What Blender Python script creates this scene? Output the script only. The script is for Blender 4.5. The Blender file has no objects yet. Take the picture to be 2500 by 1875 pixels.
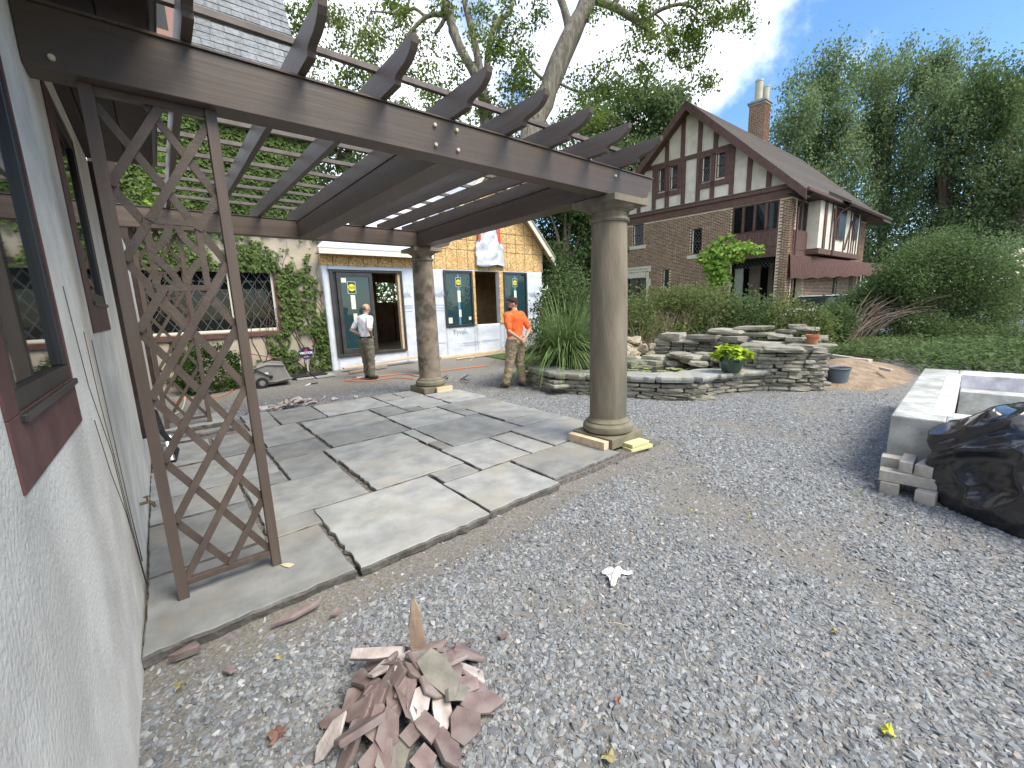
import bpy, bmesh, math, random
import numpy as np
from mathutils import Vector, Matrix, noise as mn

random.seed(7); rng = np.random.default_rng(11)
SC = bpy.context.scene
COL = SC.collection
R = math.radians

# ------------------------------------------------------------------ camera
FPX, CX, CY, EYE = 1030.37, 1250.0, 937.5, 1.6
def cam_axes(yaw, pitch, roll):
    f = Vector((math.cos(yaw)*math.cos(pitch), math.sin(yaw)*math.cos(pitch), -math.sin(pitch)))
    r = Vector((math.sin(yaw), -math.cos(yaw), 0)); d = f.cross(r)
    c, s = math.cos(roll), math.sin(roll)
    return c*r+s*d, -s*r+c*d, f
AX = cam_axes(R(50.689), R(10.391), R(1.969))
cam = bpy.data.cameras.new('camera'); cam.sensor_width = 36; cam.lens = FPX/2500*36
cam.clip_start = 0.05; cam.clip_end = 600
co = bpy.data.objects.new('camera', cam); COL.objects.link(co)
co.matrix_world = Matrix(((AX[0].x, -AX[1].x, -AX[2].x, 0), (AX[0].y, -AX[1].y, -AX[2].y, 0),
                          (AX[0].z, -AX[1].z, -AX[2].z, EYE), (0, 0, 0, 1)))
SC.camera = co
def ray(px, py):
    return AX[0]*((px-CX)/FPX) + AX[1]*((py-CY)/FPX) + AX[2]
def at(px, py, ax=2, v=0.0):
    'the place where the sight line of a point of the photograph meets the plane ax = v'
    o = Vector((0, 0, EYE)); d = ray(px, py)
    return o + d*((v-o[ax])/d[ax])
def atd(px, py, depth):
    return Vector((0, 0, EYE)) + ray(px, py)*depth

# ------------------------------------------------------------------ sky, sun, exposure
SC.view_settings.view_transform = 'Standard'; SC.view_settings.look = 'None'
SC.view_settings.exposure = 1.5; SC.view_settings.gamma = 1
SUN_EL, SUN_AZ = R(54), R(-70)      # azimuth measured from +X towards +Y
W = bpy.data.worlds.new('World'); SC.world = W; W.use_nodes = True
wn = W.node_tree.nodes; wl = W.node_tree.links; wn.clear()
wo = wn.new('ShaderNodeOutputWorld'); bg = wn.new('ShaderNodeBackground'); bg2 = wn.new('ShaderNodeBackground')
sky = wn.new('ShaderNodeTexSky'); sky.sky_type = 'NISHITA'; sky.sun_disc = False
sky.sun_elevation = SUN_EL; sky.sun_rotation = math.pi/2 - SUN_AZ
sky.air_density = 1.0; sky.dust_density = 0.6; sky.ozone_density = 2.2
bg.inputs['Strength'].default_value = 0.092
bg2.inputs['Strength'].default_value = 0.78
mix = wn.new('ShaderNodeMixShader'); tc = wn.new('ShaderNodeTexCoord')
hs_ = wn.new('ShaderNodeHueSaturation'); hs_.inputs['Saturation'].default_value = 1.2; wl.new(sky.outputs[0], hs_.inputs['Color']); wl.new(hs_.outputs[0], bg.inputs[0])
def wmath(op, a, b=None, c=None, clamp=False):
    n = wn.new('ShaderNodeMath'); n.operation = op; n.use_clamp = clamp
    for i, x in enumerate((a, b, c)):
        if x is None: continue
        if isinstance(x, (int, float)): n.inputs[i].default_value = x
        else: wl.new(x, n.inputs[i])
    return n.outputs[0]
mask = None
for (px, py, r, amp) in ((1470, 190, .20, 1.25), (1330, 60, .17, .95), (1650, 60, .15, 1.0), (1800, -10, .13, .95), (1730, 120, .09, .75), (780, 90, .25, 1.05),
                    (600, 40, .2, 1.0), (1130, 260, .2, .9), (1700, 190, .07, .45), (1900, 345, .05, .42), (2060, 120, .07, .36), (1540, 260, .16, .8),
                    (-900, 300, .5, .9), (1300, -900, .35, .8), (None, (-.6, -.6, .55), .75, 1.0), (None, (.1, -.95, .6), .4, .8), (None, (-.9, .2, .5), .5, .8)):  # entries without pixels: unseen clouds behind the camera, added for neutral fill light
    c = Vector(py).normalized() if px is None else ray(px, py).normalized()
    vm = wn.new('ShaderNodeVectorMath'); vm.operation = 'DISTANCE'
    wl.new(tc.outputs['Generated'], vm.inputs[0]); vm.inputs[1].default_value = c
    m = wmath('MULTIPLY', wmath('SUBTRACT', 1.0, wmath('DIVIDE', vm.outputs['Value'], r*1.6), clamp=True), amp)
    mask = m if mask is None else wmath('MAXIMUM', mask, m)
nz = wn.new('ShaderNodeTexNoise'); nz.inputs['Scale'].default_value = 4.2; nz.inputs['Detail'].default_value = 9
nz.inputs['Roughness'].default_value = 0.58; wl.new(tc.outputs['Generated'], nz.inputs['Vector'])
dens = wmath('ADD', wmath('MULTIPLY', mask, 0.85), wmath('MULTIPLY', wmath('SUBTRACT', nz.outputs[0], 0.5), 1.45))
mr = wn.new('ShaderNodeMapRange'); mr.interpolation_type = 'SMOOTHSTEP'
mr.inputs['From Min'].default_value = 0.24; mr.inputs['From Max'].default_value = 0.58
wl.new(dens, mr.inputs['Value'])
cr = wn.new('ShaderNodeValToRGB')
cr.color_ramp.elements[0].position = .25; cr.color_ramp.elements[0].color = (.62, .72, .88, 1)
cr.color_ramp.elements[1].position = .75; cr.color_ramp.elements[1].color = (1, 1, 1, 1)
wl.new(nz.outputs[0], cr.inputs[0]); wl.new(cr.outputs[0], bg2.inputs[0])
wl.new(mr.outputs[0], mix.inputs[0]); wl.new(bg.outputs[0], mix.inputs[1]); wl.new(bg2.outputs[0], mix.inputs[2])
wl.new(mix.outputs[0], wo.inputs[0])
sun = bpy.data.lights.new('sun', 'SUN'); sun.energy = 2.0; sun.angle = R(32); sun.color = (1, .92, .78)
so = bpy.data.objects.new('sun', sun); COL.objects.link(so)
sd = Vector((math.cos(SUN_AZ)*math.cos(SUN_EL), math.sin(SUN_AZ)*math.cos(SUN_EL), math.sin(SUN_EL)))
so.rotation_euler = sd.to_track_quat('Z', 'Y').to_euler(); so.location = (0, 0, 30)

# ------------------------------------------------------------------ materials
MATS = {}
def M(name, c1, c2=None, scale=4, detail=5, rough=.75, bump=0., bscale=None, spec=.3, metal=0., stretch=(1, 1, 1),
      c3=None, s3=.6, ramp=(.38, .62), ramp3=(.45, .7), rc=0., trans=0., alpha=None, bdist=.01, bdetail=6, vor=None, coord='Object',
      emit=None, coat=0.):
    if name in MATS: return MATS[name]
    m = bpy.data.materials.new(name); m.use_nodes = True; n = m.node_tree.nodes; l = m.node_tree.links
    b = n['Principled BSDF']; b.inputs['Roughness'].default_value = rough; b.inputs['Metallic'].default_value = metal
    b.inputs['Specular IOR Level'].default_value = spec; b.inputs['Coat Weight'].default_value = coat
    t = n.new('ShaderNodeTexCoord'); mp = n.new('ShaderNodeMapping'); mp.inputs['Scale'].default_value = stretch
    l.new(t.outputs[coord], mp.inputs[0])
    def noise(sc, det=detail, ro=.55):
        x = n.new('ShaderNodeTexNoise'); x.inputs['Scale'].default_value = sc; x.inputs['Detail'].default_value = det
        x.inputs['Roughness'].default_value = ro; l.new(mp.outputs[0], x.inputs['Vector']); return x
    def rampn(src, lo, hi, ca, cb):
        r = n.new('ShaderNodeValToRGB'); e = r.color_ramp.elements
        e[0].position = lo; e[1].position = hi; e[0].color = (*ca, 1); e[1].color = (*cb, 1); l.new(src, r.inputs[0]); return r.outputs[0]
    if c2 is None: c2 = tuple(min(1, x*1.12) for x in c1)
    if vor:
        v = n.new('ShaderNodeTexVoronoi'); v.inputs['Scale'].default_value = vor; l.new(mp.outputs[0], v.inputs['Vector'])
        sx = n.new('ShaderNodeSeparateColor'); l.new(v.outputs['Color'], sx.inputs[0]); col = rampn(sx.outputs[0], *ramp, c1, c2)
    else:
        col = rampn(noise(scale).outputs[0], *ramp, c1, c2)
    def mixc(fac, a, bcol):
        x = n.new('ShaderNodeMix'); x.data_type = 'RGBA'
        if isinstance(fac, float): x.inputs[0].default_value = fac
        else: l.new(fac, x.inputs[0])
        l.new(a, x.inputs[6])
        if isinstance(bcol, tuple): x.inputs[7].default_value = (*bcol, 1)
        else: l.new(bcol, x.inputs[7])
        return x.outputs[2]
    if c3 is not None:
        f = rampn(noise(s3, 4, .6).outputs[0], *ramp3, (0, 0, 0), (1, 1, 1)); col = mixc(f, col, tuple(c3))
    if rc:
        a = n.new('ShaderNodeAttribute'); a.attribute_name = 'rc'
        mu = n.new('ShaderNodeMapRange'); mu.inputs['To Min'].default_value = 1-rc; mu.inputs['To Max'].default_value = 1+rc
        l.new(a.outputs['Fac'], mu.inputs[0])
        h = n.new('ShaderNodeHueSaturation'); l.new(mu.outputs[0], h.inputs['Value']); l.new(col, h.inputs['Color']); col = h.outputs[0]
    l.new(col, b.inputs['Base Color'])
    if bump:
        bp = n.new('ShaderNodeBump'); bp.inputs['Strength'].default_value = bump; bp.inputs['Distance'].default_value = bdist
        l.new(noise(bscale or scale*4, bdetail).outputs[0], bp.inputs['Height']); l.new(bp.outputs[0], b.inputs['Normal'])
    if emit:
        b.inputs['Emission Color'].default_value = (*emit, 1); b.inputs['Emission Strength'].default_value = 1
    if trans:
        tr = n.new('ShaderNodeBsdfTranslucent'); l.new(col, tr.inputs[0]); mx = n.new('ShaderNodeMixShader'); mx.inputs[0].default_value = trans
        l.new(b.outputs[0], mx.inputs[1]); l.new(tr.outputs[0], mx.inputs[2]); l.new(mx.outputs[0], n['Material Output'].inputs[0])
    m.diffuse_color = (*c1, 1)
    MATS[name] = m; return m
def glass_mat(name, tint=(.85, .95, .95), rough=.02, refl=.35, body=(.02, .03, .03), see=.6):
    'window glass: part mirror, part see-through'
    if name in MATS: return MATS[name]
    m = bpy.data.materials.new(name); m.use_nodes = True; n = m.node_tree.nodes; l = m.node_tree.links
    b = n['Principled BSDF']; b.inputs['Base Color'].default_value = (*body, 1); b.inputs['Roughness'].default_value = rough
    b.inputs['Specular IOR Level'].default_value = .8; b.inputs['Coat Weight'].default_value = refl
    tr = n.new('ShaderNodeBsdfTransparent'); tr.inputs[0].default_value = (*tint, 1); mx = n.new('ShaderNodeMixShader')
    mx.inputs[0].default_value = see; l.new(b.outputs[0], mx.inputs[1]); l.new(tr.outputs[0], mx.inputs[2])
    l.new(mx.outputs[0], n['Material Output'].inputs[0]); MATS[name] = m; return m

# ------------------------------------------------------------------ mesh builder
WL = {}
class MB:
    def __init__(s, fr=None): s.v = []; s.f = []; s.mi = []; s.rc = []; s.fr = fr; s.m = 0
    def add(s, vs, fs, mi=None):
        o = len(s.v); r = random.random()
        if s.fr: vs = [s.fr(*p) for p in vs]
        s.v += [tuple(p) for p in vs]
        for f in fs: s.f.append(tuple(i+o for i in f)); s.mi.append(s.m if mi is None else mi); s.rc.append(r)
        return s
    def box(s, x0, x1, y0, y1, z0, z1, mi=None):
        vs = [(x, y, z) for z in (z0, z1) for y in (y0, y1) for x in (x0, x1)]
        return s.add(vs, [(0, 2, 3, 1), (4, 5, 7, 6), (0, 1, 5, 4), (1, 3, 7, 5), (3, 2, 6, 7), (2, 0, 4, 6)], mi)
    def bar(s, p0, p1, w, h, up=(0, 0, 1), mi=None):
        p0 = Vector(p0); p1 = Vector(p1); d = (p1-p0).normalized(); u = Vector(up); a = d.cross(u).normalized(); b = a.cross(d).normalized()
        vs = [p+a*(w/2*i)+b*(h/2*j) for p in (p0, p1) for (i, j) in ((-1, -1), (1, -1), (1, 1), (-1, 1))]
        return s.add(vs, [(0, 3, 2, 1), (4, 5, 6, 7), (0, 1, 5, 4), (1, 2, 6, 5), (2, 3, 7, 6), (3, 0, 4, 7)], mi)
    def prism(s, poly, fn, c0, c1, mi=None):
        n = len(poly); vs = [fn(a, b, c0) for a, b in poly]+[fn(a, b, c1) for a, b in poly]
        return s.add(vs, [tuple(range(n))[::-1], tuple(range(n, 2*n))]+[(i, (i+1) % n, n+(i+1) % n, n+i) for i in range(n)], mi)
    def tube(s, pts, rad, n=8, mi=None, cap=True):
        pts = [Vector(p) for p in pts]; N = len(pts)
        if not hasattr(rad, '__len__'): rad = [rad]*N
        vs = []; a = None
        for i, p in enumerate(pts):
            d = (pts[min(i+1, N-1)]-pts[max(i-1, 0)]).normalized()
            if a is None: a = d.orthogonal().normalized()
            else:
                a = (a-d*a.dot(d)); a = a.normalized() if a.length > 1e-6 else d.orthogonal().normalized()
            b = d.cross(a)
            vs += [p+(a*math.cos(t)+b*math.sin(t))*rad[i] for t in (2*math.pi*k/n for k in range(n))]
        fs = [(i*n+k, i*n+(k+1) % n, (i+1)*n+(k+1) % n, (i+1)*n+k) for i in range(N-1) for k in range(n)]
        if cap: fs += [tuple(range(n))[::-1], tuple(range((N-1)*n, N*n))]
        return s.add(vs, fs, mi)
    def capsule(s, p0, p1, r0, r1, n=12, sq=(1, 1), mi=None):
        p0 = Vector(p0); p1 = Vector(p1); L = (p1-p0).length; d = (p1-p0)/L if L > 1e-6 else Vector((0, 0, 1))
        a = d.cross(Vector((0, 1, 0))); a = a.normalized() if a.length > .1 else Vector((1, 0, 0)); b = d.cross(a)
        vs = []; rings = []
        for t in (-80, -55, -30, 0): rings.append((p0+d*r0*math.sin(R(t)), r0*math.cos(R(t))))
        for t in (0, 30, 55, 80): rings.append((p1+d*r1*math.sin(R(t)), r1*math.cos(R(t))))
        for c, r in rings: vs += [c+a*(math.cos(q)*r*sq[0])+b*(math.sin(q)*r*sq[1]) for q in (2*math.pi*k/n for k in range(n))]
        N = len(rings)
        fs = [(i*n+k, i*n+(k+1) % n, (i+1)*n+(k+1) % n, (i+1)*n+k) for i in range(N-1) for k in range(n)]
        fs += [tuple(range(n))[::-1], tuple(range((N-1)*n, N*n))]
        return s.add(vs, fs, mi)
    def ell(s, c, r, n=12, mi=None):
        vs = []; m = n//2+1
        for i in range(1, m):
            t = math.pi*i/m
            vs += [(c[0]+r[0]*math.sin(t)*math.cos(q), c[1]+r[1]*math.sin(t)*math.sin(q), c[2]+r[2]*math.cos(t)) for q in (2*math.pi*k/n for k in range(n))]
        N = m-1; vs += [(c[0], c[1], c[2]+r[2]), (c[0], c[1], c[2]-r[2])]
        fs = [(i*n+k, (i+1)*n+k, (i+1)*n+(k+1) % n, i*n+(k+1) % n) for i in range(N-1) for k in range(n)]
        fs += [(N*n, k, (k+1) % n) for k in range(n)]+[(N*n+1, (N-1)*n+(k+1) % n, (N-1)*n+k) for k in range(n)]
        return s.add(vs, fs, mi)
    def lathe(s, prof, cx, cy, n=40, mi=None):
        vs = [(cx+r*math.cos(q), cy+r*math.sin(q), z) for r, z in prof for q in (2*math.pi*k/n for k in range(n))]; N = len(prof)
        fs = [(i*n+k, i*n+(k+1) % n, (i+1)*n+(k+1) % n, (i+1)*n+k) for i in range(N-1) for k in range(n)]
        fs += [tuple(range(n))[::-1], tuple(range((N-1)*n, N*n))]
        return s.add(vs, fs, mi)
    def build(s, name, mats, parent=None, smooth=False, bevel=0, seg=2, kind=None, label=None, fix=True):
        me = bpy.data.meshes.new(name); base = WL.get(parent, Vector((0, 0, 0))) if parent else Vector((0, 0, 0))
        me.from_pydata([(p[0]-base[0], p[1]-base[1], p[2]-base[2]) for p in s.v], [], s.f)
        if not isinstance(mats, (list, tuple)): mats = [mats]
        for m in mats: me.materials.append(m)
        me.polygons.foreach_set('material_index', s.mi)
        a = me.attributes.new('rc', 'FLOAT', 'FACE'); a.data.foreach_set('value', s.rc)
        if fix and len(s.f) < 60000:
            bm = bmesh.new(); bm.from_mesh(me); bmesh.ops.recalc_face_normals(bm, faces=bm.faces); bm.to_mesh(me); bm.free()
        if smooth: me.polygons.foreach_set('use_smooth', [True]*len(me.polygons))
        o = bpy.data.objects.new(name, me); COL.objects.link(o)
        if parent: o.parent = parent
        WL[o] = base.copy()
        if bevel:
            b = o.modifiers.new('bevel', 'BEVEL'); b.width = bevel; b.segments = seg; b.limit_method = 'ANGLE'; b.angle_limit = R(40)
        if smooth == 'auto': shade_auto(o)
        if kind: o['kind'] = kind
        if label: o['label'] = label
        return o
def shade_auto(o, ang=35):
    me = o.data; bm = bmesh.new(); bm.from_mesh(me)
    for e in bm.edges:
        e.smooth = not (len(e.link_faces) == 2 and e.calc_face_angle(0) > R(ang))
    for f in bm.faces: f.smooth = True
    bm.to_mesh(me); bm.free()
def thing(name, label, cat, loc=(0, 0, 0), group=None, kind=None):
    o = bpy.data.objects.new(name, None); COL.objects.link(o); o.location = loc; o.empty_display_size = .2
    WL[o] = Vector(loc); tag(o, label, cat, group, kind); return o
def tag(o, label=None, cat=None, group=None, kind=None):
    if label: o['label'] = label
    if cat: o['category'] = cat
    if group: o['group'] = group
    if kind: o['kind'] = kind
    return o
def copy_tree(o, parent=None):
    c = o.copy(); COL.objects.link(c)
    if parent: c.parent = parent
    for ch in list(o.children): copy_tree(ch, c)
    return c
def eval_alone(o):
    'the mesh of one object with its modifiers, worked out in a scratch scene of its own'
    ts = bpy.data.scenes.new('scratch'); ts.collection.objects.link(o)
    with bpy.context.temp_override(scene=ts, view_layer=ts.view_layers[0]):
        dg = bpy.context.evaluated_depsgraph_get(); dg.update(); me = bpy.data.meshes.new_from_object(o.evaluated_get(dg))
    ts.collection.objects.unlink(o); bpy.data.scenes.remove(ts); return me
def remesh(o, vox, smooth_it=6, fac=.5):
    m = o.modifiers.new('r', 'REMESH'); m.mode = 'VOXEL'; m.voxel_size = vox
    if smooth_it:
        sm = o.modifiers.new('s', 'SMOOTH'); sm.iterations = smooth_it; sm.factor = fac
    me = eval_alone(o); mats = list(o.data.materials)
    o.modifiers.clear(); old = o.data; o.data = me; me.materials.clear()
    for x in mats: me.materials.append(x)
    me.polygons.foreach_set('material_index', [0]*len(me.polygons))
    me.polygons.foreach_set('use_smooth', [True]*len(me.polygons)); bpy.data.meshes.remove(old); return o
def displace(o, fn):
    me = o.data; N = len(me.vertices); co = np.empty(N*3, np.float32); no = np.empty(N*3, np.float32)
    me.vertices.foreach_get('co', co); me.vertex_normals.foreach_get('vector', no); co = co.reshape(-1, 3); no = no.reshape(-1, 3)
    out = np.array([fn(Vector(c), Vector(n))[:] for c, n in zip(co.tolist(), no.tolist())], np.float32); me.vertices.foreach_set('co', out.ravel()); me.update()
def np_mesh(name, V, nper, mat, parent=None, rc=None, kind=None):
    'V: (N, nper, 3) polygons'
    N = V.shape[0]; me = bpy.data.meshes.new(name)
    base = WL.get(parent, Vector((0, 0, 0))) if parent else Vector((0, 0, 0))
    V = V.reshape(-1, 3)-np.array(base[:])
    me.vertices.add(N*nper); me.vertices.foreach_set('co', V.astype(np.float32).ravel())
    me.loops.add(N*nper); me.loops.foreach_set('vertex_index', np.arange(N*nper, dtype=np.int32))
    me.polygons.add(N); me.polygons.foreach_set('loop_start', np.arange(0, N*nper, nper, dtype=np.int32))
    me.polygons.foreach_set('loop_total', np.full(N, nper, dtype=np.int32))
    me.materials.append(mat); me.update(calc_edges=True)
    a = me.attributes.new('rc', 'FLOAT', 'FACE'); a.data.foreach_set('value', (rng.random(N) if rc is None else rc).astype(np.float32))
    o = bpy.data.objects.new(name, me); COL.objects.link(o); WL[o] = base.copy()
    if parent: o.parent = parent
    if kind: o['kind'] = kind
    return o
def leaf_polys(P, size, up=.5, droop=0., shape='diamond', aspect=.55, nrm=None, tilt=.6):
    'leaf blades at points P, each its own small polygon'
    N = len(P); n = rng.normal(size=(N, 3))
    if nrm is not None: n = nrm+n*tilt
    else: n[:, 2] += up*2.5
    n /= np.linalg.norm(n, axis=1)[:, None]
    d = rng.normal(size=(N, 3)); d[:, 2] -= droop*3; d -= n*(d*n).sum(1)[:, None]; d /= np.linalg.norm(d, axis=1)[:, None]
    w = np.cross(n, d); s = (size*(.6+.8*rng.random(N)))[:, None]
    if shape == 'diamond': pts = ((0, 0), (.45, aspect/2), (1, 0), (.4, -aspect/2))
    elif shape == 'ivy': pts = ((0, 0), (-.12, .32), (.28, .55), (.42, .25), (1, 0), (.42, -.25), (.28, -.55), (-.12, -.32))
    else: pts = ((0, 0), (.3, aspect/2), (.8, aspect*.35), (1, 0), (.8, -aspect*.35), (.3, -aspect/2))
    V = np.stack([P+s*(a*d+b*w) for a, b in pts], axis=1)
    V[:, 0] += 0
    if shape != 'diamond': V += n[:, None, :]*(s[:, :, None]*0.0)
    return V, len(pts)
def gz(x, y):
    z = -.05
    if y > 9.0: z += .11*min(1, (y-9.0)/2.6)
    if x > 11 and y < 20: z += min(.25, (x-11)*.02)
    return z

# ------------------------------------------------------------------ palette
brown = M('brown painted timber', (.078, .058, .046), (.105, .080, .064), scale=9, stretch=(1, 1, 1), rough=.5, bump=.25, bscale=60, c3=(.066, .051, .042), s3=1.6, rc=.1, spec=.4)
dbrown = M('dark brown boards', (.026, .017, .014), (.045, .028, .024), scale=6, rough=.55, rc=.25)
maroon = M('maroon trim', (.10, .045, .04), (.145, .07, .062), scale=7, rough=.55, bump=.1, rc=.12)
stucco = M('weathered stucco', (.66, .62, .54), (.82, .78, .69), scale=3.0, stretch=(1, 1, .8), rough=.9, bump=.45, bscale=70, bdist=.02, c3=(.56, .53, .47), s3=1.7, ramp=(.36, .62), ramp3=(.5, .72), detail=12)
stucco2 = M('tan stucco', (.36, .31, .24), (.48, .42, .34), scale=1.7, rough=.9, bump=.5, bscale=40, c3=(.27, .25, .2), s3=.8)
flag = M('bluestone flag', (.215, .222, .218), (.325, .33, .318), scale=4.2, rough=.75, bump=.4, bscale=9, bdist=.014, c3=(.30, .285, .24), s3=1.7, rc=.22, detail=10, ramp=(.36, .66), ramp3=(.5, .72))
flag_d = M('bluestone broken edge', (.10, .095, .085), (.19, .175, .16), scale=12, rough=.9, bump=.8, bscale=35)
sand = M('column sandstone', (.165, .14, .102), (.24, .205, .155), scale=7, stretch=(1, 1, .22), rough=.85, bump=.6, bscale=60, c3=(.125, .118, .09), s3=2.6, ramp3=(.42, .62), detail=10)
sand_d = M('damp sandstone base', (.155, .145, .10), (.21, .19, .14), scale=5, rough=.8, bump=.3, bscale=50)
pine = M('fresh pine', (.55, .42, .27), (.66, .53, .37), scale=3, stretch=(1, 6, 6), rough=.7, rc=.1)
treated = M('treated pine', (.52, .50, .24), (.62, .6, .34), scale=4, stretch=(1, 6, 6), rough=.7, rc=.1)
osb_l = M('strand board', (.36, .21, .075), (.78, .54, .26), vor=22, stretch=(1, 1, 1.6), ramp=(.05, .95), rough=.8, c3=(.46, .29, .12), s3=2.5, ramp3=(.5, .8))
wrap = M('white housewrap', (.52, .56, .63), (.62, .66, .72), scale=1.4, rough=.55, bump=.6, bscale=4, bdist=.03, spec=.35)
wrapin = M('housewrap print', (.38, .42, .50), rough=.7)
cream = M('cream painted board', (.62, .60, .50), (.68, .66, .56), scale=3, rough=.5)
black = M('black painted frame', (.018, .018, .019), (.028, .028, .03), rough=.35, spec=.5)
bronze = M('dark bronze frame', (.035, .033, .03), (.05, .047, .043), rough=.35, spec=.5)
conc = M('cast concrete', (.33, .34, .32), (.50, .505, .48), scale=5, rough=.85, bump=.6, bscale=25, c3=(.27, .275, .255), s3=2.6, detail=12, ramp=(.4, .6), ramp3=(.48, .66))
conc_w = M('whitewashed concrete', (.50, .49, .53), (.70, .69, .74), scale=7, rough=.8, bump=.4, c3=(.42, .42, .42), s3=4, ramp3=(.52, .62))
blk = M('grey stone offcut block', (.40, .37, .33), (.50, .47, .43), scale=14, rough=.85, bump=.3, c3=(.27, .25, .22), s3=6, rc=.12)
red = M('red sandstone', (.165, .12, .115), (.265, .205, .195), scale=9, rough=.85, bump=.4, bscale=40, bdist=.006, rc=.25, c3=(.24, .205, .195), s3=7)
grey_sh = M('grey green shale', (.17, .165, .14), (.26, .245, .21), scale=10, rough=.8, bump=.4, bscale=40)
pale_sh = M('pale top-lit stone', (.36, .31, .29), (.52, .47, .45), scale=14, rough=.85, bump=.4, bscale=50)  # pale colour puts top-lit brightness into the offcuts
plast = M('black plastic sheeting', (.010, .010, .012), (.016, .016, .019), rough=.26, spec=.6, bump=.12, bscale=9, bdist=.02, coat=.3)
soil = M('soil', (.10, .075, .05), (.17, .13, .09), scale=6, rough=.95, bump=.8, bscale=22, bdist=.03, c3=(.075, .09, .035), s3=.7)
tandirt = M('tan dirt', (.21, .155, .105), (.31, .235, .165), scale=5, rough=.95, bump=.8, bscale=18, bdist=.04)
grassm = M('lawn', (.10, .18, .03), (.17, .27, .05), scale=9, rough=.9, bump=.8, bscale=60, bdist=.04, rc=.3, c3=(.12, .16, .05), s3=.9)
lead = M('lead came', (.12, .125, .13), rough=.5, metal=.4)
gl_dark = glass_mat('old window glass', see=.7, body=(.01, .012, .012), refl=.1)
gl_teal = glass_mat('new window glass', tint=(.32, .5, .55), body=(.025, .07, .085), see=.35, refl=.3)
dark = M('dark interior', (.012, .010, .009), (.022, .018, .016), rough=.95)  # near-black colour stands in for the shade of unlit interiors
barkm = M('maple bark', (.11, .098, .078), (.215, .195, .16), scale=5, stretch=(1.6, 1.6, .35), rough=.95, bump=1., bscale=9, bdist=.05)
barkd = M('dark bark', (.06, .05, .038), (.11, .09, .07), scale=8, rough=.95, bump=.8, bscale=12)
def timber_m(nm, st):
    return M(nm, (.088, .065, .052), (.110, .084, .068), scale=11, stretch=st, rough=.5, bump=.22, bscale=26, bdist=.008, c3=(.080, .062, .051), s3=.8, rc=.08, spec=.4, detail=9)
brown_x = timber_m('brown timber grain along x', (.10, 1.6, 1.6)); brown_y = timber_m('brown timber grain along y', (1.6, .10, 1.6)); brown_z = timber_m('brown timber grain upright', (1.6, 1.6, .10))
def leafm(name, a, b, rc=.35, tr=.35, sc=.35): return M(name, a, b, scale=sc, rough=.6, rc=rc, trans=tr, spec=.14, ramp=(.35, .65))
L_maple = leafm('maple leaf', (.08, .13, .022), (.17, .225, .05), tr=.5)
L_dark = leafm('dark broadleaf', (.035, .065, .02), (.08, .125, .035))
L_mid = leafm('mid green leaf', (.085, .14, .048), (.155, .215, .09), tr=.5)
L_will = leafm('hazy drooping leaf', (.125, .19, .085), (.205, .275, .14), tr=.55)  # leaf colour made paler to stand in for haze over the far trees
L_shrub = leafm('shrub leaf', (.12, .16, .05), (.215, .25, .10), tr=.5)
L_ivy = leafm('ivy leaf', (.045, .08, .018), (.105, .15, .042), tr=.2, rc=.45)
L_lime = leafm('lime leaf', (.25, .38, .03), (.45, .55, .06), sc=6)
L_vine = leafm('grape vine leaf', (.10, .19, .03), (.22, .34, .06), sc=1)
L_blade = leafm('grass blade', (.11, .175, .055), (.21, .29, .12), sc=3)
L_yew = leafm('yew sprig', (.02, .055, .012), (.055, .115, .02), sc=2)
slate = M('roof slate', (.14, .155, .17), (.22, .235, .25), scale=12, rough=.6, rc=.18, bump=.3)
shingle = M('asphalt shingle', (.085, .075, .068), (.125, .112, .10), scale=22, rough=.9, bump=.5, bscale=90, rc=.12)
brickm = M('brown brick', (.13, .068, .04), (.215, .118, .072), scale=6, rough=.9, rc=.35)
mortar = M('cream mortar', (.58, .49, .375), (.68, .59, .46), scale=6, rough=.95)
plaster = M('cream render', (.60, .56, .46), (.70, .66, .56), scale=2.5, rough=.9, bump=.3, bscale=30, c3=(.53, .49, .41), s3=2)
hbrown = M('oxblood timber', (.095, .052, .042), (.125, .07, .058), scale=6, rough=.6, rc=.1)
lime = M('limestone', (.52, .48, .39), (.62, .58, .49), scale=8, rough=.85, bump=.3)
fieldst = M('ledge stone', (.20, .195, .16), (.33, .32, .27), scale=6, rough=.85, bump=.7, bscale=22, bdist=.012, rc=.25, c3=(.26, .23, .17), s3=3)
tanrock = M('tan rubble', (.33, .27, .20), (.47, .40, .31), scale=5, rough=.9, bump=.7, bscale=18, rc=.2)

# ------------------------------------------------------------------ ground
def grid_sheet(name, xs, ys, zf, mat, keep=None, kind='structure', attrs=None, smooth=True):
    me = bpy.data.meshes.new(name); nx, ny = len(xs), len(ys)
    v = [(x, y, zf(x, y)) for y in ys for x in xs]
    f = [(j*nx+i, j*nx+i+1, (j+1)*nx+i+1, (j+1)*nx+i) for j in range(ny-1) for i in range(nx-1)
         if keep is None or keep((xs[i]+xs[i+1])/2, (ys[j]+ys[j+1])/2)]
    me.from_pydata(v, [], f); me.materials.append(mat)
    for k, fn in (attrs or {}).items():
        a = me.attributes.new(k, 'FLOAT', 'POINT'); a.data.foreach_set('value', [fn(p[0], p[1]) for p in v])
    if smooth: me.polygons.foreach_set('use_smooth', [True]*len(me.polygons))
    o = bpy.data.objects.new(name, me); COL.objects.link(o); o['kind'] = kind; WL[o] = Vector((0, 0, 0)); return o
def lin(a, b, st): return list(np.arange(a, b-1e-6, st))+[b]
gx = [-250, -120, -60, -30, -15]+lin(-8, 40, .8)+[50, 70, 110, 180, 300]
gy = [-250, -120, -60, -30, -15]+lin(-8, 40, .8)+[50, 70, 110, 180, 300]
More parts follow.
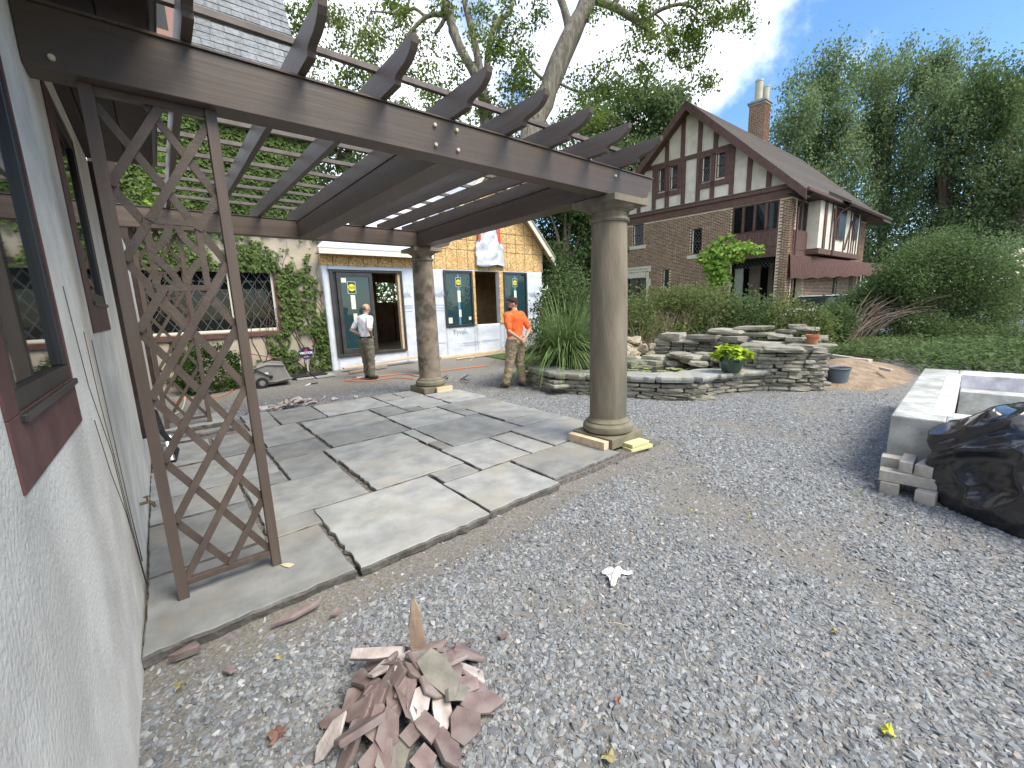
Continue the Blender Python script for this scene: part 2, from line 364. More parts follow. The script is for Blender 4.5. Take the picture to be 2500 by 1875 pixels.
ground = grid_sheet('ground', gx, gy, lambda x, y: gz(x, y)-.06+.02*mn.noise(Vector((x*.3, y*.3, 0)))-(.12 if -1 < x < 6 and 1.8 < y < 8.6 else 0), soil)

def pn(x, y, s, k=0): return mn.noise(Vector((x*s, y*s, k)))
def in_patio(x, y, m=0): return -.3-m < x < 4.4+m and 2.55-m < y < 7.9+m and not (x > 3.7+m and y < 3.3-m) and not (x < 1.15-m and y > 7.95+m)
POND = [(5.95, 5.9), (6.15, 5.2), (6.5, 4.5), (6.85, 3.75), (7.5, 3.6), (8.5, 3.1), (8.7, 2.5), (9.2, 2.5), (10.3, 3.4), (10.3, 5.8), (8.6, 7.2), (6.6, 6.9)]
def in_poly(x, y, P):
    c = False; j = len(P)-1
    for i in range(len(P)):
        if (P[i][1] > y) != (P[j][1] > y) and x < (P[j][0]-P[i][0])*(y-P[i][1])/(P[j][1]-P[i][1])+P[i][0]: c = not c
        j = i
    return c
def seg_d(x, y, a, b):
    ax, ay = a; bx, by = b; t = max(0, min(1, ((x-ax)*(bx-ax)+(y-ay)*(by-ay))/((bx-ax)**2+(by-ay)**2)))
    return math.hypot(x-ax-t*(bx-ax), y-ay-t*(by-ay))
def fines(x, y):
    'how far the gravel is thinned to stone dust and dirt'
    e = min(seg_d(x, y, (-.3, 2.5), (1.8, 2.45)), seg_d(x, y, (1.8, 2.45), (2.6, 2.5)), seg_d(x, y, (2.6, 2.5), (4.3, 2.6)))
    w = .22+.12*pn(x, y, 2.0, 3)
    v = max(0, min(1, 1.6-e/w*1.0))
    if 4.3 < x < 5.2 and 2.6 < y < 3.4: v = max(v, .3)
    p = pn(x, y, .8, 8)+.6*pn(x, y, 2.2, 2)+.4*pn(x, y, 6, 2)
    v = max(v, min(.85, max(0, (p-.16)*2.2)))
    if y > 8.3: v = max(v, min(.9, (y-8.3)*.8+.3*pn(x, y, 2)))
    if x > 8.2: v = max(v, min(.85, (x-8.2)*.5+.3*pn(x, y, 2)))
    if y > 6 and x > 4.4: v = max(v, .35)
    return v
def dens(x, y):
    d = math.hypot(x, y); b = 1.0 if d < 4.6 else max(0, 1-(d-4.6)/6.5)
    return b*(1-.93*fines(x, y))
gravel_base = M('gravel dust', (.125, .125, .12), (.27, .27, .262), vor=62, rough=.95, bump=.8, bscale=70, ramp=(.1, .9), c3=(.17, .155, .14), s3=.9, ramp3=(.5, .72))
def attr_mix(m, attr, colr):
    n = m.node_tree.nodes; l = m.node_tree.links; b = n['Principled BSDF']; src = b.inputs['Base Color'].links[0].from_socket
    a = n.new('ShaderNodeAttribute'); a.attribute_name = attr; x = n.new('ShaderNodeMix'); x.data_type = 'RGBA'
    nz = n.new('ShaderNodeTexNoise'); nz.inputs['Scale'].default_value = 55; nz.inputs['Detail'].default_value = 6
    t = [k for k in n if k.type == 'TEX_COORD'][0]; l.new(t.outputs['Object'], nz.inputs['Vector'])
    r = n.new('ShaderNodeValToRGB'); r.color_ramp.elements[0].position = .3; r.color_ramp.elements[1].position = .7
    r.color_ramp.elements[0].color = (*[c*.62 for c in colr], 1); r.color_ramp.elements[1].color = (*[min(1, c*1.3) for c in colr], 1)
    l.new(nz.outputs[0], r.inputs[0]); l.new(a.outputs['Fac'], x.inputs[0]); l.new(src, x.inputs[6]); l.new(r.outputs[0], x.inputs[7]); l.new(x.outputs[2], b.inputs['Base Color'])
attr_mix(gravel_base, 'fines', (.205, .192, .168))
near = [round(v, 3) for v in lin(-.3, 6.0, .12)]; far = lin(6.3, 14.4, .35)
gys = lin(-6, -1.5, .4)[:-1]+[round(v, 3) for v in lin(-1.5, 4.0, .12)]+lin(4.3, 11.9, .25)
gravel = grid_sheet('gravel', near+far, gys, lambda x, y: gz(x, y)+.012*pn(x, y, 1.1, 5)+.006*pn(x, y, 4, 5)-.03*fines(x, y)*(1 if y < 3.3 else .3), gravel_base,
    keep=lambda x, y: not in_patio(x, y, -.18) and not in_poly(x, y, POND) and not (x > 9.3 and y > 2.2) and y < 11.85+(0 if x > 3.5 else .1),
    kind='stuff', attrs={'fines': fines, 'dens': dens})
tag(gravel, 'loose grey crushed stone spread over the yard with dusty thin patches', 'gravel')
# the stones: geometry nodes on the same object
stone_m = M('crushed stone', (.15, .155, .16), (.31, .315, .32), rough=.8, rc=0, scale=30, spec=.35)
_n = stone_m.node_tree.nodes; _l = stone_m.node_tree.links
_a = _n.new('ShaderNodeAttribute'); _a.attribute_type = 'INSTANCER'; _a.attribute_name = 'rs'
_r = _n.new('ShaderNodeValToRGB'); e = _r.color_ramp.elements
e[0].position = 0; e[0].color = (.115, .122, .13, 1); e[1].position = 1; e[1].color = (.44, .445, .44, 1)
for p_, c_ in ((.35, (.19, .207, .222, 1)), (.78, (.275, .293, .305, 1)), (.93, (.335, .335, .32, 1)), (.965, (.31, .25, .22, 1)), (.975, (.38, .38, .38, 1))):
    k = e.new(p_); k.color = c_
_l.new(_a.outputs['Fac'], _r.inputs[0]); _l.new(_r.outputs[0], _n['Principled BSDF'].inputs['Base Color'])
def gravel_nodes(o):
    g = bpy.data.node_groups.new('crushed_stone', 'GeometryNodeTree')
    g.interface.new_socket('Geometry', in_out='INPUT', socket_type='NodeSocketGeometry'); g.interface.new_socket('Geometry', in_out='OUTPUT', socket_type='NodeSocketGeometry')
    N = g.nodes; L = g.links; i = N.new('NodeGroupInput'); out = N.new('NodeGroupOutput'); join = N.new('GeometryNodeJoinGeometry')
    L.new(i.outputs[0], join.inputs[0])
    na = N.new('GeometryNodeInputNamedAttribute'); na.data_type = 'FLOAT'; na.inputs['Name'].default_value = 'dens'
    g2i = N.new('GeometryNodeGeometryToInstance')
    for k in range(7):
        ic = N.new('GeometryNodeMeshIcoSphere'); ic.inputs['Radius'].default_value = 1; ic.inputs['Subdivisions'].default_value = 1
        sp = N.new('GeometryNodeSetPosition'); rv = N.new('FunctionNodeRandomValue'); rv.data_type = 'FLOAT_VECTOR'
        rv.inputs[0].default_value = (-.42,)*3; rv.inputs[1].default_value = (.42,)*3; rv.inputs['Seed'].default_value = k*13+1
        L.new(ic.outputs['Mesh'], sp.inputs['Geometry']); L.new(rv.outputs[0], sp.inputs['Offset'])
        tr = N.new('GeometryNodeTransform'); tr.inputs['Scale'].default_value = ((1, .75, .42), (1, .6, .5), (.9, .9, .36), (1.2, .6, .36), (1, .8, .6), (1.1, .5, .4), (.95, .7, .32))[k]
        L.new(sp.outputs[0], tr.inputs['Geometry']); L.new(tr.outputs[0], g2i.inputs[0])
    sm = N.new('GeometryNodeSetMaterial'); sm.inputs['Material'].default_value = stone_m
    sh = N.new('GeometryNodeSetShadeSmooth'); sh.inputs['Shade Smooth'].default_value = False
    for (den, smin, smax, seed) in ((2100, .0075, .0145, 3), (520, .013, .0235, 9), (2600, .003, .0065, 21)):
        dp = N.new('GeometryNodeDistributePointsOnFaces'); dp.distribute_method = 'RANDOM'; dp.inputs['Seed'].default_value = seed
        mu = N.new('ShaderNodeMath'); mu.operation = 'MULTIPLY'; L.new(na.outputs[0], mu.inputs[0]); mu.inputs[1].default_value = den
        if smax < .007: mu.operation = 'MULTIPLY_ADD'; mu.inputs[2].default_value = 250
        L.new(i.outputs[0], dp.inputs['Mesh']); L.new(mu.outputs[0], dp.inputs['Density'])
        io = N.new('GeometryNodeInstanceOnPoints'); io.inputs['Pick Instance'].default_value = True
        L.new(dp.outputs['Points'], io.inputs['Points']); L.new(g2i.outputs[0], io.inputs['Instance'])
        rr = N.new('FunctionNodeRandomValue'); rr.data_type = 'FLOAT_VECTOR'; rr.inputs[0].default_value = (-.5, -.5, 0); rr.inputs[1].default_value = (.5, .5, 6.28); rr.inputs['Seed'].default_value = seed+1
        L.new(rr.outputs[0], io.inputs['Rotation'])
        rs = N.new('FunctionNodeRandomValue'); rs.data_type = 'FLOAT'; rs.inputs[2].default_value = smin; rs.inputs[3].default_value = smax; rs.inputs['Seed'].default_value = seed+2
        L.new(rs.outputs[1], io.inputs['Scale'])
        st = N.new('GeometryNodeStoreNamedAttribute'); st.domain = 'INSTANCE'; st.data_type = 'FLOAT'; st.inputs['Name'].default_value = 'rs'
        rc_ = N.new('FunctionNodeRandomValue'); rc_.data_type = 'FLOAT'; rc_.inputs['Seed'].default_value = seed+5
        L.new(rc_.outputs[1], st.inputs['Value']); L.new(io.outputs[0], st.inputs['Geometry'])
        m2 = N.new('GeometryNodeSetMaterial'); m2.inputs['Material'].default_value = stone_m; L.new(st.outputs[0], m2.inputs['Geometry'])
        L.new(m2.outputs[0], join.inputs[0])
    L.new(join.outputs[0], out.inputs[0])
    md = o.modifiers.new('stones', 'NODES'); md.node_group = g
# lawn beyond the pond, driveway beyond the shrubs
grid_sheet('lawn', lin(8, 34, 1.3), lin(3.4, 40, 1.3), lambda x, y: gz(x, y)+.02+.03*pn(x, y, .5), grassm, keep=lambda x, y: not (x < 10.4 and y < 6.8) and not (x < 13 and y > 11.5), kind='structure')
asph = M('driveway asphalt', (.10, .11, .13), (.15, .16, .185), scale=20, rough=.85)
grid_sheet('driveway', lin(16, 60, 4), lin(-14, 6.2, 2), lambda x, y: gz(x, y)+.07, asph, keep=lambda x, y: x+y*.4 > 20.5 and y < 5.6)
def _df(x, y): return 1+.35*pn(x, y, 1.3, 2)-((x-11.1)**2/3.6+(y-2.2)**2/.8)
grid_sheet('dirt_patch', lin(8.4, 14.4, .12), lin(-.2, 4.2, .12), lambda x, y: gz(x, y)-.05+.075*min(1, max(0, _df(x, y)+.15)*1.6)+max(0, .28*math.exp(-((x-11.1)/1.3)**2-((y-2.4)/.6)**2))+.02*pn(x, y, 2.6, 4), tandirt,
           keep=lambda x, y: _df(x, y) > -.25, kind='structure')
gcov = []
for _ in range(42000):
    x = 9.5+16.5*rng.random()**1.6; y = rng.uniform(-5, 11)
    if (x-11.1)**2/3.6+(y-2.2)**2/.8 < 1.15: continue
    if x < 11.6 and y < 1.5: continue
    if x < 10.5 and y < 7.5: continue
    if y < 1 and x < 12.2-.2*y: continue
    if pn(x, y, .7, 6) < -.25: continue
    gcov.append((x, y, gz(x, y)+.02+.26*rng.random()*(1+pn(x, y, .9, 9))))
for _ in range(22000):
    x = rng.uniform(11.3, 17.5); y = rng.uniform(-6, 3.2)
    if _df(x, y) > -.35 or x < 12.4-.25*y: continue
    gcov.append((x, y, gz(x, y)+.02+.3*rng.random()))
P = np.array(gcov); V, k = leaf_polys(P, .10, up=.8)
tag(np_mesh('ground_cover', V, k, L_mid, kind='stuff'), 'low green ground cover plants spreading under the shrubs', 'ground cover')

# ------------------------------------------------------------------ patio of flags
pat = MB(); pat.box(-.29, 4.38, 2.62, 7.9, -.16, -.034)
patio = pat.build('patio', M('stone dust bed', (.10, .09, .08), (.20, .185, .17), scale=30, rough=.95, bump=.6, bscale=50), kind='structure')
FL = [(1.2, 1.84, 6.87, 7.95), (1.855, 2.89, 6.87, 7.83), (2.925, 3.31, 7.24, 7.84), (3.325, 3.72, 7.22, 7.80), (2.915, 3.68, 6.44, 7.205), (3.175, 3.64, 6.165, 6.43),
      (2.905, 3.16, 6.175, 6.42), (2.49, 2.885, 6.15, 6.81), (1.41, 2.45, 5.95, 6.76), (1.41, 2.44, 5.21, 5.935), (2.475, 3.35, 5.23, 6.10), (.81, 1.37, 5.78, 6.80),
      (.79, 1.372, 5.18, 5.755), (.79, 1.262, 4.45, 5.145), (1.30, 2.28, 4.67, 5.15), (1.318, 2.262, 3.61, 4.645), (2.305, 2.462, 4.51, 5.18), (2.32, 2.462, 4.155, 4.495),
      (2.48, 3.575, 4.165, 5.215), (3.385, 4.39, 5.65, 6.15), (3.70, 4.43, 6.17, 7.17), (3.375, 3.605, 5.24, 5.64), (3.635, 4.375, 4.61, 5.635), (3.60, 4.38, 4.205, 4.6),
      (3.345, 4.37, 3.34, 4.175), (2.98, 3.32, 3.325, 4.12), (2.30, 2.96, 3.34, 4.15), (1.85, 2.255, 3.31, 3.595), (1.825, 2.61, 2.56, 3.29), (2.655, 3.66, 2.665, 3.31),
      (.765, 1.81, 2.52, 3.585), (.405, 1.252, 3.625, 4.435), (.40, .765, 3.32, 3.60), (-.285, .735, 2.545, 3.305), (-.285, .29, 5.78, 6.80), (.33, .775, 5.74, 6.80),
      (-.285, .76, 4.80, 5.72), (.40, .77, 4.46, 4.775), (-.285, .375, 4.22, 4.77), (-.285, .37, 3.35, 4.19), (.78, 1.17, 6.87, 7.40), (.80, 1.185, 7.42, 7.98)]
def flagstone(x0, x1, y0, y1, z0=-.062, z1=0., rough_sides='', name='flagstone', parent=None, seed=0, mats=None, step=.055):
    pts = []
    def side(a, b, am):
        n = max(2, int(math.hypot(b[0]-a[0], b[1]-a[1])/step)); nx, ny = (b[1]-a[1]), -(b[0]-a[0]); L = math.hypot(nx, ny)
        for i in range(n):
            t = i/n; w = am*(pn(i*.9+seed, seed*3.1, .9, a[0]+b[1])*1.3+.5*pn(i*2.7, seed, 1.1, 7)) if 0 < i else 0
            pts.append((a[0]+(b[0]-a[0])*t+nx/L*w, a[1]+(b[1]-a[1])*t+ny/L*w))
    C = [(x0, y0), (x1, y0), (x1, y1), (x0, y1)]; C = [(c[0]+random.uniform(-.008, .008), c[1]+random.uniform(-.008, .008)) for c in C]
    for i, k in enumerate('brtl'): side(C[i], C[(i+1) % 4], .016 if k in rough_sides else .006)
    n = len(pts); mb = MB(); cx, cy = (x0+x1)/2, (y0+y1)/2; dz = random.uniform(-.004, .004); z1 += dz
    def sh(p, k, j): # pull in towards the centre, uneven broken edge
        q = j*pn(p[0]*9, p[1]*9, 1, seed); d = math.hypot(p[0]-cx, p[1]-cy); f = 1-(k+q)/d; return (cx+(p[0]-cx)*f, cy+(p[1]-cy)*f)
    rings = [([sh(p, .008, .004) for p in pts], z1), ([sh(p, .003, .008) for p in pts], z1-.006), ([sh(p, -.004, .022) for p in pts], (z0+z1)/2+.008), ([sh(p, .014, .026) for p in pts], z0-.012)]
    v = [(*p, z) for r, z in rings for p in r]
    f = [tuple(range(n))]; mi = [0]
    for k in range(3):
        for i in range(n): f.append((k*n+i, (k+1)*n+i, (k+1)*n+(i+1) % n, k*n+(i+1) % n)); mi.append(0 if k == 0 else 1)
    o0 = len(mb.v); mb.v = v; mb.f = f; mb.mi = mi; r = random.random(); mb.rc = [r]*len(f)
    return mb.build(name, mats or [flag, flag_d], parent)
for i, q in enumerate(FL):
    rs = 'b' if q[2] < 2.7 else ''
    if i in (1, 12, 15, 32, 30, 33): rs += 'l' if i != 33 else 'r'
    flagstone(*q, rough_sides=rs, parent=patio, seed=i)
# raised steps of the far trellis, by the wall
st = thing('stone_step', 'low stacked flagstone steps by the wall under the far trellis', 'step', (.2, 7.6, -.05))
for q in ((-.25, .70, 7.15, 7.95, -.05, .03), (-.22, .62, 7.28, 7.95, .035, .10), (-.28, .2, 6.95, 7.12, -.05, .0), (.1, .72, 8.0, 8.6, -.05, .01)):
    flagstone(*q[:4], z0=q[4], z1=q[5], rough_sides='br', parent=st, seed=50+q[0]*9)

# ------------------------------------------------------------------ stone columns
def column(name, label, cx, cy, z0, ztop, rb, rt, px, mats, plh=.115):
    t = thing(name, label, 'column', (cx, cy, z0), 'stone columns under the pergola')
    a, b = px; mb = MB(); mb.box(a[0], a[1], b[0], b[1], z0, z0+plh); mb.build('plinth', mats[1], t, bevel=.006)
    z = z0+plh; mb = MB()
    mb.lathe([(rb*1.0, z), (rb*1.22, z+.002), (rb*1.34, z+.022), (rb*1.385, z+.055), (rb*1.36, z+.088), (rb*1.25, z+.112), (rb*1.17, z+.116), (rb*1.17, z+.132), (rb*1.09, z+.145), (rb*1.02, z+.165), (rb*.99, z+.18)], cx, cy, 56)
    mb.build('base_moulding', mats[1], t, smooth='auto')
    zn = ztop-.235; N = 14; pr = []
    for i in range(N+1):
        u = i/N; pr.append((rb+(rt-rb)*(u**1.7)+.004*math.sin(u*math.pi), z+.17+(zn-z-.17)*u))
    mb = MB(); mb.lathe(pr, cx, cy, 56); mb.build('shaft', mats[0], t, smooth='auto')
    mb = MB(); mb.lathe([(rt, zn-.002), (rt*1.10, zn+.004), (rt*1.155, zn+.022), (rt*1.10, zn+.040), (rt*1.07, zn+.043), (rt*1.07, zn+.050), (rt*1.0, zn+.054), (rt*.985, zn+.105),
        (rt*1.06, zn+.108), (rt*1.08, zn+.118), (rt*1.22, zn+.126), (rt*1.36, zn+.145), (rt*1.43, zn+.165), (rt*1.40, zn+.178)], cx, cy, 56); mb.build('capital', mats[0], t, smooth='auto')
    mb = MB(); h = rt*1.52; mb.box(cx-h, cx+h, cy-h, cy+h, ztop-.07, ztop-.004); mb.build('abacus', mats[0], t, bevel=.004)
    return t
column('stone_column', 'weathered brown sandstone column nearest the viewer at the front corner of the pergola', 3.955, 3.05, 0, 2.69, .212, .19, ((3.66, 4.25), (2.76, 3.35)), (sand, sand_d))
column('stone_column', 'vine stained sandstone column standing before the house addition', 4.04, 7.52, -.01, 2.74, .212, .188, ((3.74, 4.345), (7.23, 7.83)), (M('vine stained sandstone', (.185, .15, .115), (.27, .22, .17), scale=6, rough=.9, bump=.4, bscale=45, c3=(.10, .085, .065), s3=3.2, ramp3=(.5, .62)), sand_d))
def wood_block(label, p0, p1, w, h, mat, up=(0, 0, 1)):
    mb = MB(); mb.bar(p0, p1, w, h, up); o = mb.build('timber_block', mat, None, bevel=.004); tag(o, label, 'wood block'); return o
wood_block('knotty pine post offcut leaning along the near column plinth', (3.61, 3.33, .05), (3.61, 2.80, .05), .085, .092, pine)
wood_block('upper greenish treated board end stacked right of the near column plinth', (3.86, 2.70, .022), (4.14, 2.67, .022), .14, .038, treated)
wood_block('lower greenish treated board end under another beside the near column', (3.84, 2.70, -.022), (4.17, 2.64, -.022), .15, .038, treated)
wood_block('pale timber offcut leaning against the far column plinth', (3.98, 7.19, .045), (4.33, 7.19, .045), .06, .095, pine)

# ------------------------------------------------------------------ pergola
pg = thing('pergola', 'dark brown timber pergola with shaped rafter tails over the flagstone patio', 'pergola', (2, 5, 0))
SL = .05/4.4
def zt(y): return (y-2.85)*SL
mb = MB()      # front beam with a moulded end
prof = [(-.293, 2.69), (4.20, 2.69), (4.20, 2.705), (4.30, 2.725), (4.365, 2.745), (4.395, 2.775), (4.395, 2.805), (4.425, 2.81), (4.45, 2.94), (-.293, 2.94)]
mb.prism(prof, lambda a, b, c: (a, c, b), 2.85, 3.01); mb.build('beam', brown_x, pg, bevel=.004)
mb = MB(); mb.box(-.293, 4.46, 2.838, 3.02, 2.942, 2.953); mb.build('beam_cap', brown, pg)
mb = MB(); prof = [(a+.12 if a > 0 else a, b+.05) for a, b in prof]
mb.prism(prof, lambda a, b, c: (a, c, b), 7.25, 7.41); mb.build('beam', brown_x, pg, bevel=.004)
mb = MB(); mb.box(-.293, 4.58, 7.238, 7.42, 2.992, 3.003); mb.build('beam_cap', brown, pg)
def ybeam(xa, xb, w, za, zb):
    mb = MB(); ya, yb = 3.012, 7.248
    vs = [(xa, ya, za), (xa+w, ya, za), (xb+w, yb, za+.05), (xb, yb, za+.05), (xa, ya, zb), (xa+w, ya, zb), (xb+w, yb, zb+.05), (xb, yb, zb+.05)]
    mb.add(vs, [(0, 3, 2, 1), (4, 5, 6, 7), (0, 1, 5, 4), (1, 2, 6, 5), (2, 3, 7, 6), (3, 0, 4, 7)]); return mb
ybeam(1.79, 1.83, .24, 2.692, 2.925).build('cross_beam', brown_y, pg, bevel=.004)
ybeam(1.78, 1.82, .26, 2.928, 2.948).build('cross_beam_cap', brown, pg)
ybeam(3.66, 3.83, .26, 2.692, 2.925).build('cross_beam', brown_y, pg, bevel=.004)
ybeam(3.65, 3.82, .28, 2.928, 2.948).build('cross_beam_cap', brown, pg)
tail = [(2.66, 2.957), (2.632, 2.958), (2.626, 2.985), (2.605, 3.0), (2.56, 3.006), (2.50, 3.014), (2.45, 3.030), (2.41, 3.055), (2.388, 3.085), (2.380, 3.122)]
def rafter_poly():
    near_t = tail[::-1]                       # from the tip down to the beam
    far_t = [(10.26-a, b+.052) for a, b in tail]
    return near_t+[(2.86, 2.957), (7.40, 3.007)]+far_t
rx = [.325, .861, 1.357, 1.883, 2.393, 2.883, 3.392, 3.884]
raf = None
for x in rx:
    mb = MB(); mb.prism(rafter_poly(), lambda a, b, c: (c, a, b), x-.046, x)
    mb.build('rafter', brown_y, pg, bevel=.003)
bt = M('batten paint', (.105, .085, .075), (.15, .125, .11), scale=10, rough=.5, rc=.1)
for y in (2.905, 3.42, 3.90, 4.37, 4.88, 5.42, 5.96, 6.43, 6.92, 7.40):
    z = 3.125+(y-2.38)*(.052/5.5); mb = MB(); mb.box(.17, 4.02, y-.019, y+.019, z, z+.036); mb.build('batten', bt, pg, bevel=.002)
plug = M('bolt plug', (.55, .49, .36), rough=.6)
for x, z in ((-.197, 2.733), (1.703, 2.885), (1.885, 2.89), (1.701, 2.755), (1.888, 2.755), (3.779, 2.87), ):
    mb = MB(); mb.tube([(x, 2.852, z), (x, 2.832, z)], .0125, 12); mb.build('bolt_plug', plug, pg, bevel=.003)

# ------------------------------------------------------------------ trellis panels
def trellis(label, y, z0, z1, parent=None):
    t = thing('trellis', label, 'trellis', (.13, y, z0), 'lattice panels under the pergola'); yy = y
    zo = z0
    for x0 in (-.137, .345):
        mb = MB(); mb.box(x0, x0+.052, yy-.03, yy+.03, z0, z1); mb.build('post', brown_z, t, bevel=.002)
    for za in (.072, 2.655):
        mb = MB(); mb.box(-.085, .345, yy-.02, yy+.02, z0+za, z0+za+.034); mb.build('rail', brown, t, bevel=.002)
    XL, XR, XM = -.088, .348, .13; hx = (XR-XL)/4; dz = .358; z_mid = z0+.106
    # nodes: edge rows share heights with the middle column; quarter nodes lie halfway
    def slat(a, b, w=.038, d=.016, off=0):
        mb = MB(); mb.bar((a[0], yy+off, a[1]), (b[0], yy+off, b[1]), w, d, up=(0, 1, 0)); return mb.build('lattice_slat', brown, t)
    oz0, oz1 = z0+1.76, z0+2.10
    lo = z_mid; k = 0
    # rising slats / falling slats, broken by the ornament frame
    top = z0+2.655
    def run(x, z, sx, off):
        'walk a diagonal between posts from (x,z) upwards'
        pts = [(x, z)]
        while True:
            tx = (XR-pts[-1][0])/sx if sx > 0 else (XL-pts[-1][0])/sx
            dzz = tx*1.0; nx = XR if sx > 0 else XL; nz = pts[-1][1]+tx
            if nz > top: nx = pts[-1][0]+sx*(top-pts[-1][1]); nz = top
            a, b = pts[-1], (nx, nz)
            # clip against the ornament box
            def cut(a, b):
                bx0, bx1 = XM-hx+.004, XM+hx-.004; segs = [(0, 1)]
                tin, tout = 0, 1
                for p, d, l, h in ((a[0], b[0]-a[0], bx0, bx1), (a[1], b[1]-a[1], oz0, oz1)):
                    if abs(d) < 1e-9:
                        if not (l < p < h): return [(0, 1)]
                        continue
                    t1, t2 = (l-p)/d, (h-p)/d; t1, t2 = min(t1, t2), max(t1, t2); tin = max(tin, t1); tout = min(tout, t2)
                if tin >= tout: return [(0, 1)]
                return [s for s in ((0, tin), (tout, 1)) if s[1]-s[0] > .02]
            for s in cut(a, b):
                slat((a[0]+(b[0]-a[0])*s[0], a[1]+(b[1]-a[1])*s[0]), (a[0]+(b[0]-a[0])*s[1], a[1]+(b[1]-a[1])*s[1]), off=off)
            return (nx, nz)
    sl = hx*2/dz          # x per z
    for j in range(-2, 8):
        for sx, x_s, off in ((sl, XL, -.007), (-sl, XR, .007)):
            z_s = z_mid+j*dz; x0 = x_s
            if z_s < z_mid-.001:
                x0 = x_s+sx*(z_mid-z_s); z_s = z_mid
                if not (XL < x0 < XR): continue
            if z_s >= top-.05: continue
            run(x0, z_s, sx, off)
    a0, a1 = XM-hx, XM+hx
    for p, q in (((a0-.01, oz1), (a1+.01, oz1)), ((a0-.01, oz0), (a1+.01, oz0)), ((a0, oz0), (a0, oz1)), ((a1, oz0), (a1, oz1))):
        k_ = .0015 if p[0] == q[0] else -.0015
        mb = MB(); mb.bar((p[0], yy+k_, p[1]), (q[0], yy+k_, q[1]), .030, .019+k_, up=(0, 1, 0)); mb.build('frame_slat', brown, t)
    cx_, cz_ = XM, (oz0+oz1)/2; H_ = (oz1-oz0)/2; mb = MB()
    def arc(p, q, bul, oy):
        n = 7; P_ = []
        for i in range(n+1):
            u = i/n; x = p[0]+(q[0]-p[0])*u; z = p[1]+(q[1]-p[1])*u; nx, nz = -(q[1]-p[1]), (q[0]-p[0]); s = bul*math.sin(math.pi*u); P_.append((x+nx*s, z+nz*s))
        for i in range(n): mb.bar((P_[i][0], yy+oy*(1+.1*(i % 2)), P_[i][1]), (P_[i+1][0], yy+oy*(1+.1*(i % 2)), P_[i+1][1]), .034, .0176+.0012*(i % 2), up=(0, 1, 0))
    for s in (-1, 1):
        arc((cx_+s*.012, cz_+H_), (cx_+s*hx, cz_+.012), -.10*s, s*.0012+.0004); arc((cx_+s*.012, cz_-H_), (cx_+s*hx, cz_-.012), .10*s, s*.0018-.0005)
    mb.build('ornament', brown, t)
    return t
trellis('tall brown lattice panel nearest the viewer standing on the front flag by the stucco wall', 2.95, 0, 2.69)
trellis('smaller looking far lattice panel standing on the stone step, seen through the near one', 7.42, .10, 2.745)
mb = MB(); mb.prism([(.385, 2.905), (.43, 2.885), (.455, 2.845), (.42, 2.83), (.40, 2.86)], lambda a, b, c: (a, b, c), .002, .008)
tag(mb.build('wood_chip', pine), 'pale wood shim sticking out under the near trellis post', 'wood shim')

# ------------------------------------------------------------------ house on the left
def wall_cells(u0, u1, z0, z1, holes):
    us = sorted({u0, u1, *[h[0] for h in holes], *[h[1] for h in holes]}); zs = sorted({z0, z1, *[h[2] for h in holes], *[h[3] for h in holes]})
    out = []
    for i in range(len(us)-1):
        st = None
        for j in range(len(zs)-1):
            cu, cz = (us[i]+us[i+1])/2, (zs[j]+zs[j+1])/2; hole = any(h[0] < cu < h[1] and h[2] < cz < h[3] for h in holes)
            if not hole and st is None: st = zs[j]
            if (hole or j == len(zs)-2) and st is not None:
                out.append((us[i], us[i+1], st, zs[j] if hole else zs[j+1])); st = None
    return out
hs = thing('stucco_house', 'old stucco house along the left with casement windows, ivy gable and slate roof', 'house', (-.45, 5, -.1))
WX = -.295
w1 = (1.42, 2.36, 1.21, 2.93); w2 = (3.36, 4.47, 1.53, 2.86)
mb = MB()
for a, b, c, d in wall_cells(-3.2, 11.84, -.2, 3.035, [w1, w2]): mb.box(WX-.28, WX, a, b, c, d)
mb.build('wall', stucco, hs)
def casement(w, inner, dep, parent, mat_tr):
    y0, y1, z0, z1 = w; a0, a1, c0, c1 = inner
    mb = MB()
    for q in ((y0, y1, z0, c0), (y0, y1, c1, z1), (y0, a0, c0, c1), (a1, y1, c0, c1)):
        if q[1]-q[0] > .002 and q[3]-q[2] > .002: mb.box(WX-.10, WX+.006, q[0], q[1], q[2], q[3])
    tr = mb.build('window_surround', mat_tr, parent, bevel=.003)
    s = .055; mb = MB()
    for q in ((a0, a1, c0, c0+s), (a0, a1, c1-s, c1), (a0, a0+s, c0+s, c1-s), (a1-s, a1, c0+s, c1-s)): mb.box(WX-.09, WX+.001, *q)
    mb.build('sash', black, parent, bevel=.004)
    mb = MB(); mb.box(WX-.02, WX+.018, a0-.01, a1+.01, c0-.024, c0-.001); mb.build('sill', bronze, parent, bevel=.004)
    mb = MB(); mb.box(WX-.030, WX-.018, a0+s, a1-s, c0+s, c1-s); mb.build('pane', glass_mat('casement glass', tint=(.3, .34, .32), see=.25, body=(.03, .04, .036), refl=.9), parent)
    mb = MB(); mb.box(WX-.285, WX-.279, a0, a1, c0, c1); mb.build('unlit_room_panel', dark, parent)  # flat dark panel, shade of the unlit inside put into its colour
casement(w1, (1.53, 2.345, 1.385, 2.90), 0, hs, maroon)
casement(w2, (3.62, 4.455, 1.72, 2.84), 0, hs, maroon)
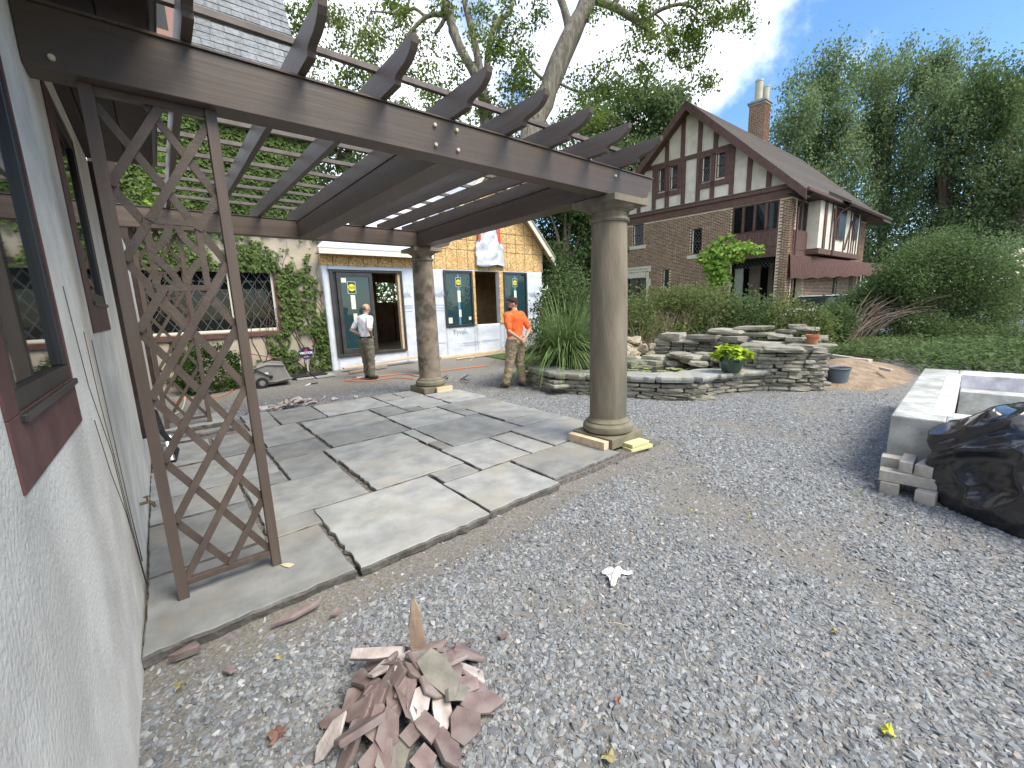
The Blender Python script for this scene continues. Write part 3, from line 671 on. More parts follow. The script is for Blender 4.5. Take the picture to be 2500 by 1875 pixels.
# eave: planked soffit and gutter
for i in range(4):
    mb = MB(); x0 = -.60+i*.192; mb.box(x0, x0+.186, -1.2, 5.55, 3.037+.004*(i % 2), 3.062); mb.build('soffit_plank', dbrown, hs, bevel=.002)
mb = MB(); mb.box(-.63, .165, -1.25, 5.56, 3.068, 3.12); mb.build('eave_roof', dbrown, hs)
mb = MB(); mb.tube([(.178, -1.2, 3.075), (.178, 5.58, 3.075)], .028, 10); mb.build('gutter', M('grey gutter', (.12, .12, .125), rough=.4, metal=.3), hs, smooth='auto')
mb = MB(); mb.box(-.50, -.25, 5.60, 5.72, .4, 3.03); mb.build('corner_board', dbrown, hs, bevel=.004)
# tap on the wall and dead vine stems
sp = thing('garden_tap', 'small corroded brass garden tap sticking out of the stucco wall', 'tap', (WX, 3.98, .27))
brass = M('old brass', (.22, .16, .09), (.30, .23, .14), rough=.45, metal=.8)
mb = MB(); mb.tube([(WX, 3.98, .27), (WX+.055, 3.98, .275), (WX+.075, 3.98, .25), (WX+.08, 3.98, .225)], [.011, .012, .013, .011], 10); mb.build('spout', brass, sp, smooth='auto')
mb = MB(); mb.tube([(WX+.045, 3.98, .275), (WX+.045, 3.98, .31)], .006, 8); mb.ell((WX+.045, 3.98, .315), (.022, .022, .006)); mb.build('handle', brass, sp, smooth='auto')
vs = MB()
for (pts) in ([(2.62, 1.75), (2.75, 1.3), (3.05, .9), (3.15, .5), (3.28, .1), (3.35, -.05)], [(2.95, 1.55), (3.0, 1.2), (3.12, .8), (3.22, .4), (3.33, 0)],
              [(2.7, 1.15), (2.85, .85), (3.1, .55), (3.22, .25), (3.34, -.04)], [(3.2, 1.5), (3.24, 1.0), (3.3, .5), (3.38, .1)]):
    vs.tube([(WX+.003, a+.03*pn(a, b, 5), b) for a, b in pts], [.0016]*(len(pts)-1)+[.003], 5)
tag(vs.build('dead_vine', M('dead vine', (.07, .06, .05), rough=.9)), 'thin dead vine stems clinging to the stucco wall below the second casement', 'vine')

# gable wall with the ivy, facing us at the back
YW = 11.85
def aw(px, py, y=YW): p = at(px, py, 1, y); return (p.x, p.z)
wins = []
for (xa, xb, yt, yb) in ((352, 448, 655, 822), (467, 556, 652, 806), (578, 662, 650, 800)):
    a = aw(xa, yb); b = aw(xb, yt); c = aw((xa+xb)/2, (yt+yb)/2); wins.append((a[0], b[0], wins[0][2] if wins else a[1], wins[0][3] if wins else b[1]))
mb = MB(); XR_ = aw(787, 600)[0]
ZE = aw(746, 335)[1]
for a, b, c, d in wall_cells(-.62, XR_, -.1, ZE, wins): mb.box(a, b, YW, YW+.3, c, d)
mb.build('gable_wall', stucco2, hs)
mb = MB(); mb.box(-.62, 1.30, YW, YW+.3, ZE+.002, ZE+4.2); mb.build('upper_wall', M('upper stucco', (.50, .46, .40), (.60, .56, .50), scale=3, rough=.9, bump=.3, bscale=30), hs)
mb = MB()
for i in range(5): mb.box(XR_-.16+.02*(i % 2), XR_+.05+.03*(i % 2), YW-.06, YW+.2, -.1+i*.11, .0+i*.11)
mb.build('foundation_stone', tanrock, hs, bevel=.02)
for (x0, x1, z0, z1) in wins:
    s = .05; f = MB()
    for q in ((x0, x1, z0, z0+s), (x0, x1, z1-s, z1), (x0, x0+s, z0+s, z1-s), (x1-s, x1, z0+s, z1-s)): f.box(q[0], q[1], YW+.03, YW+.08, q[2], q[3])
    fo = f.build('window_frame', cream, hs, bevel=.003)
    la = MB(); dx = (x1-x0)/4; dz = dx*1.55
    for sgn in (1, -1):
        k = -12
        while k < 14:
            P_ = []
            xs0 = x0 if sgn > 0 else x1
            for t in np.linspace(0, 1, 2):
                P_.append((xs0+sgn*(x1-x0)*t, z0+k*dz+(x1-x0)*t*1.55))
            (xa, za), (xb, zb) = P_
            t0, t1 = 0, 1
            if zb > z0 and za < z1:
                t0 = max(0, (z0-za)/(zb-za)); t1 = min(1, (z1-za)/(zb-za))
                if t1-t0 > .02: la.bar((xa+(xb-xa)*t0, YW+.055, za+(zb-za)*t0), (xa+(xb-xa)*t1, YW+.055, za+(zb-za)*t1), .012, .008, up=(0, 1, 0))
            k += 1
    la.build('lead_lattice', lead, fo)
    g = MB(); g.box(x0+.02, x1-.02, YW+.06, YW+.066, z0+.02, z1-.02); g.build('pane', gl_dark, fo)
    r = MB(); r.box(x0, x1, YW+.301, YW+.31, z0, z1); r.build('unlit_room_panel', dark, fo)  # dark sheet behind the glass stands for indoor shade
Z0, Z1 = wins[0][2], wins[0][3]
mb = MB(); mb.box(wins[0][0]-.3, wins[2][1]+.14, YW-.05, YW-.001, Z0-.14, Z0-.02); mb.build('window_sill', maroon, hs, bevel=.008)
mb = MB(); mb.box(wins[0][0]-.3, wins[2][1]+.12, YW-.035, YW-.001, Z1+.0, Z1+.13); mb.build('lintel', dbrown, hs, bevel=.004)
for a, b in ((wins[0][1], wins[1][0]), (wins[1][1], wins[2][0]), (wins[2][1], wins[2][1]+.1), (wins[0][0]-.3, wins[0][0])):
    mb = MB(); mb.box(a+.002, b-.002, YW-.03, YW-.002, Z0-.018, Z1-.002); mb.build('mullion', maroon, hs, bevel=.005)
mb = MB(); mb.box(-.60, -.22, 11.55, 11.80, .25, 5.5); mb.build('corner_post', dbrown, hs, bevel=.006)
# steep slate roof over the ivy wall, course by course
mb = MB(); slope = 2.35; n = 34; exposure_ = .19
for i in range(n):
    u = i*exposure_; y = YW-.22+u*math.cos(math.atan(slope)); z = ZE-.1+u*math.sin(math.atan(slope)); u2 = u+exposure_*1.25
    y2 = YW-.22+u2*math.cos(math.atan(slope)); z2 = ZE-.1+u2*math.sin(math.atan(slope)); nrm = Vector((0, -math.sin(math.atan(slope)), math.cos(math.atan(slope))))
    x = 1.30+random.uniform(-.1, 0)
    xe = XR_+.10
    while x < xe:
        w = random.uniform(.22, .34); xb = min(x+w-.006, xe)
        a = nrm*random.uniform(.018, .028); b = nrm*.004
        mb.add([(x, y+a.y, z+a.z), (xb, y+a.y, z+a.z), (xb, y2+b.y, z2+b.z), (x, y2+b.y, z2+b.z), (x, y, z), (xb, y, z), (xb, y2, z2), (x, y2, z2)],
               [(0, 1, 2, 3), (4, 7, 6, 5), (0, 4, 5, 1), (1, 5, 6, 2), (2, 6, 7, 3), (3, 7, 4, 0)]); x += w
mb.build('roof_slates', slate, hs, kind='stuff')
mb = MB(); hyp = n*exposure_; mb.add([(1.30, YW-.2, ZE-.12), (XR_+.06, YW-.2, ZE-.12), (XR_+.06, YW-.2+hyp*.39, ZE-.12+hyp*.92), (1.30, YW-.2+hyp*.39, ZE-.12+hyp*.92), (1.30, YW+4, ZE-.12), (XR_+.06, YW+4, ZE-.12)],
    [(0, 1, 2, 3), (0, 4, 5, 1), (1, 5, 2), (0, 3, 4), (3, 2, 5, 4)]); mb.build('roof', slate, hs)
a = aw(384, 90); b = aw(413, -40)
mb = MB(); mb.box(a[0]-.5, b[0], YW-.06, YW-.002, a[1], b[1]); mb.build('upper_window_surround', M('pink brown trim', (.26, .15, .12), rough=.6), hs, bevel=.01)
mb = MB(); mb.box(a[0]-.5, b[0]-.14, YW-.068, YW-.061, a[1]+.15, b[1]); mb.build('upper_pane', gl_dark, hs)
mb = MB(); mb.box(a[0]-.5, b[0]+.06, YW-.12, YW-.07, a[1]-.08, a[1]+.01); mb.build('upper_sill', M('pink brown trim', (.26, .15, .12)), hs, bevel=.01)
mb = MB(); mb.tube([(1.27, YW-.08, ZE-.1), (1.27, YW-.08, ZE+4)], .045, 8); mb.build('downspout', black, hs)

# ivy on the gable wall
iv = thing('climbing_ivy', 'dense green creeper covering the gable wall around the leaded windows', 'ivy', (2.2, YW-.05, 0))
pts = []
while len(pts) < 13500:
    x = rng.uniform(-.3, XR_+.03); z = rng.uniform(.15, ZE+.02)
    if any(a-.02 < x < b+.06 and c-.08 < z < d-.02 for a, b, c, d in [(wins[0][0]-.2, wins[2][1], Z0, Z1)]): continue
    cov = 1.05 if z > Z1+.9 else .55
    if x > XR_-.75 and z < Z1+.9: cov = .26
    if x > XR_-.38 and z < 3.2: cov = .02
    if z < Z0: cov = .35 if x > 2.0 else -.2
    n_ = pn(x*1.0, z*.8, 1.3, 4)+.5*pn(x, z, 3.7, 4)+.35*pn(x, z, 9, 1)
    if n_+cov < rng.random()*.9+.12: continue
    pts.append((x, YW-.02-rng.random()*.09, z))
P = np.array(pts); nr = np.tile(np.array([[.0, -1., .35]]), (len(P), 1)); V, k = leaf_polys(P, .085, shape='ivy', droop=1.2, nrm=nr, tilt=.33)
np_mesh('ivy_leaves', V, k, L_ivy, iv, kind='stuff')
mb = MB()
for i in range(26):
    x = rng.uniform(1.9, XR_-.05); z = .1; pts = [(x, YW-.012, z)]
    while z < rng.uniform(1.6, 3.4) and len(pts) < 14:
        x = min(XR_-.02, max(.3, x+rng.uniform(-.16, .12))); z += rng.uniform(.15, .35); pts.append((x, YW-.012, z))
    mb.tube(pts, [.011*(1-.07*j) for j in range(len(pts))], 5)
mb.build('ivy_stems', M('ivy stem', (.10, .075, .055), rough=.9), iv, kind='stuff')
# bright creeper spilling from the end of the eave
c = []
for (px, py, d_, r) in ((392, 390, 6.2, .13), (398, 430, 6.2, .14), (392, 480, 6.3, .12), (385, 530, 6.3, .10), (378, 455, 6.2, .10), (372, 505, 6.2, .07)):
    q = atd(px, py, d_); c.append(np.array(q[:])+rng.normal(size=(90, 3))*r*.6)
P = np.concatenate(c); V, k = leaf_polys(P, .06, shape='ivy', droop=1)
cr_ = thing('hanging_creeper', 'bright yellow green creeper hanging beside the end of the eave gutter', 'creeper', tuple(P.mean(0)))
np_mesh('creeper_leaves', V, k, L_vine, cr_, kind='stuff')

# ------------------------------------------------------------------ unfinished addition
YA = 11.7
def aa(px, py, y=YA): p = at(px, py, 1, y); return (p.x, p.z)
zz = lambda x, y: (750+x/3.687, 500+y/3.687)
ad = thing('house_addition', 'unfinished house addition in white housewrap and strand board with new dark windows', 'house', (7, YA, 0))
x0a = aa(*zz(165, 900))[0]; x1a = aa(*zz(2115, 900))[0]
zb = .03; zwt = aa(*zz(1300, 582))[1]; zfas = aa(*zz(500, 470))[1]; zfast = aa(*zz(500, 410))[1]
dl, dt = aa(*zz(180, 580)); dr, _ = aa(*zz(845, 600)); _, db = aa(*zz(600, 1340)); dt = aa(*zz(500, 590))[1]
W1 = [aa(*zz(1232, 820))[0], aa(*zz(1490, 820))[0]]; W2 = [aa(*zz(1513, 820))[0], aa(*zz(1725, 820))[0]]; W3 = [aa(*zz(1762, 820))[0], aa(*zz(1975, 820))[0]]
wz0 = aa(*zz(1390, 1095))[1]; wz1 = zwt-.03; wz2 = aa(*zz(1620, 1072))[1]
dl = aa(*zz(225, 900))[0]; dr = aa(*zz(865, 900))[0]
holes = [(dl, dr, db, dt), (W1[0], W1[1], wz0, wz1), (W2[0], W2[1], wz2, wz1), (W3[0], W3[1], wz2, wz1)]
ztop_wrap = zwt-.005
mb = MB()
for a, b, c, d in wall_cells(x0a, x1a, zb, ztop_wrap, holes): mb.box(a, b, YA, YA+.15, c, d)
mb.build('wrapped_wall', wrap, ad)
# the wrap itself hangs a little loose in front: rippled sheets
def ripple(name, a, b, c, d, mat, seed):
    nx, nz = max(2, int((b-a)/.07)), max(2, int((d-c)/.07)); vs = []
    for j in range(nz+1):
        for i in range(nx+1):
            x = a+(b-a)*i/nx; z = c+(d-c)*j/nz; e = min(i, nx-i, 2)*min(j, nz-j, 2)/4
            vs.append((x, YA-.012-.024*e*(pn(x*1.2, z*3.2, 1.3, seed)+.5*pn(x*3, z*4, 2, seed)), z))
    m = MB(); m.add(vs, [(j*(nx+1)+i, j*(nx+1)+i+1, (j+1)*(nx+1)+i+1, (j+1)*(nx+1)+i) for j in range(nz) for i in range(nx)])
    o = m.build(name, mat, ad, smooth=True, fix=False); s = o.modifiers.new('thick', 'SOLIDIFY'); s.thickness = .003; return o
for i, (a, b, c, d) in enumerate(wall_cells(x0a, x1a, zb, ztop_wrap, holes)): ripple('wrap_sheet', a+.001, b-.001, c+.001, d-.001, wrap, i)
# strand board bands and gable
gx0 = aa(*zz(1128, 520))[0]-1.15; ge = aa(*zz(2115, 410)); apx = aa(1190, 402); gL = 2*apx[0]-ge[0]
mb = MB()
xs = [x0a]
while xs[-1] < gL-.3: xs.append(xs[-1]+1.22)
xs[-1] = gL
for i in range(len(xs)-1):
    mb = MB(); mb.box(xs[i]+.003, xs[i+1]-.003, YA+.004, YA+.15, ztop_wrap+.004, zfas+.2); mb.build('strand_board', osb_l, ad)
rows = [ztop_wrap+.004, ztop_wrap+.62, ztop_wrap+1.24, ztop_wrap+2.46, apx[1]]
sl_g = (apx[1]-ge[1])/(ge[0]-apx[0])
def clip_gable(xa, xb, za, zb_):
    poly = [(xa, za), (xb, za), (xb, zb_), (xa, zb_)]
    def clip(poly, f):
        out = []
        for i in range(len(poly)):
            p, q = poly[i], poly[(i+1) % len(poly)]; fp, fq = f(p), f(q)
            if fp >= 0: out.append(p)
            if fp*fq < 0: t = fp/(fp-fq); out.append((p[0]+(q[0]-p[0])*t, p[1]+(q[1]-p[1])*t))
        return out
    poly = clip(poly, lambda p: apx[1]-sl_g*(p[0]-apx[0])-p[1]); poly = clip(poly, lambda p: apx[1]+sl_g*(p[0]-apx[0])-p[1]) if poly else poly
    return poly
for r in range(4):
    x = gL-(0 if r % 2 else .6)
    while x < ge[0]:
        poly = clip_gable(max(gL, x)+.003, min(x+1.9, ge[0])-.003, rows[r]+.003, rows[r+1]-.003)
        if len(poly) > 2:
            mb = MB(); mb.prism(poly, lambda a, b, c: (a, c, b), YA+.004+.002*(r % 2), YA+.15); mb.build('strand_board', osb_l, ad)
        x += 1.9
linem = M('nailing line print', (.10, .06, .03), rough=.9); mb = MB()
x = gL+.2
while x < ge[0]:
    zt_ = min(apx[1]-sl_g*abs(x-apx[0]), 99)-.02
    if zt_ > rows[0]: mb.box(x-.006, x+.006, YA+.0, YA+.0035, rows[0], zt_)
    x += .406
for z in (rows[0]+.62, rows[0]+1.24, rows[0]+.93, rows[0]+1.66, rows[0]+2.1):
    h = (apx[1]-z)/sl_g-.02
    if h > 0: mb.box(apx[0]-h, min(apx[0]+h, ge[0]), YA-.001, YA-.0002, z-.005, z+.005)
x = x0a+.3
while x < gL: mb.box(x-.008, x+.008, YA-.0, YA+.0035, ztop_wrap, zfas); x += .406
mb.build('nailing_lines', linem, ad, kind='stuff')
# fascia, roof planes, rakes
mb = MB(); mb.box(x0a-.12, gL-.02, YA-.36, YA-.32, zfas, zfast); mb.build('fascia_board', cream, ad, bevel=.003)
mb = MB(); mb.box(x0a-.12, gL-.02, YA-.32, YA, zfas+.02, zfas+.03); mb.build('soffit', M('plywood soffit', (.34, .22, .10), (.42, .29, .15), rough=.8), ad)
rp = 3.2; membr = M('white roof membrane', (.48, .52, .62), (.58, .62, .70), scale=1.2, rough=.5, bump=.3, bscale=8, c3=(.48, .52, .62), s3=5, ramp3=(.6, .75))
mb = MB(); s_ = .92
ridge_y = YA-.36+3.0; ridge_z = zfast+3.0*s_
mb.add([(x0a-.14, YA-.37, zfast+.01), (ge[0], YA-.37, zfast+.01), (ge[0], ridge_y+.4, ridge_z+.37), (x0a-.14, ridge_y+.4, ridge_z+.37),
        (x0a-.14, YA-.37, zfast-.02), (ge[0], YA-.37, zfast-.02), (ge[0], ridge_y+.4, ridge_z+.34), (x0a-.14, ridge_y+.4, ridge_z+.34)],
       [(0, 1, 2, 3), (4, 7, 6, 5), (0, 4, 5, 1), (1, 5, 6, 2), (2, 6, 7, 3), (3, 7, 4, 0)])
roofm = MB(); roofm.v = [v for v in mb.v]; 
# keep the plane only left of the gable: rebuild with the gable side cut on the valley
zv = lambda x: apx[1]+sl_g*(x-apx[0])            # height of the gable's left slope over x
def main_y(z): return YA-.37+(z-zfast)/s_
vx0 = gL-.25; P0 = (vx0, main_y(max(zfast, zv(vx0))), max(zfast, zv(vx0))); P1 = (apx[0], main_y(apx[1]), apx[1])
mb = MB(); q = [(x0a-.14, YA-.37, zfast), (vx0, YA-.37, zfast), P0, P1, (x0a+.9, main_y(zfast+.85), zfast+.85)]
mb.add(q+[(a, b, c-.03) for a, b, c in q], [tuple(range(5)), tuple(range(5, 10))[::-1]]+[(i, 5+i, 5+(i+1) % 5, (i+1) % 5) for i in range(5)]); mb.build('roof', membr, ad)
def rake(p, q, y0, y1, w, mat, name, dz=0):
    m = MB(); m.add([(p[0], y0, p[1]+dz), (q[0], y0, q[1]+dz), (q[0], y0, q[1]+dz-w), (p[0], y0, p[1]+dz-w), (p[0], y1, p[1]+dz), (q[0], y1, q[1]+dz), (q[0], y1, q[1]+dz-w), (p[0], y1, p[1]+dz-w)],
        [(0, 3, 2, 1), (4, 5, 6, 7), (0, 1, 5, 4), (1, 2, 6, 5), (2, 3, 7, 6), (3, 0, 4, 7)]); return m.build(name, mat, ad)
ov = .40; eR = (ge[0]+ov, ge[1]-ov*sl_g); eL = (gL-.18, ge[1]-.18*sl_g)
rake(apx, eR, YA-.30, YA-.262, .24, cream, 'rake_board', .10); rake(apx, eL, YA-.30, YA-.262, .24, cream, 'rake_board', .10)
rake(apx, eR, YA-.34, YA+5, .022, pine, 'roof_deck', .13); rake(apx, eL, YA-.34, YA+3.2, .022, pine, 'roof_deck', .13)
rake(apx, eR, YA-.33, YA+5, .012, membr, 'roof_underlay', .144); rake(apx, eL, YA-.33, YA+3.2, .012, membr, 'roof_underlay', .144)
for k in range(5):
    t = .18+.2*k; x = apx[0]+(eR[0]-apx[0])*t; z = apx[1]+(eR[1]-apx[1])*t
rake((ge[0]-.03, ge[1]+.03), eR, YA-.26, YA+.0, .02, M('plywood soffit', (.3, .2, .1)), 'rake_soffit', -.0)
mb = MB(); mb.box(ge[0]-.1, ge[0], YA+.003, YA+.16, ztop_wrap, ge[1]); mb.build('corner_stud', pine, ad)
mb = MB(); mb.box(ge[0]-.15, ge[0]+.0, YA+.16, YA+5, zb, ge[1]-.1); mb.build('side_wall', M('plywood wall', (.30, .19, .09), (.4, .27, .14), rough=.9), ad)
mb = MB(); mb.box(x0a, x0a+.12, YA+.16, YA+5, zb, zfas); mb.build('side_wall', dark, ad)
# inside
studm = M('stud timber', (.30, .21, .12), (.40, .29, .18), scale=6, rough=.8)
mb = MB(); mb.box(x0a+.12, ge[0]-.15, YA+.15, YA+5, .30, .38); mb.build('floor', M('plywood floor', (.42, .32, .19), (.52, .41, .26), scale=5, rough=.8), ad)
mb = MB(); bw = wall_cells(x0a, ge[0], .3, zfas, [(at(918, 700, 1, YA+4.9).x, at(974, 700, 1, YA+4.9).x, at(945, 738, 1, YA+4.9).z, at(945, 690, 1, YA+4.9).z), (W2[0]+.3, W2[0]+1.3, .9, 2.5), (W2[0]+1.5, W2[0]+2.6, .9, 2.5)])
for a, b, c, d in bw: mb.box(a, b, YA+4.9, YA+5, c, d)
mb.build('back_wall', M('bare sheathing inside', (.20, .13, .075), (.28, .19, .12), rough=.9), ad)
mb = MB(); mb.box(x0a, ge[0], YA+.15, YA+5, zfas-.05, zfas-.02); mb.build('ceiling', studm, ad)
for x in np.arange(x0a+.5, ge[0], 1.2):
    mb = MB(); mb.box(x-.02, x+.02, YA+4.78, YA+4.89, .38, zfas-.05); mb.build('stud', studm, ad)
tool = thing('stacked_boxes', 'dark blue boxes stacked inside the addition beyond the open sliding door', 'boxes', (dl+1.9, YA+2.6, .38))
for i, q in enumerate(((0, .8, 0, .5, 0, .55), (.05, .7, .02, .5, .56, 1.0), (.1, .75, .0, .45, 1.01, 1.5))):
    mb = MB(); mb.box(dl+1.3+q[0], dl+1.3+q[1], YA+2.6+q[2], YA+2.6+q[3], .38+q[4], .38+q[5]); mb.build('box', M('navy carton', (.012, .02, .05), (.02, .03, .075), rough=.6), tool, bevel=.01)
# windows
stick = M('yellow sticker', (.62, .60, .06), rough=.5); stick_b = M('sticker border', (.03, .035, .02), rough=.5); paper = M('pale green paper', (.60, .66, .50), (.70, .74, .62), scale=9, rough=.7)
tapeb = M('blue film', (.10, .22, .34), rough=.4)
def text_mesh(name, s, size, loc, mat, parent, align='CENTER', shear=0, ext=.001, rot=0, bold=0):
    cu = bpy.data.curves.new(name, 'FONT'); cu.body = s; cu.size = size; cu.align_x = align; cu.align_y = 'CENTER'; cu.extrude = ext; cu.shear = shear; cu.offset = bold
    o = bpy.data.objects.new(name, cu); me = eval_alone(o)
    bpy.data.objects.remove(o); me.materials.clear(); me.materials.append(mat)
    o = bpy.data.objects.new(name, me); COL.objects.link(o); b = WL.get(parent, Vector((0, 0, 0))) if parent else Vector((0, 0, 0))
    o.rotation_euler = (math.pi/2, rot, 0); o.location = Vector(loc)-b; o.parent = parent; WL[o] = b; return o
def sticker(parent, x, z, y, s=1.):
    mb = MB(); mb.box(x-.095*s, x+.095*s, y-.004, y, z-.135*s, z+.135*s); a = mb.build('label', paper, parent)
    mb = MB(); mb.box(x-.085*s, x+.085*s, y-.006, y-.0042, z-.125*s, z+.125*s); mb.build('label_field', stick_b, parent)
    mb = MB(); mb.tube([(x, y-.0062, z), (x, y-.008, z)], .083*s, 24); mb.build('label_disc', stick, parent)
    text_mesh('lettering', 'Pella', .085*s, (x, y-.0095, z-.005), stick_b, parent, shear=.35, rot=-.12)
def fixed_window(x0, x1, z0, z1, lbl=True, glass=gl_teal, scr=False):
    mb = MB(); s = .065
    for q in ((x0, x1, z0, z0+s), (x0, x1, z1-s, z1), (x0, x0+s, z0+s, z1-s), (x1-s, x1, z0+s, z1-s)): mb.box(q[0], q[1], YA-.055, YA+.05, q[2], q[3])
    fo = mb.build('window_frame', bronze, ad, bevel=.004)
    mb = MB(); mb.box(x0+s, x1-s, YA-.008, YA+.002, z0+s, z1-s); mb.build('pane', glass, fo)
    if lbl:
        c = (x0+x1)/2; y = YA-.009; sticker(fo, c, z1-.36, y, 1.05)
        for q in ((c-.05, c+.06, z1-.98, z1-.62), (c-.03, c+.06, z1-1.45, z1-1.22), (x0+.11, x0+.25, z0+.12, z0+.3), (x1-.2, x1-.11, z0+.2, z0+.3)):
            mb = MB(); mb.box(q[0], q[1], y-.003, y, q[2], q[3]); mb.build('paper_slip', paper, fo)
        mb = MB(); mb.box(c-.035, c+.035, y-.0015, y-.0002, z0+s, z1-s); mb.build('film_strip', tapeb, fo)
        pass
    return fo
fixed_window(W1[0], W1[1], wz0, wz1); fixed_window(W3[0], W3[1], wz2, wz1)
for a, b in ((W1[1], W2[0]), (W2[1], W3[0])):
    mb = MB(); mb.box(a+.004, b-.004, YA-.04, YA+.12, wz2-.01, wz1-.002); mb.build('stud', osb_l, ad, bevel=.003)
mb = MB(); mb.box(W2[0]-.02, W2[1]+.02, YA-.01, YA+.13, wz2-.03, wz2); mb.build('rough_sill', pine, ad)
# sliding door
dm = (dl+dr)/2+.02; s = .06; mb = MB()
for q in ((dl, dr, db, db+.06), (dl, dr, dt-.06, dt), (dl, dl+.07, db+.06, dt-.06), (dr-.05, dr, db+.06, dt-.06)): mb.box(q[0], q[1], YA-.07, YA+.13, q[2], q[3])
do = mb.build('sliding_door', bronze, ad, bevel=.004)
mb = MB(); sx0 = dl+.16; s = .10
for q in ((sx0, dm+.1, db+.07, db+.2), (sx0, dm+.1, dt-.17, dt-.07), (sx0, sx0+s, db+.2, dt-.17), (dm+.0, dm+.1, db+.2, dt-.17)): mb.box(q[0], q[1], YA-.05, YA-.005, q[2], q[3])
mb.build('door_sash', bronze, do, bevel=.004)
mb = MB(); mb.box(sx0+s, dm, YA-.03, YA-.022, db+.2, dt-.17); mb.build('pane', gl_teal, do)
mb = MB(); mb.box(dl+.07, sx0+.06, YA+.0, YA+.06, db+.06, dt-.06); mb.build('fixed_stile', black, do)
mb = MB(); mb.box(dr-.12, dr-.052, YA-.02, YA+.12, db+.06, dt-.06); mb.build('jamb_liner', pine, do)
c = sx0+s+.28; y = YA-.031
sticker(do, c, dt-.46, y, 1.15)
for q in ((c-.05, c+.07, dt-1.03, dt-.66), (c-.02, c+.08, dt-1.4, dt-1.15), (sx0+s+.02, sx0+s+.15, dt-.33, dt-.21)):
    mb = MB(); mb.box(q[0], q[1], y-.003, y, q[2], q[3]); mb.build('paper_slip', paper, do)
mb = MB(); mb.box(dl-.03, dr+.03, YA-.10, YA-.005, dt+.002, dt+.03); mb.build('head_flashing', M('aluminium drip', (.35, .38, .38), rough=.35, metal=.7), ad)
# printing on the wrap
for (txt, px, py, sz) in (('ek', 895*1.0, 802, .26), ('vek', 1190, 800, .26), ('vek.', 2035, 802, .26), ('yw', 2035, 1035, .24), ('Tyvek.', 1380, 1140, .22)):
    q = aa(*zz(px, py)); text_mesh('wrap_lettering', txt, sz, (q[0], YA-.034, q[1]), M('pale wrap print', (.37, .41, .49), rough=.7), ad, bold=.002)
for (px, py, w) in ((905, 905, .3), (905, 925, .3), (1200, 900, .42), (1200, 925, .4), (2035, 900, .42), (2035, 925, .42), (1480, 1235, .7), (1480, 1255, .6), (1650, 1215, .7), (1210, 1240, .3), (905, 955, .3), (1200, 950, .38), (2035, 948, .38)):
    q = aa(*zz(px, py)); mb = MB(); mb.box(q[0]-w/2, q[0]+w/2, YA-.0335, YA-.031, q[1]-.008, q[1]+.008); mb.build('wrap_print', M('pale wrap print', (.50, .54, .62)), ad)
# sheet of clear plastic taped over the gable opening
g4 = lambda x, y: (950+x/4.424, 380+y/4.424)
tA = aa(*g4(955, 640)); tB = aa(*g4(1150, 640)); bA = aa(*g4(922, 1190)); bB = aa(*g4(1240, 1205)); mid = aa(*g4(940, 910)); midR = aa(*g4(1165, 960))
nx, nz = 26, 40; vs = []
for j in range(nz+1):
    t = j/nz; z = tA[1]+(bA[1]-tA[1])*t
    kx = min(1, max(0, (t-.42)/.2)); xl = tA[0]*(1-kx)+(bA[0]+.03)*kx; xr = tB[0]*(1-kx)+(bB[0])*kx
    for i in range(nx+1):
        u = i/nx; bulge = .16*math.sin(math.pi*u)*max(0, t-.35)**.7*1.3
        vs.append((xl+(xr-xl)*u+.02*pn(i*.4, j*.3, 1, 3), YA-.03-bulge-.05*(.5+pn(u*3+t*1.5, t*4, 1.6, 2)+.6*pn(u*9+t*3, t*5, 1.4, 6)), z-(.05*math.sin(u*7) if j == nz else 0)))
mb = MB(); mb.add(vs, [(j*(nx+1)+i, (j+1)*(nx+1)+i, (j+1)*(nx+1)+i+1, j*(nx+1)+i+1) for j in range(nz) for i in range(nx)])
ps = mb.build('plastic_sheet', M('cloudy plastic', (.42, .44, .47), (.56, .58, .61), scale=5, rough=.3, spec=.6), None, smooth=True, fix=False)
s_m = ps.modifiers.new('t', 'SOLIDIFY'); s_m.thickness = .003
tag(ps, 'cloudy plastic sheet taped over the opening in the strand board gable', 'plastic sheet')
rt_ = thing('red_tape', 'red tape strips holding the plastic sheet on the gable', 'tape', (tA[0], YA, tA[1]))
for x, za, zb_ in ((tA[0]-.04, tA[1], aa(*g4(940, 915))[1]), (tB[0]+.03, tB[1], aa(*g4(1165, 955))[1])):
    mb = MB(); mb.bar((x, YA-.10, za), (x+.02, YA-.10, zb_), .085, .006, up=(0, 1, 0)); mb.build('tape_strip', M('red tape', (.72, .06, .04), rough=.4), rt_)
# boards and planks along the foot
fb = [(zz(330, 1510), zz(980, 1425), .17, 'weathered'), ]
a = at(*zz(340, 1505), 1, YA-.42); b = at(*zz(990, 1425), 1, YA-.42)
pl = wood_block('long pine plank lying against the foot of the wrapped wall left of the far column', (a.x, YA-.30, gz(a.x, YA-.3)+.09), (b.x+.1, YA-.24, gz(b.x, YA-.3)+.17), .17, .04, pine)
wood_block('short broken board lying on the dirt beside the man in the white shirt', (a.x-.0, YA-.75, gz(0, YA-.75)+.05), (a.x+1.1, YA-.55, gz(0, YA-.55)+.07), .10, .035, M('weathered board', (.30, .22, .14), (.38, .29, .19), stretch=(6, 1, 1), rough=.8))
a = aa(*zz(1200, 1405)); b = aa(*zz(2110, 1305))
wood_block('long pine sill board at the foot of the wrapped wall right of the far column', (a[0], YA-.04, .055), (x1a+.02, YA-.04, .055), .05, .14, pine)
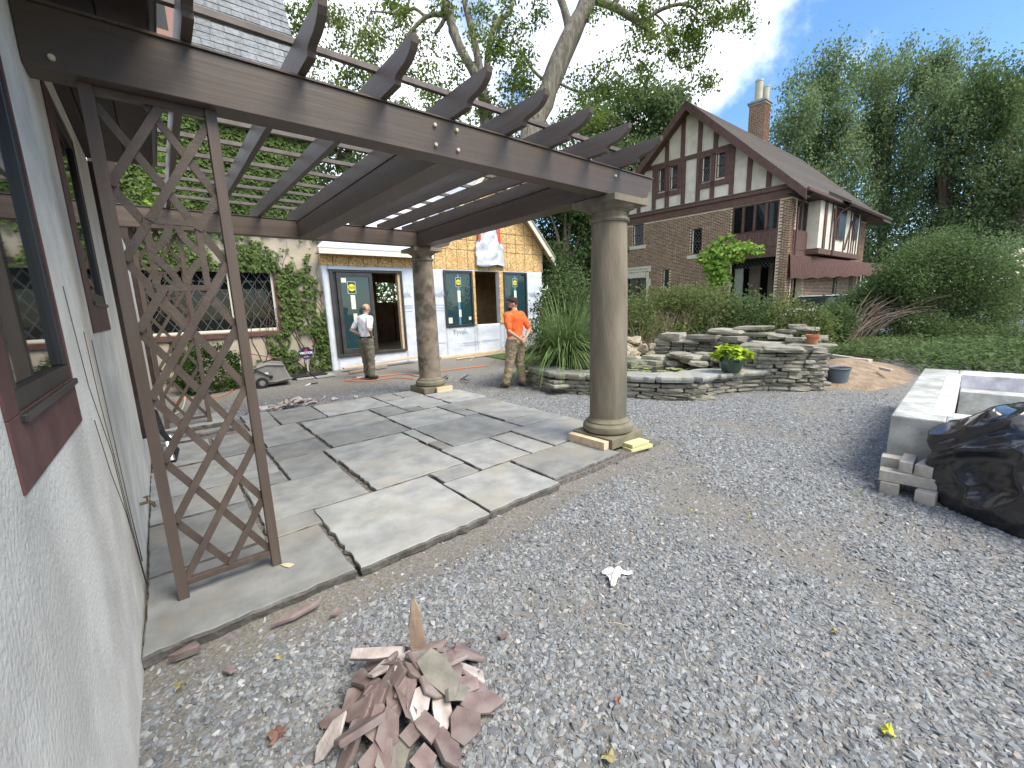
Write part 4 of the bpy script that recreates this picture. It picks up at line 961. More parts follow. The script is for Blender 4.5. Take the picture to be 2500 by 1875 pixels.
wood_block('thin pine batten lying in the dirt before the addition windows', (a[0]+.2, YA-.62, gz(0, YA-.6)+.03), (x1a+.3, YA-.34, gz(0, YA-.4)+.04), .07, .03, pine)

# ------------------------------------------------------------------ brick house next door
def vr(a): return Vector((math.cos(R(a)), math.sin(R(a)), 0))
HO = Vector((22.711, 7.414, 0)); HU, HV = vr(94.5), vr(-1.0)
def hf(u, v, z): p = HO+HU*u+HV*v; return (p.x, p.y, z)
nh = thing('brick_house', 'neighbouring brown brick and half timbered house with steep dark roof', 'house', tuple(HO))
Wd, Dp, ZB, ZEV, ZAP = 9.45, 12.5, .1, 6.55, 11.15; UA = 4.75
rec = [(.45, 2.5, ZB, 6.02)]                      # porch bay: open below, windows above
fh = [(7.25, 7.95, 4.85, 6.03), (3.9, 4.5, 3.98, 5.30), (5.65, 6.05, 2.1, 3.36), (7.0, 8.9, .9, 3.34)]
mb = MB(hf)
for a, b, c, d in wall_cells(0, Wd, ZB, 6.05, fh+rec): mb.box(a, b, 0, .3, c, d)
mb.build('wall', mortar, nh)
sh_ = [(9.9, 10.9, 4.45, 5.8), (10.2, 11.0, 1.4, 3.0), (11.6, 12.3, 1.3, 3.2), (2.3, 9.3, 3.75, 6.05), (.55, 2.3, ZB, 6.05), (7.0, 8.0, 1.6, 3.1)]
mb = MB(hf)
for a, b, c, d in wall_cells(.3, Dp, ZB, 6.05, sh_): mb.box(0, .3, a, b, c, d)
mb.build('wall', mortar, nh)
def bricks(name, ua, ub, z0, z1, holes, face, thick=.018, course=.0745, L=.222, joint=.027):
    V = []; r = 0; z = z0
    while z+course < z1:
        u = ua-(L/2 if r % 2 else 0)
        while u < ub:
            a, b = max(u, ua), min(u+L-joint, ub); cz = z+course/2; cu = (a+b)/2
            if b-a > .03 and not any(h[0]-.02 < cu < h[1]+.02 and h[2]-.0 < cz < h[3]+.0 for h in holes):
                t = thick+random.uniform(-.003, .005)
                V.append([face(x, y, q) for q in (z, z+course-joint) for (x, y) in ((a, 0), (b, 0), (b, -t), (a, -t))])
            u += L
        z += course; r += 1
    V = np.array(V); F = [(0, 1, 5, 4), (1, 2, 6, 5), (2, 3, 7, 6), (3, 0, 4, 7), (4, 5, 6, 7), (3, 2, 1, 0)]
    Q = np.concatenate([V[:, f] for f in F]); rc = np.tile(rng.random(len(V)), 6)
    return np_mesh(name, Q, 4, brickm, nh, rc=rc, kind='stuff')
bricks('brickwork', 0, Wd, ZB, 6.04, fh+rec, lambda u, t, z: hf(u, t, z))
bricks('brickwork', .3, Dp, ZB, 6.04, sh_, lambda v, t, z: hf(t, v, z))
mb = MB(hf); mb.box(.0, .45, .31, .75, ZB, 6.05); mb.build('corner_pier', mortar, nh)
bricks('brickwork', 0.0, .5, ZB, 6.04, [], lambda v, t, z: hf(t, v, z))
# band, ledge, gable
mb = MB(hf); mb.box(-.05, Wd+.05, -.06, .3, 6.055, 6.50); mb.build('band_board', hbrown, nh)
mb = MB(hf); mb.box(-.02, Wd+.02, -.14, -.062, 6.40, 6.58); mb.build('ledge', hbrown, nh)
mb = MB(hf); mb.box(-.0, Wd+.0, -.18, .05, 6.585, 6.61); mb.build('ledge_flashing', M('green grey lead', (.17, .2, .16), rough=.6), nh)
sg = (ZAP-ZEV)/(UA+.0)
gh = [(6.05, 6.45, 7.52, 8.68), (5.35, 5.78, 7.50, 8.68), (3.68, 4.12, 7.5, 8.75), (2.95, 3.38, 7.55, 8.75)]
def clipg(ua, ub, z0, z1, k=0):
    poly = [(ua, z0), (ub, z0), (ub, z1), (ua, z1)]
    for s in (1, -1):
        out = []
        for i in range(len(poly)):
            p, q = poly[i], poly[(i+1) % len(poly)]; f = lambda w: ZAP-k-sg*s*(w[0]-UA)-w[1]; fp, fq = f(p), f(q)
            if fp >= 0: out.append(p)
            if fp*fq < 0: t = fp/(fp-fq); out.append((p[0]+(q[0]-p[0])*t, p[1]+(q[1]-p[1])*t))
        poly = out
        if not poly: break
    return poly
mb = MB()
for a, b, c, d in wall_cells(0, Wd, 6.5, ZAP, gh):
    p = clipg(a, b, c, d)
    if len(p) > 2: mb.prism(p, lambda x, y, w: hf(x, w, y), .04, .3)
mb.build('gable_render', plaster, nh)
def timber(ua, ub, z0, z1, d=-.03, nm='timber'):
    p = clipg(ua, ub, z0, z1, .02)
    if len(p) > 2: m = MB(); m.prism(p, lambda x, y, w: hf(x, w, y), d, .039); return m.build(nm, hbrown, nh)
timber(1.2, 8.3, 8.78, 8.98, -.035, 'rail_timber')
for u in (.98, 1.83, 2.62, 5.03, 6.68, 7.6, 8.35): timber(u-.1, u+.1, 6.6, 8.78)
for u in (5.92,): timber(u-.11, u+.11, 6.6, 8.78)
for u in (4.25, 3.53): timber(u-.1, u+.1, 6.6, 8.78)
for u in (5.98, 5.12, 4.24, 3.46): timber(u-.10, u+.10, 8.98, ZAP)
for a, b in ((2.72, 4.15), (5.13, 6.58)): timber(a, b, 7.2, 7.46); timber(a, b, 8.68, 8.78)
for a, b in ((2.72, 2.93), (5.13, 5.33)): timber(a, b, 7.46, 8.68)
timber(4.1, 4.2, 7.46, 8.68); timber(6.47, 6.6, 7.46, 8.68)
def house_window(face, a, b, z0, z1, sill=None, fm=hbrown, lat=True, mull=0, lm=None, cream_e=True, sill_m=None):
    s = .05; f = MB()
    def B(x0, x1, y0, y1, c, d): f.add([face(x, y, z) for z in (c, d) for y in (y0, y1) for x in (x0, x1)], [(0, 2, 3, 1), (4, 5, 7, 6), (0, 1, 5, 4), (1, 3, 7, 5), (3, 2, 6, 7), (2, 0, 4, 6)])
    for q in ((a, b, z0, z0+s), (a, b, z1-s, z1), (a, a+s, z0+s, z1-s), (b-s, b, z0+s, z1-s)): B(q[0], q[1], .03, .12, q[2], q[3])
    for k in range(1, mull+1): u = a+(b-a)*k/(mull+1); B(u-.05, u+.05, -.02, .12, z0+s, z1-s)
    B(a+s, b-s, .05, .09, (z0+z1)/2-.02, (z0+z1)/2+.02) if not mull else None
    fo = f.build('window', fm, nh)
    g = MB(); g.add([face(x, .1, z) for z in (z0+s, z1-s) for x in (a+s, b-s)], [(0, 1, 3, 2)]); g.add([face(x, .106, z) for z in (z0+s, z1-s) for x in (a+s, b-s)], [(0, 2, 3, 1)])
    g.build('pane', gl_dark, fo)
    r = MB(); r.add([face(x, .29, z) for z in (z0, z1) for x in (a, b)], [(0, 1, 3, 2)]); r.build('unlit_room_panel', dark, fo)  # indoor darkness painted as one dark sheet behind the pane
    if cream_e:
        f = MB(); x = b-s-.045
        f.add([face(x_, y_, z_) for z_ in (z0+s, z1-s) for y_ in (.06, .095) for x_ in (x, x+.045)], [(0, 2, 3, 1), (4, 5, 7, 6), (0, 1, 5, 4), (1, 3, 7, 5), (3, 2, 6, 7), (2, 0, 4, 6)]); f.build('sash_edge', cream, fo)
    if lat:
        la = MB(); w = b-a-2*s; st_ = w/3.0; h = z1-z0-2*s; k = -12
        for sg_ in (1, -1):
            for k in range(-8, 14):
                xa = a+s if sg_ > 0 else b-s; za = z0+s+k*st_*1.5; zb_ = za+w*1.5; t0 = max(0, (z0+s-za)/(zb_-za)); t1 = min(1, (z1-s-za)/(zb_-za))
                if t1-t0 > .03: la.bar(face(xa+sg_*w*t0, .09, za+(zb_-za)*t0), face(xa+sg_*w*t1, .09, za+(zb_-za)*t1), .012, .012)
        la.build('lead_lattice', lead, fo)
    if sill: m = MB(); m.add([face(x, y, z) for z in (z0-.2, z0-.02) for y in (-.06, .1) for x in (a-.15, b+.15)], [(0, 2, 3, 1), (4, 5, 7, 6), (0, 1, 5, 4), (1, 3, 7, 5), (3, 2, 6, 7), (2, 0, 4, 6)]); m.build('window_sill', lime, nh)
    return fo
ff = lambda u, t, z: hf(u, t, z); fs = lambda v, t, z: hf(t, v, z)
for q in gh: house_window(ff, *q)
house_window(ff, *fh[0], sill=1); house_window(ff, *fh[1], sill=1); house_window(ff, *fh[2], sill=1)
house_window(ff, 7.0, 8.9, .9, 3.0, mull=2, lat=True)
m = MB(hf); m.box(6.85, 9.0, -.05, .1, 3.34, 3.50); m.box(6.72, 9.05, -.09, .0, 3.50, 3.62); m.box(6.72, 6.85, -.09, 0, 3.3, 3.50)
for k in range(6): m.box(6.84 if k % 2 else 6.72, 7.0, -.045, .1, .9+k*.4, 1.3+k*.4)
m.box(7.0, 8.9, -.02, .1, 3.01, 3.34)
m.build('limestone_surround', lime, nh, bevel=.01)
# porch bay
house_window(ff, .47, 2.48, 4.72, 6.0, mull=3, lat=False, cream_e=False)
m = MB(hf)
for k in range(17): m.box(.46+k*.12, .572+k*.12, -.02+.004*(k % 2), .08, 3.95, 4.70)
m.build('panel_boards', hbrown, nh, bevel=.004)
m = MB(hf); m.box(.455, 2.495, -.035, .1, 3.50, 3.94); m.build('lintel_beam', hbrown, nh)
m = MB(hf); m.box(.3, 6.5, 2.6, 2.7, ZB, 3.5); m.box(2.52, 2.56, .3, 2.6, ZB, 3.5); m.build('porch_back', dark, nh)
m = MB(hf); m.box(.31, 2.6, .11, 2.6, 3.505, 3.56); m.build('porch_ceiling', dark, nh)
m = MB(hf); m.box(.46, 9.0, .5, 12.0, 3.57, 6.04); m.build('dark_core', dark, nh)  # solid dark block, added so no sky shows through the house
m = MB(hf); m.box(2.05, 2.42, .5, .6, 1.0, 3.1); m.build('porch_panel', M('pale green door', (.27, .29, .25), rough=.7), nh)
m = MB(hf); m.box(1.45, 1.95, 1.0, 1.1, .1, 3.2); m.box(.95, 1.15, 1.2, 1.3, .1, 3.3); m.build('porch_panel', M('dim brown door', (.14, .11, .09), rough=.7), nh)
m = MB(hf); m.box(.9, 1.5, .02, .4, ZB, .2); m.build('porch_step', conc, nh)
m = MB(hf)
for k in range(12):
    a = .5+k*.16
    if a+.3 < 2.5: m.bar((a, .3, 3.05), (a+.3, .3, 3.48), .012, .012); m.bar((a+.3, .3, 3.05), (a, .3, 3.48), .012, .012)
m.build('porch_lattice', lead, nh)
# right side: oriel with render panels
m = MB(hf); m.box(-.02, .3, .5, 2.3, 3.8, 4.66); m.build('side_panel', hbrown, nh)
m = MB(hf); m.box(-.01, .3, .5, 2.3, 3.45, 3.79); m.build('side_beam', hbrown, nh)
house_window(fs, .55, 2.28, 4.68, 6.04, mull=1, lat=False, cream_e=False)
m = MB(hf); m.box(-.45, .3, 2.35, 9.3, 3.90, 6.1); m.build('oriel', plaster, nh)
m = MB(hf); m.box(-.55, .3, 2.25, 9.4, 3.62, 3.89); m.build('oriel_base', hbrown, nh, bevel=.02)
fo_ = lambda v, t, z: hf(-.45+t, v, z)
for k, v in enumerate((2.95, 3.2, 4.05, 4.75, 6.3, 7.25, 7.7, 8.1, 8.6, 9.1)):
    m = MB(hf); w = .32 if k in (0,) else .06; m.box(-.50, -.452, v, v+w, 3.91, 6.08); m.build('timber', hbrown, nh)
for (a, b, c, d) in ((4.9, 6.2, 4.55, 5.95), (7.75, 8.55, 4.75, 5.95)):
    m = MB(hf); m.box(-.53, -.455, a, b, c-.06, d+.05); m.build('window_surround', hbrown, nh)
    m = MB(hf); m.box(-.545, -.532, a+.08, b-.08, c, d); m.build('pane', M('dark glazing', (.02, .024, .026), rough=.25, spec=.3), nh)
for p, q in (((4.2, 5.9), (4.6, 4.0)), ((6.4, 4.0), (7.4, 5.6))):
    m = MB(hf); m.bar((-.515, p[0], p[1]), (-.515, q[0], q[1]), .07, .04); m.build('curved_brace', hbrown, nh)
house_window(fs, 9.95, 10.85, 4.5, 5.75, sill=1, lat=False); house_window(fs, 10.25, 10.95, 1.5, 3.0, sill=1, lat=False)
house_window(fs, 11.6, 12.3, 1.3, 3.2, sill=1, lat=False); house_window(fs, 7.1, 7.9, 1.7, 3.0, sill=1, lat=False)
m = MB(hf); m.box(-.06, .06, 11.4, 11.58, 1.1, 3.3); m.box(-.06, .06, 12.3, 12.45, 1.1, 3.3); m.build('limestone_surround', lime, nh)
# roof
def roof_pt(u, v, up): return hf(u, v, ZAP+.28-sg*abs(u-UA)+up)
for s, e in ((-1, -.72), (1, Wd+.72)):
    mb = MB()
    for k in range(40):
        u0 = UA+(e-UA)*k/40; u1 = UA+(e-UA)*(k+1.25)/40 if k < 39 else e
        za = ZAP+.28-sg*abs(u0-UA); zb_ = ZAP+.28-sg*abs(u1-UA)
        mb.add([hf(u0, -.55, za), hf(u0, Dp+2.6, za), hf(u1, Dp+2.6, zb_+.03), hf(u1, -.55, zb_+.03), hf(u0, -.55, za-.06), hf(u0, Dp+2.6, za-.06), hf(u1, Dp+2.6, zb_-.04), hf(u1, -.55, zb_-.04)],
               [(0, 1, 2, 3), (4, 7, 6, 5), (0, 4, 5, 1), (1, 5, 6, 2), (2, 6, 7, 3), (3, 7, 4, 0)])
    mb.build('roof', shingle, nh, kind='stuff')
    m = MB(); ze = ZAP+.28-sg*abs(e-UA)
    m.add([hf(UA, -.56, ZAP+.27), hf(e, -.56, ze-.01), hf(e, -.56, ze-.40), hf(UA, -.56, ZAP-.16), hf(UA, -.50, ZAP+.27), hf(e, -.50, ze-.01), hf(e, -.50, ze-.40), hf(UA, -.50, ZAP-.16)],
          [(0, 3, 2, 1), (4, 5, 6, 7), (0, 1, 5, 4), (1, 2, 6, 5), (2, 3, 7, 6), (3, 0, 4, 7)]); m.build('barge_board', hbrown, nh)
    m = MB(); m.add([hf(UA, -.49, ZAP-.04), hf(e, -.49, ze-.27), hf(e, .04, ze-.27), hf(UA, .04, ZAP-.04)], [(0, 1, 2, 3)]); m.build('verge_soffit', hbrown, nh)
ze = ZAP+.28-sg*(UA+.72)
m = MB(hf); m.box(-.70, .1, -.48, Dp+2.5, ze-.02, ze+.0); m.build('eave_soffit', dbrown, nh)
m = MB(hf); m.box(-.82, -.70, -.5, 4.6, ze-.04, ze+.10); m.build('gutter', hbrown, nh, bevel=.02)
m = MB(hf); m.box(-1.12, -1.0, 4.5, Dp+.6, ze-.14, ze+.0); m.build('gutter', hbrown, nh, bevel=.02)
m = MB(hf); m.add([(-.2, 4.2, ze+.66), (-.2, Dp+.6, ze+.66), (-1.15, Dp+.6, ze+.02), (-1.15, 4.2, ze+.02), (-.2, 4.2, ze+.55), (-.2, Dp+.6, ze+.55), (-1.15, Dp+.6, ze-.08), (-1.15, 4.2, ze-.08)],
    [(0, 1, 2, 3), (4, 7, 6, 5), (0, 4, 5, 1), (1, 5, 6, 2), (2, 6, 7, 3), (3, 7, 4, 0)]); m.build('dormer_roof', shingle, nh)
m = MB(hf); m.tube([(-.75, .3, ze), (-.4, .35, ze-.25), (-.12, .55, ze-.5), (-.12, .55, .2)], .05, 8); m.build('downspout', hbrown, nh)
m = MB(hf); m.tube([(-1.0, 4.9, ze-.1), (-.7, 4.5, ze-.4), (-.58, 4.2, 5.2), (-.58, 4.2, 3.6)], .05, 8); m.build('downspout', hbrown, nh)
# chimney astride the ridge
def on_ridge(px, py):
    d = ray(px, py); n = HU.cross(Vector((0, 0, 1))); best = None
    # plane u = UA
    nn = HV.cross(Vector((0, 0, 1))); O = HO+HU*UA; t = (O-Vector((0, 0, EYE))).dot(nn)/d.dot(nn); p = Vector((0, 0, EYE))+d*t
    return (p-O).dot(HV), p.z
cv, czb = on_ridge(1500+1800/5.53, 200+660/5.53); cv2, _ = on_ridge(1500+1975/5.53, 200+750/5.53); _, czt = on_ridge(1500+1985/5.53, 200+240/5.53)
CH0 = cv2; chh = .62
CA, CB, CW = UA-.12, UA+.78, .85
ch = MB(hf); ch.box(CA, CB, CH0, CH0+CW, 9.5, czt); cho = ch.build('chimney', mortar, nh)
def cb(name, f, a, b): 
    o = bricks(name, a, b, 9.8, czt-.02, [], f); o.parent = cho; return o
cb('brickwork', lambda u, t, z: hf(u, CH0+t, z), CA, CB); cb('brickwork', lambda v, t, z: hf(CA+t, v, z), CH0, CH0+CW)
m = MB(hf); m.box(CA-.1, CB+.1, CH0-.1, CH0+CW+.1, czt, czt+.12); m.box(CA-.05, CB+.05, CH0-.05, CH0+CW+.05, czt-.12, czt-.002); m.box(CA+.05, CB-.05, CH0+.05, CH0+CW-.05, czt+.122, czt+.22); m.build('chimney_cap', M('grey cap stone', (.22, .23, .22), (.30, .31, .29)), cho, bevel=.02)
for (u, v, h, r) in ((CA+.5, CH0+.25, 1.15, .22), (CA+.22, CH0+.62, .8, .18)):
    p = hf(u, v, 0); m = MB(); m.lathe([(r, czt+.2), (r*.97, czt+.2+h*.9), (r*1.06, czt+.2+h*.92), (r*1.06, czt+.2+h), (r*.8, czt+.2+h), (r*.8, czt+.3+h*.7)], p[0], p[1], 20); m.build('chimney_pot', M('clay pot', (.42, .40, .31), (.5, .48, .38)), cho, smooth='auto')
# awning
aw_ = thing('awning', 'long maroon ribbed awning on the side of the brick house', 'awning', hf(-1, 4, 3))
m = MB(hf); n = 92; vs = []
for i in range(n+1):
    v = .10+12.3*i/n; t = i/n; o_ = .045 if i % 2 else 0
    vs += [(-.03, v, 3.56-.10*t), (-.08-1.1*t, v, 3.50-.14*t), (-.16-o_-1.35*t, v, 2.42+.32*t+.035*math.sin(i*.55))]
m.add(vs, [(i*3+k, (i+1)*3+k, (i+1)*3+k+1, i*3+k+1) for i in range(n) for k in range(2)])
o = m.build('awning_cover', M('maroon awning', (.075, .038, .03), (.10, .052, .042), scale=8, rough=.75), aw_, fix=False); q = o.modifiers.new('t', 'SOLIDIFY'); q.thickness = .02
m = MB(hf); m.tube([(-1.4, 12.2, 2.9), (-1.4, 12.2, .1)], .04, 8); m.build('awning_post', M('grey post', (.2, .2, .19)), aw_)
# grape vine on the brick wall
gv = thing('grape_vine', 'bright green grape vine arching over the porch of the brick house', 'vine', hf(2.8, -.3, .1))
pts = []; f3 = lambda x, y: (1500+x/5.53, 470+y/5.53)
for (x, y, r, n, off) in ((1300, 850, 120, 700, -.25), (1450, 790, 120, 800, -.35), (1620, 760, 110, 800, -.6), (1780, 740, 100, 700, -.8), (1900, 760, 60, 300, -.8), (1400, 950, 110, 500, -.2), (1370, 1080, 90, 420, -.15), (1480, 1060, 60, 260, -.3),
                       (1230, 900, 70, 260, -.1), (1450, 620, 40, 120, -.1), (1560, 580, 40, 100, -.1), (1380, 680, 40, 120, -.1), (1980, 720, 25, 50, -.8), (1960, 810, 25, 50, -.8), (1350, 1180, 80, 260, -.1), (1680, 880, 70, 150, -.7), (1300, 1010, 70, 240, -.1), (1440, 1150, 90, 300, -.15), (1400, 1060, 110, 380, -.2), (1500, 860, 120, 400, -.3), (1350, 960, 100, 300, -.15)):
    for _ in range(n//2):
        a = rng.normal()*r*.5; b = rng.normal()*r*.33; q = atd(*f3(x+a, y+b), 18.6+rng.normal()*.18)
        pts.append(q[:])
P = np.array(pts); V, k = leaf_polys(P, .17, shape='ivy', droop=1.0, nrm=np.tile([[-.8, -.3, .6]], (len(P), 1)), tilt=.5); np_mesh('vine_leaves', V, k, L_vine, gv, kind='stuff')
m = MB(); m.tube([atd(*f3(1340, 1300), 18.8), atd(*f3(1330, 1100), 18.8), atd(*f3(1400, 900), 18.7), atd(*f3(1600, 820), 18.5), atd(*f3(1850, 790), 18.4)], .04, 6); m.build('vine_stem', barkd, gv)

# ------------------------------------------------------------------ ledge stone pond and waterfall wall
def stone_mesh(seed, top=0.12):
    r = random.Random(seed); bm = bmesh.new(); bmesh.ops.create_cube(bm, size=1); bmesh.ops.subdivide_edges(bm, edges=bm.edges[:], cuts=1, use_grid_fill=True)
    for v in bm.verts:
        c = v.co; k = sum(abs(x) > .4 for x in c); f = {3: .86, 2: .96, 1: 1.04}.get(k, 1)
        v.co = Vector((c.x*f+r.uniform(-.05, .05), c.y*f+r.uniform(-.05, .05), c.z*(.94 if k > 1 else 1)+r.uniform(-.07, .07)))
    me = bpy.data.meshes.new('ledge_stone_mesh'); bm.to_mesh(me); bm.free(); me.materials.append(fieldst)
    a = me.attributes.new('rc', 'FLOAT', 'FACE'); a.data.foreach_set('value', [r.random()]*len(me.polygons)); return me
SM = [stone_mesh(i) for i in range(22)]
def put_stone(parent, c, size, rz, tilt=0, name='stone', mesh=None, tx=0):
    o = bpy.data.objects.new(name, mesh or random.choice(SM)); COL.objects.link(o); o.parent = parent; o.location = Vector(c)-WL[parent]
    o.rotation_euler = (tx, tilt, rz); o.scale = size
    b = o.modifiers.new('b', 'BEVEL'); b.width = .012; b.segments = 1; return o
def wall_run(parent, path, rows, z0, depth=.28, L=(.16, .38), h=(.045, .085), jit=.02):
    'dry laid courses along a polyline'
    segs = [(Vector((*path[i], 0)), Vector((*path[i+1], 0))) for i in range(len(path)-1)]
    z = z0; r = 0
    while r < rows:
        hh = random.uniform(*h)
        for a, b in segs:
            d = (b-a); LL = d.length; d.normalize(); n = Vector((-d.y, d.x, 0)); t = -random.uniform(0, .1); rz = math.atan2(d.y, d.x)
            while t < LL:
                w = random.uniform(*L); c = a+d*(t+w/2)+n*(depth*.35+random.uniform(-jit, jit)); hj = hh*random.uniform(.8, 1.05)
                put_stone(parent, (c.x, c.y, z+hh/2+random.uniform(-.006, .006)), (w*.99, depth*random.uniform(.8, 1.1), hj), rz+random.uniform(-.07, .07), tilt=random.uniform(-.04, .04)); t += w
        z += hh*.98; r += 1
    return z
pond = thing('pond_wall', 'curved dry laid ledge stone pond with thick slab coping and raised waterfall wall', 'pond', (7.5, 4.5, -.05))
front = [(5.95, 6.75), (5.62, 5.75), (5.85, 5.15), (6.2, 4.45), (6.5, 3.75), (6.72, 3.42)][::-1]
zt_f = wall_run(pond, [(6.72, 3.42), (6.5, 3.75), (6.2, 4.45), (5.85, 5.15), (5.62, 5.75), (5.95, 6.75)][::-1], 4, -.06, L=(.22, .45), h=(.055, .085))
wall_run(pond, [(8.35, 2.85), (7.95, 3.12), (7.3, 3.38), (6.72, 3.42)][::-1], 4, -.04, L=(.25, .5), h=(.06, .085))
def coping(pts, z, th, depth, n, inward, wj=.06):
    'big irregular slabs laid end to end; pts from start to end'
    V_ = [Vector((*p, 0)) for p in pts]; Ls = [0]
    for i in range(len(V_)-1): Ls.append(Ls[-1]+(V_[i+1]-V_[i]).length)
    def P_(s):
        for i in range(len(V_)-1):
            if s <= Ls[i+1]+1e-6: t = (s-Ls[i])/(Ls[i+1]-Ls[i]); return V_[i].lerp(V_[i+1], t), (V_[i+1]-V_[i]).normalized()
        return V_[-1], (V_[-1]-V_[-2]).normalized()
    for k in range(n):
        s0, s1 = Ls[-1]*k/n, Ls[-1]*(k+1)/n; g = .008; out = []; m = 6
        for i in range(m+1): p, d = P_(s0+g+(s1-s0-2*g)*i/m); q = Vector((-d.y, d.x, 0))*inward; out.append(p-q*(.05+random.uniform(-.02, wj)))
        for i in range(m, -1, -1): p, d = P_(s0+g+(s1-s0-2*g)*i/m); q = Vector((-d.y, d.x, 0))*inward; out.append(p+q*(depth+random.uniform(-.06, .06)))
        zz_ = z+random.uniform(-.012, .014); mb = MB(); N = len(out); c = sum(out, Vector())/N
        ring = lambda f, zq: [tuple((c+(p-c)*f)[:2])+(zq+.006*pn(p.x*5, p.y*5, 1, k),) for p in out]
        v = ring(.97, zz_+th)+ring(1., zz_+th-.018)+ring(1.01, zz_+th*.5)+ring(.96, zz_)
        f = [tuple(range(N)), tuple(range(3*N, 4*N))[::-1]]+[(a*N+i, (a+1)*N+i, (a+1)*N+(i+1) % N, a*N+(i+1) % N) for a in range(3) for i in range(N)]
        mb.add(v, f); mb.build('coping_slab', cop, pond)
cop = M('coping slab', (.24, .25, .24), (.35, .355, .335), scale=4, rough=.8, bump=.6, bscale=14, bdist=.015, rc=.15, c3=(.29, .27, .21), s3=2)
coping([(5.95, 6.75), (5.62, 5.75), (5.85, 5.15), (6.2, 4.45), (6.5, 3.75), (6.72, 3.42)], .245, .095, .52, 6, 1)
coping([(6.72, 3.36), (7.3, 3.32), (7.95, 3.08), (8.3, 2.85)], .245, .085, .6, 3, 1)
# waterfall tower
tow = [(9.35, 3.05), (9.45, 2.35), (8.85, 2.2), (8.5, 2.55), (8.25, 2.95), (8.3, 3.5)][::-1]
zt_ = wall_run(pond, tow, 11, -.05, depth=.30, L=(.14, .36), h=(.05, .085), jit=.035)
for (x, y, sx, sy, z, rz) in ((8.55, 2.75, .75, .6, .70, .4), (9.0, 2.45, .7, .55, .715, -.3), (9.35, 2.75, .55, .6, .70, 1.2), (8.7, 3.25, .75, .5, .70, .2), (9.25, 3.2, .7, .6, .71, .7)):
    put_stone(pond, (x, y, z), (sx, sy, .085), rz, name='capstone')
zt2 = wall_run(pond, [(9.1, 5.6), (9.35, 4.6), (9.3, 3.6), (9.1, 3.2)], 7, .15, depth=.35, L=(.2, .45), h=(.06, .1), jit=.05)
for (x, y, sx, sy, sz, z, rz) in ((9.4, 5.35, .62, .5, .17, .77, .2), (9.45, 4.55, .85, .55, .15, .76, 1.4), (9.4, 3.95, .6, .45, .13, .76, 1.2), (9.65, 4.15, .8, .6, .1, .90, 1.5), (9.6, 3.5, .6, .5, .08, .86, 1.3), (9.5, 3.1, .5, .45, .10, .84, .3),
        (9.2, 2.75, .36, .3, .10, .80, .2), (9.6, 2.95, .5, .4, .08, .93, .9), (9.75, 2.6, .6, .45, .07, .80, .2), (9.3, 2.55, .38, .28, .11, .79, .5), (9.55, 2.7, .4, .3, .07, .99, 1.), (9.75, 2.9, .3, .3, .07, 1.03, .3), (9.75, 3.7, .7, .5, .07, .98, 1.4), (8.15, 3.6, .5, .4, .09, .48, .4), (8.35, 4.4, .7, .4, .1, .45, 1.3), (8.3, 5.1, .6, .4, .12, .38, 1.5), (7.9, 5.7, .6, .35, .12, .36, 2.2), (7.2, 6.3, .7, .35, .12, .34, 2.6), (6.5, 6.75, .6, .35, .12, .34, 2.9), (8.0, 4.0, .5, .35, .09, .38, .5)):
    put_stone(pond, (x, y, z), (sx, sy, sz), rz, name='capstone', tilt=random.uniform(-.05, .05))
for i in range(34):
    t = i/33; x = 6.3+2.1*t+random.uniform(-.1, .1); y = 6.85-2.1*t+random.uniform(-.12, .12)
    put_stone(pond, (x, y, .10+.1*(i % 3)), (.38, .3, .13), random.uniform(0, 3))
for i in range(26): put_stone(pond, (8.45+random.uniform(-.15, .2), 3.3+2.0*random.random(), .2+.09*(i % 4)), (.4, .35, .10), random.uniform(1.2, 1.9))
water = MB(); wp = [(6.2, 6.5), (5.95, 5.8), (6.15, 5.3), (6.5, 4.6), (6.85, 3.9), (7.6, 3.7), (8.3, 3.6), (8.5, 5.0), (7.6, 5.9), (6.8, 6.6)]
water.add([(x, y, .245) for x, y in wp], [tuple(range(len(wp)))])
wo_ = water.build('water', M('pond water', (.006, .008, .006), (.012, .014, .010), rough=.04, spec=.6, bump=.15, bscale=9, bdist=.02), kind='structure')
lp = MB()
padm = M('lily pad', (.20, .26, .09), (.34, .36, .16), scale=3, rough=.5, rc=.3)
for i in range(46):
    x, y = 6.7+1.7*random.random(), 4.0+1.6*random.random()
    if not in_poly(x, y, wp): continue
    r = random.uniform(.05, .11); a0 = random.uniform(0, 6); mb = MB()
    mb.add([(x, y, .252)]+[(x+r*math.cos(a0+q), y+r*math.sin(a0+q), .252+.004*math.sin(q*3)) for q in np.linspace(.25, 6.1, 12)], [(0, k, k+1) for k in range(1, 12)])
    tag(mb.build('lily_pad', padm, fix=False), 'round pale green lily pad floating on the dark pond', 'lily pad', 'lily pads on the pond')
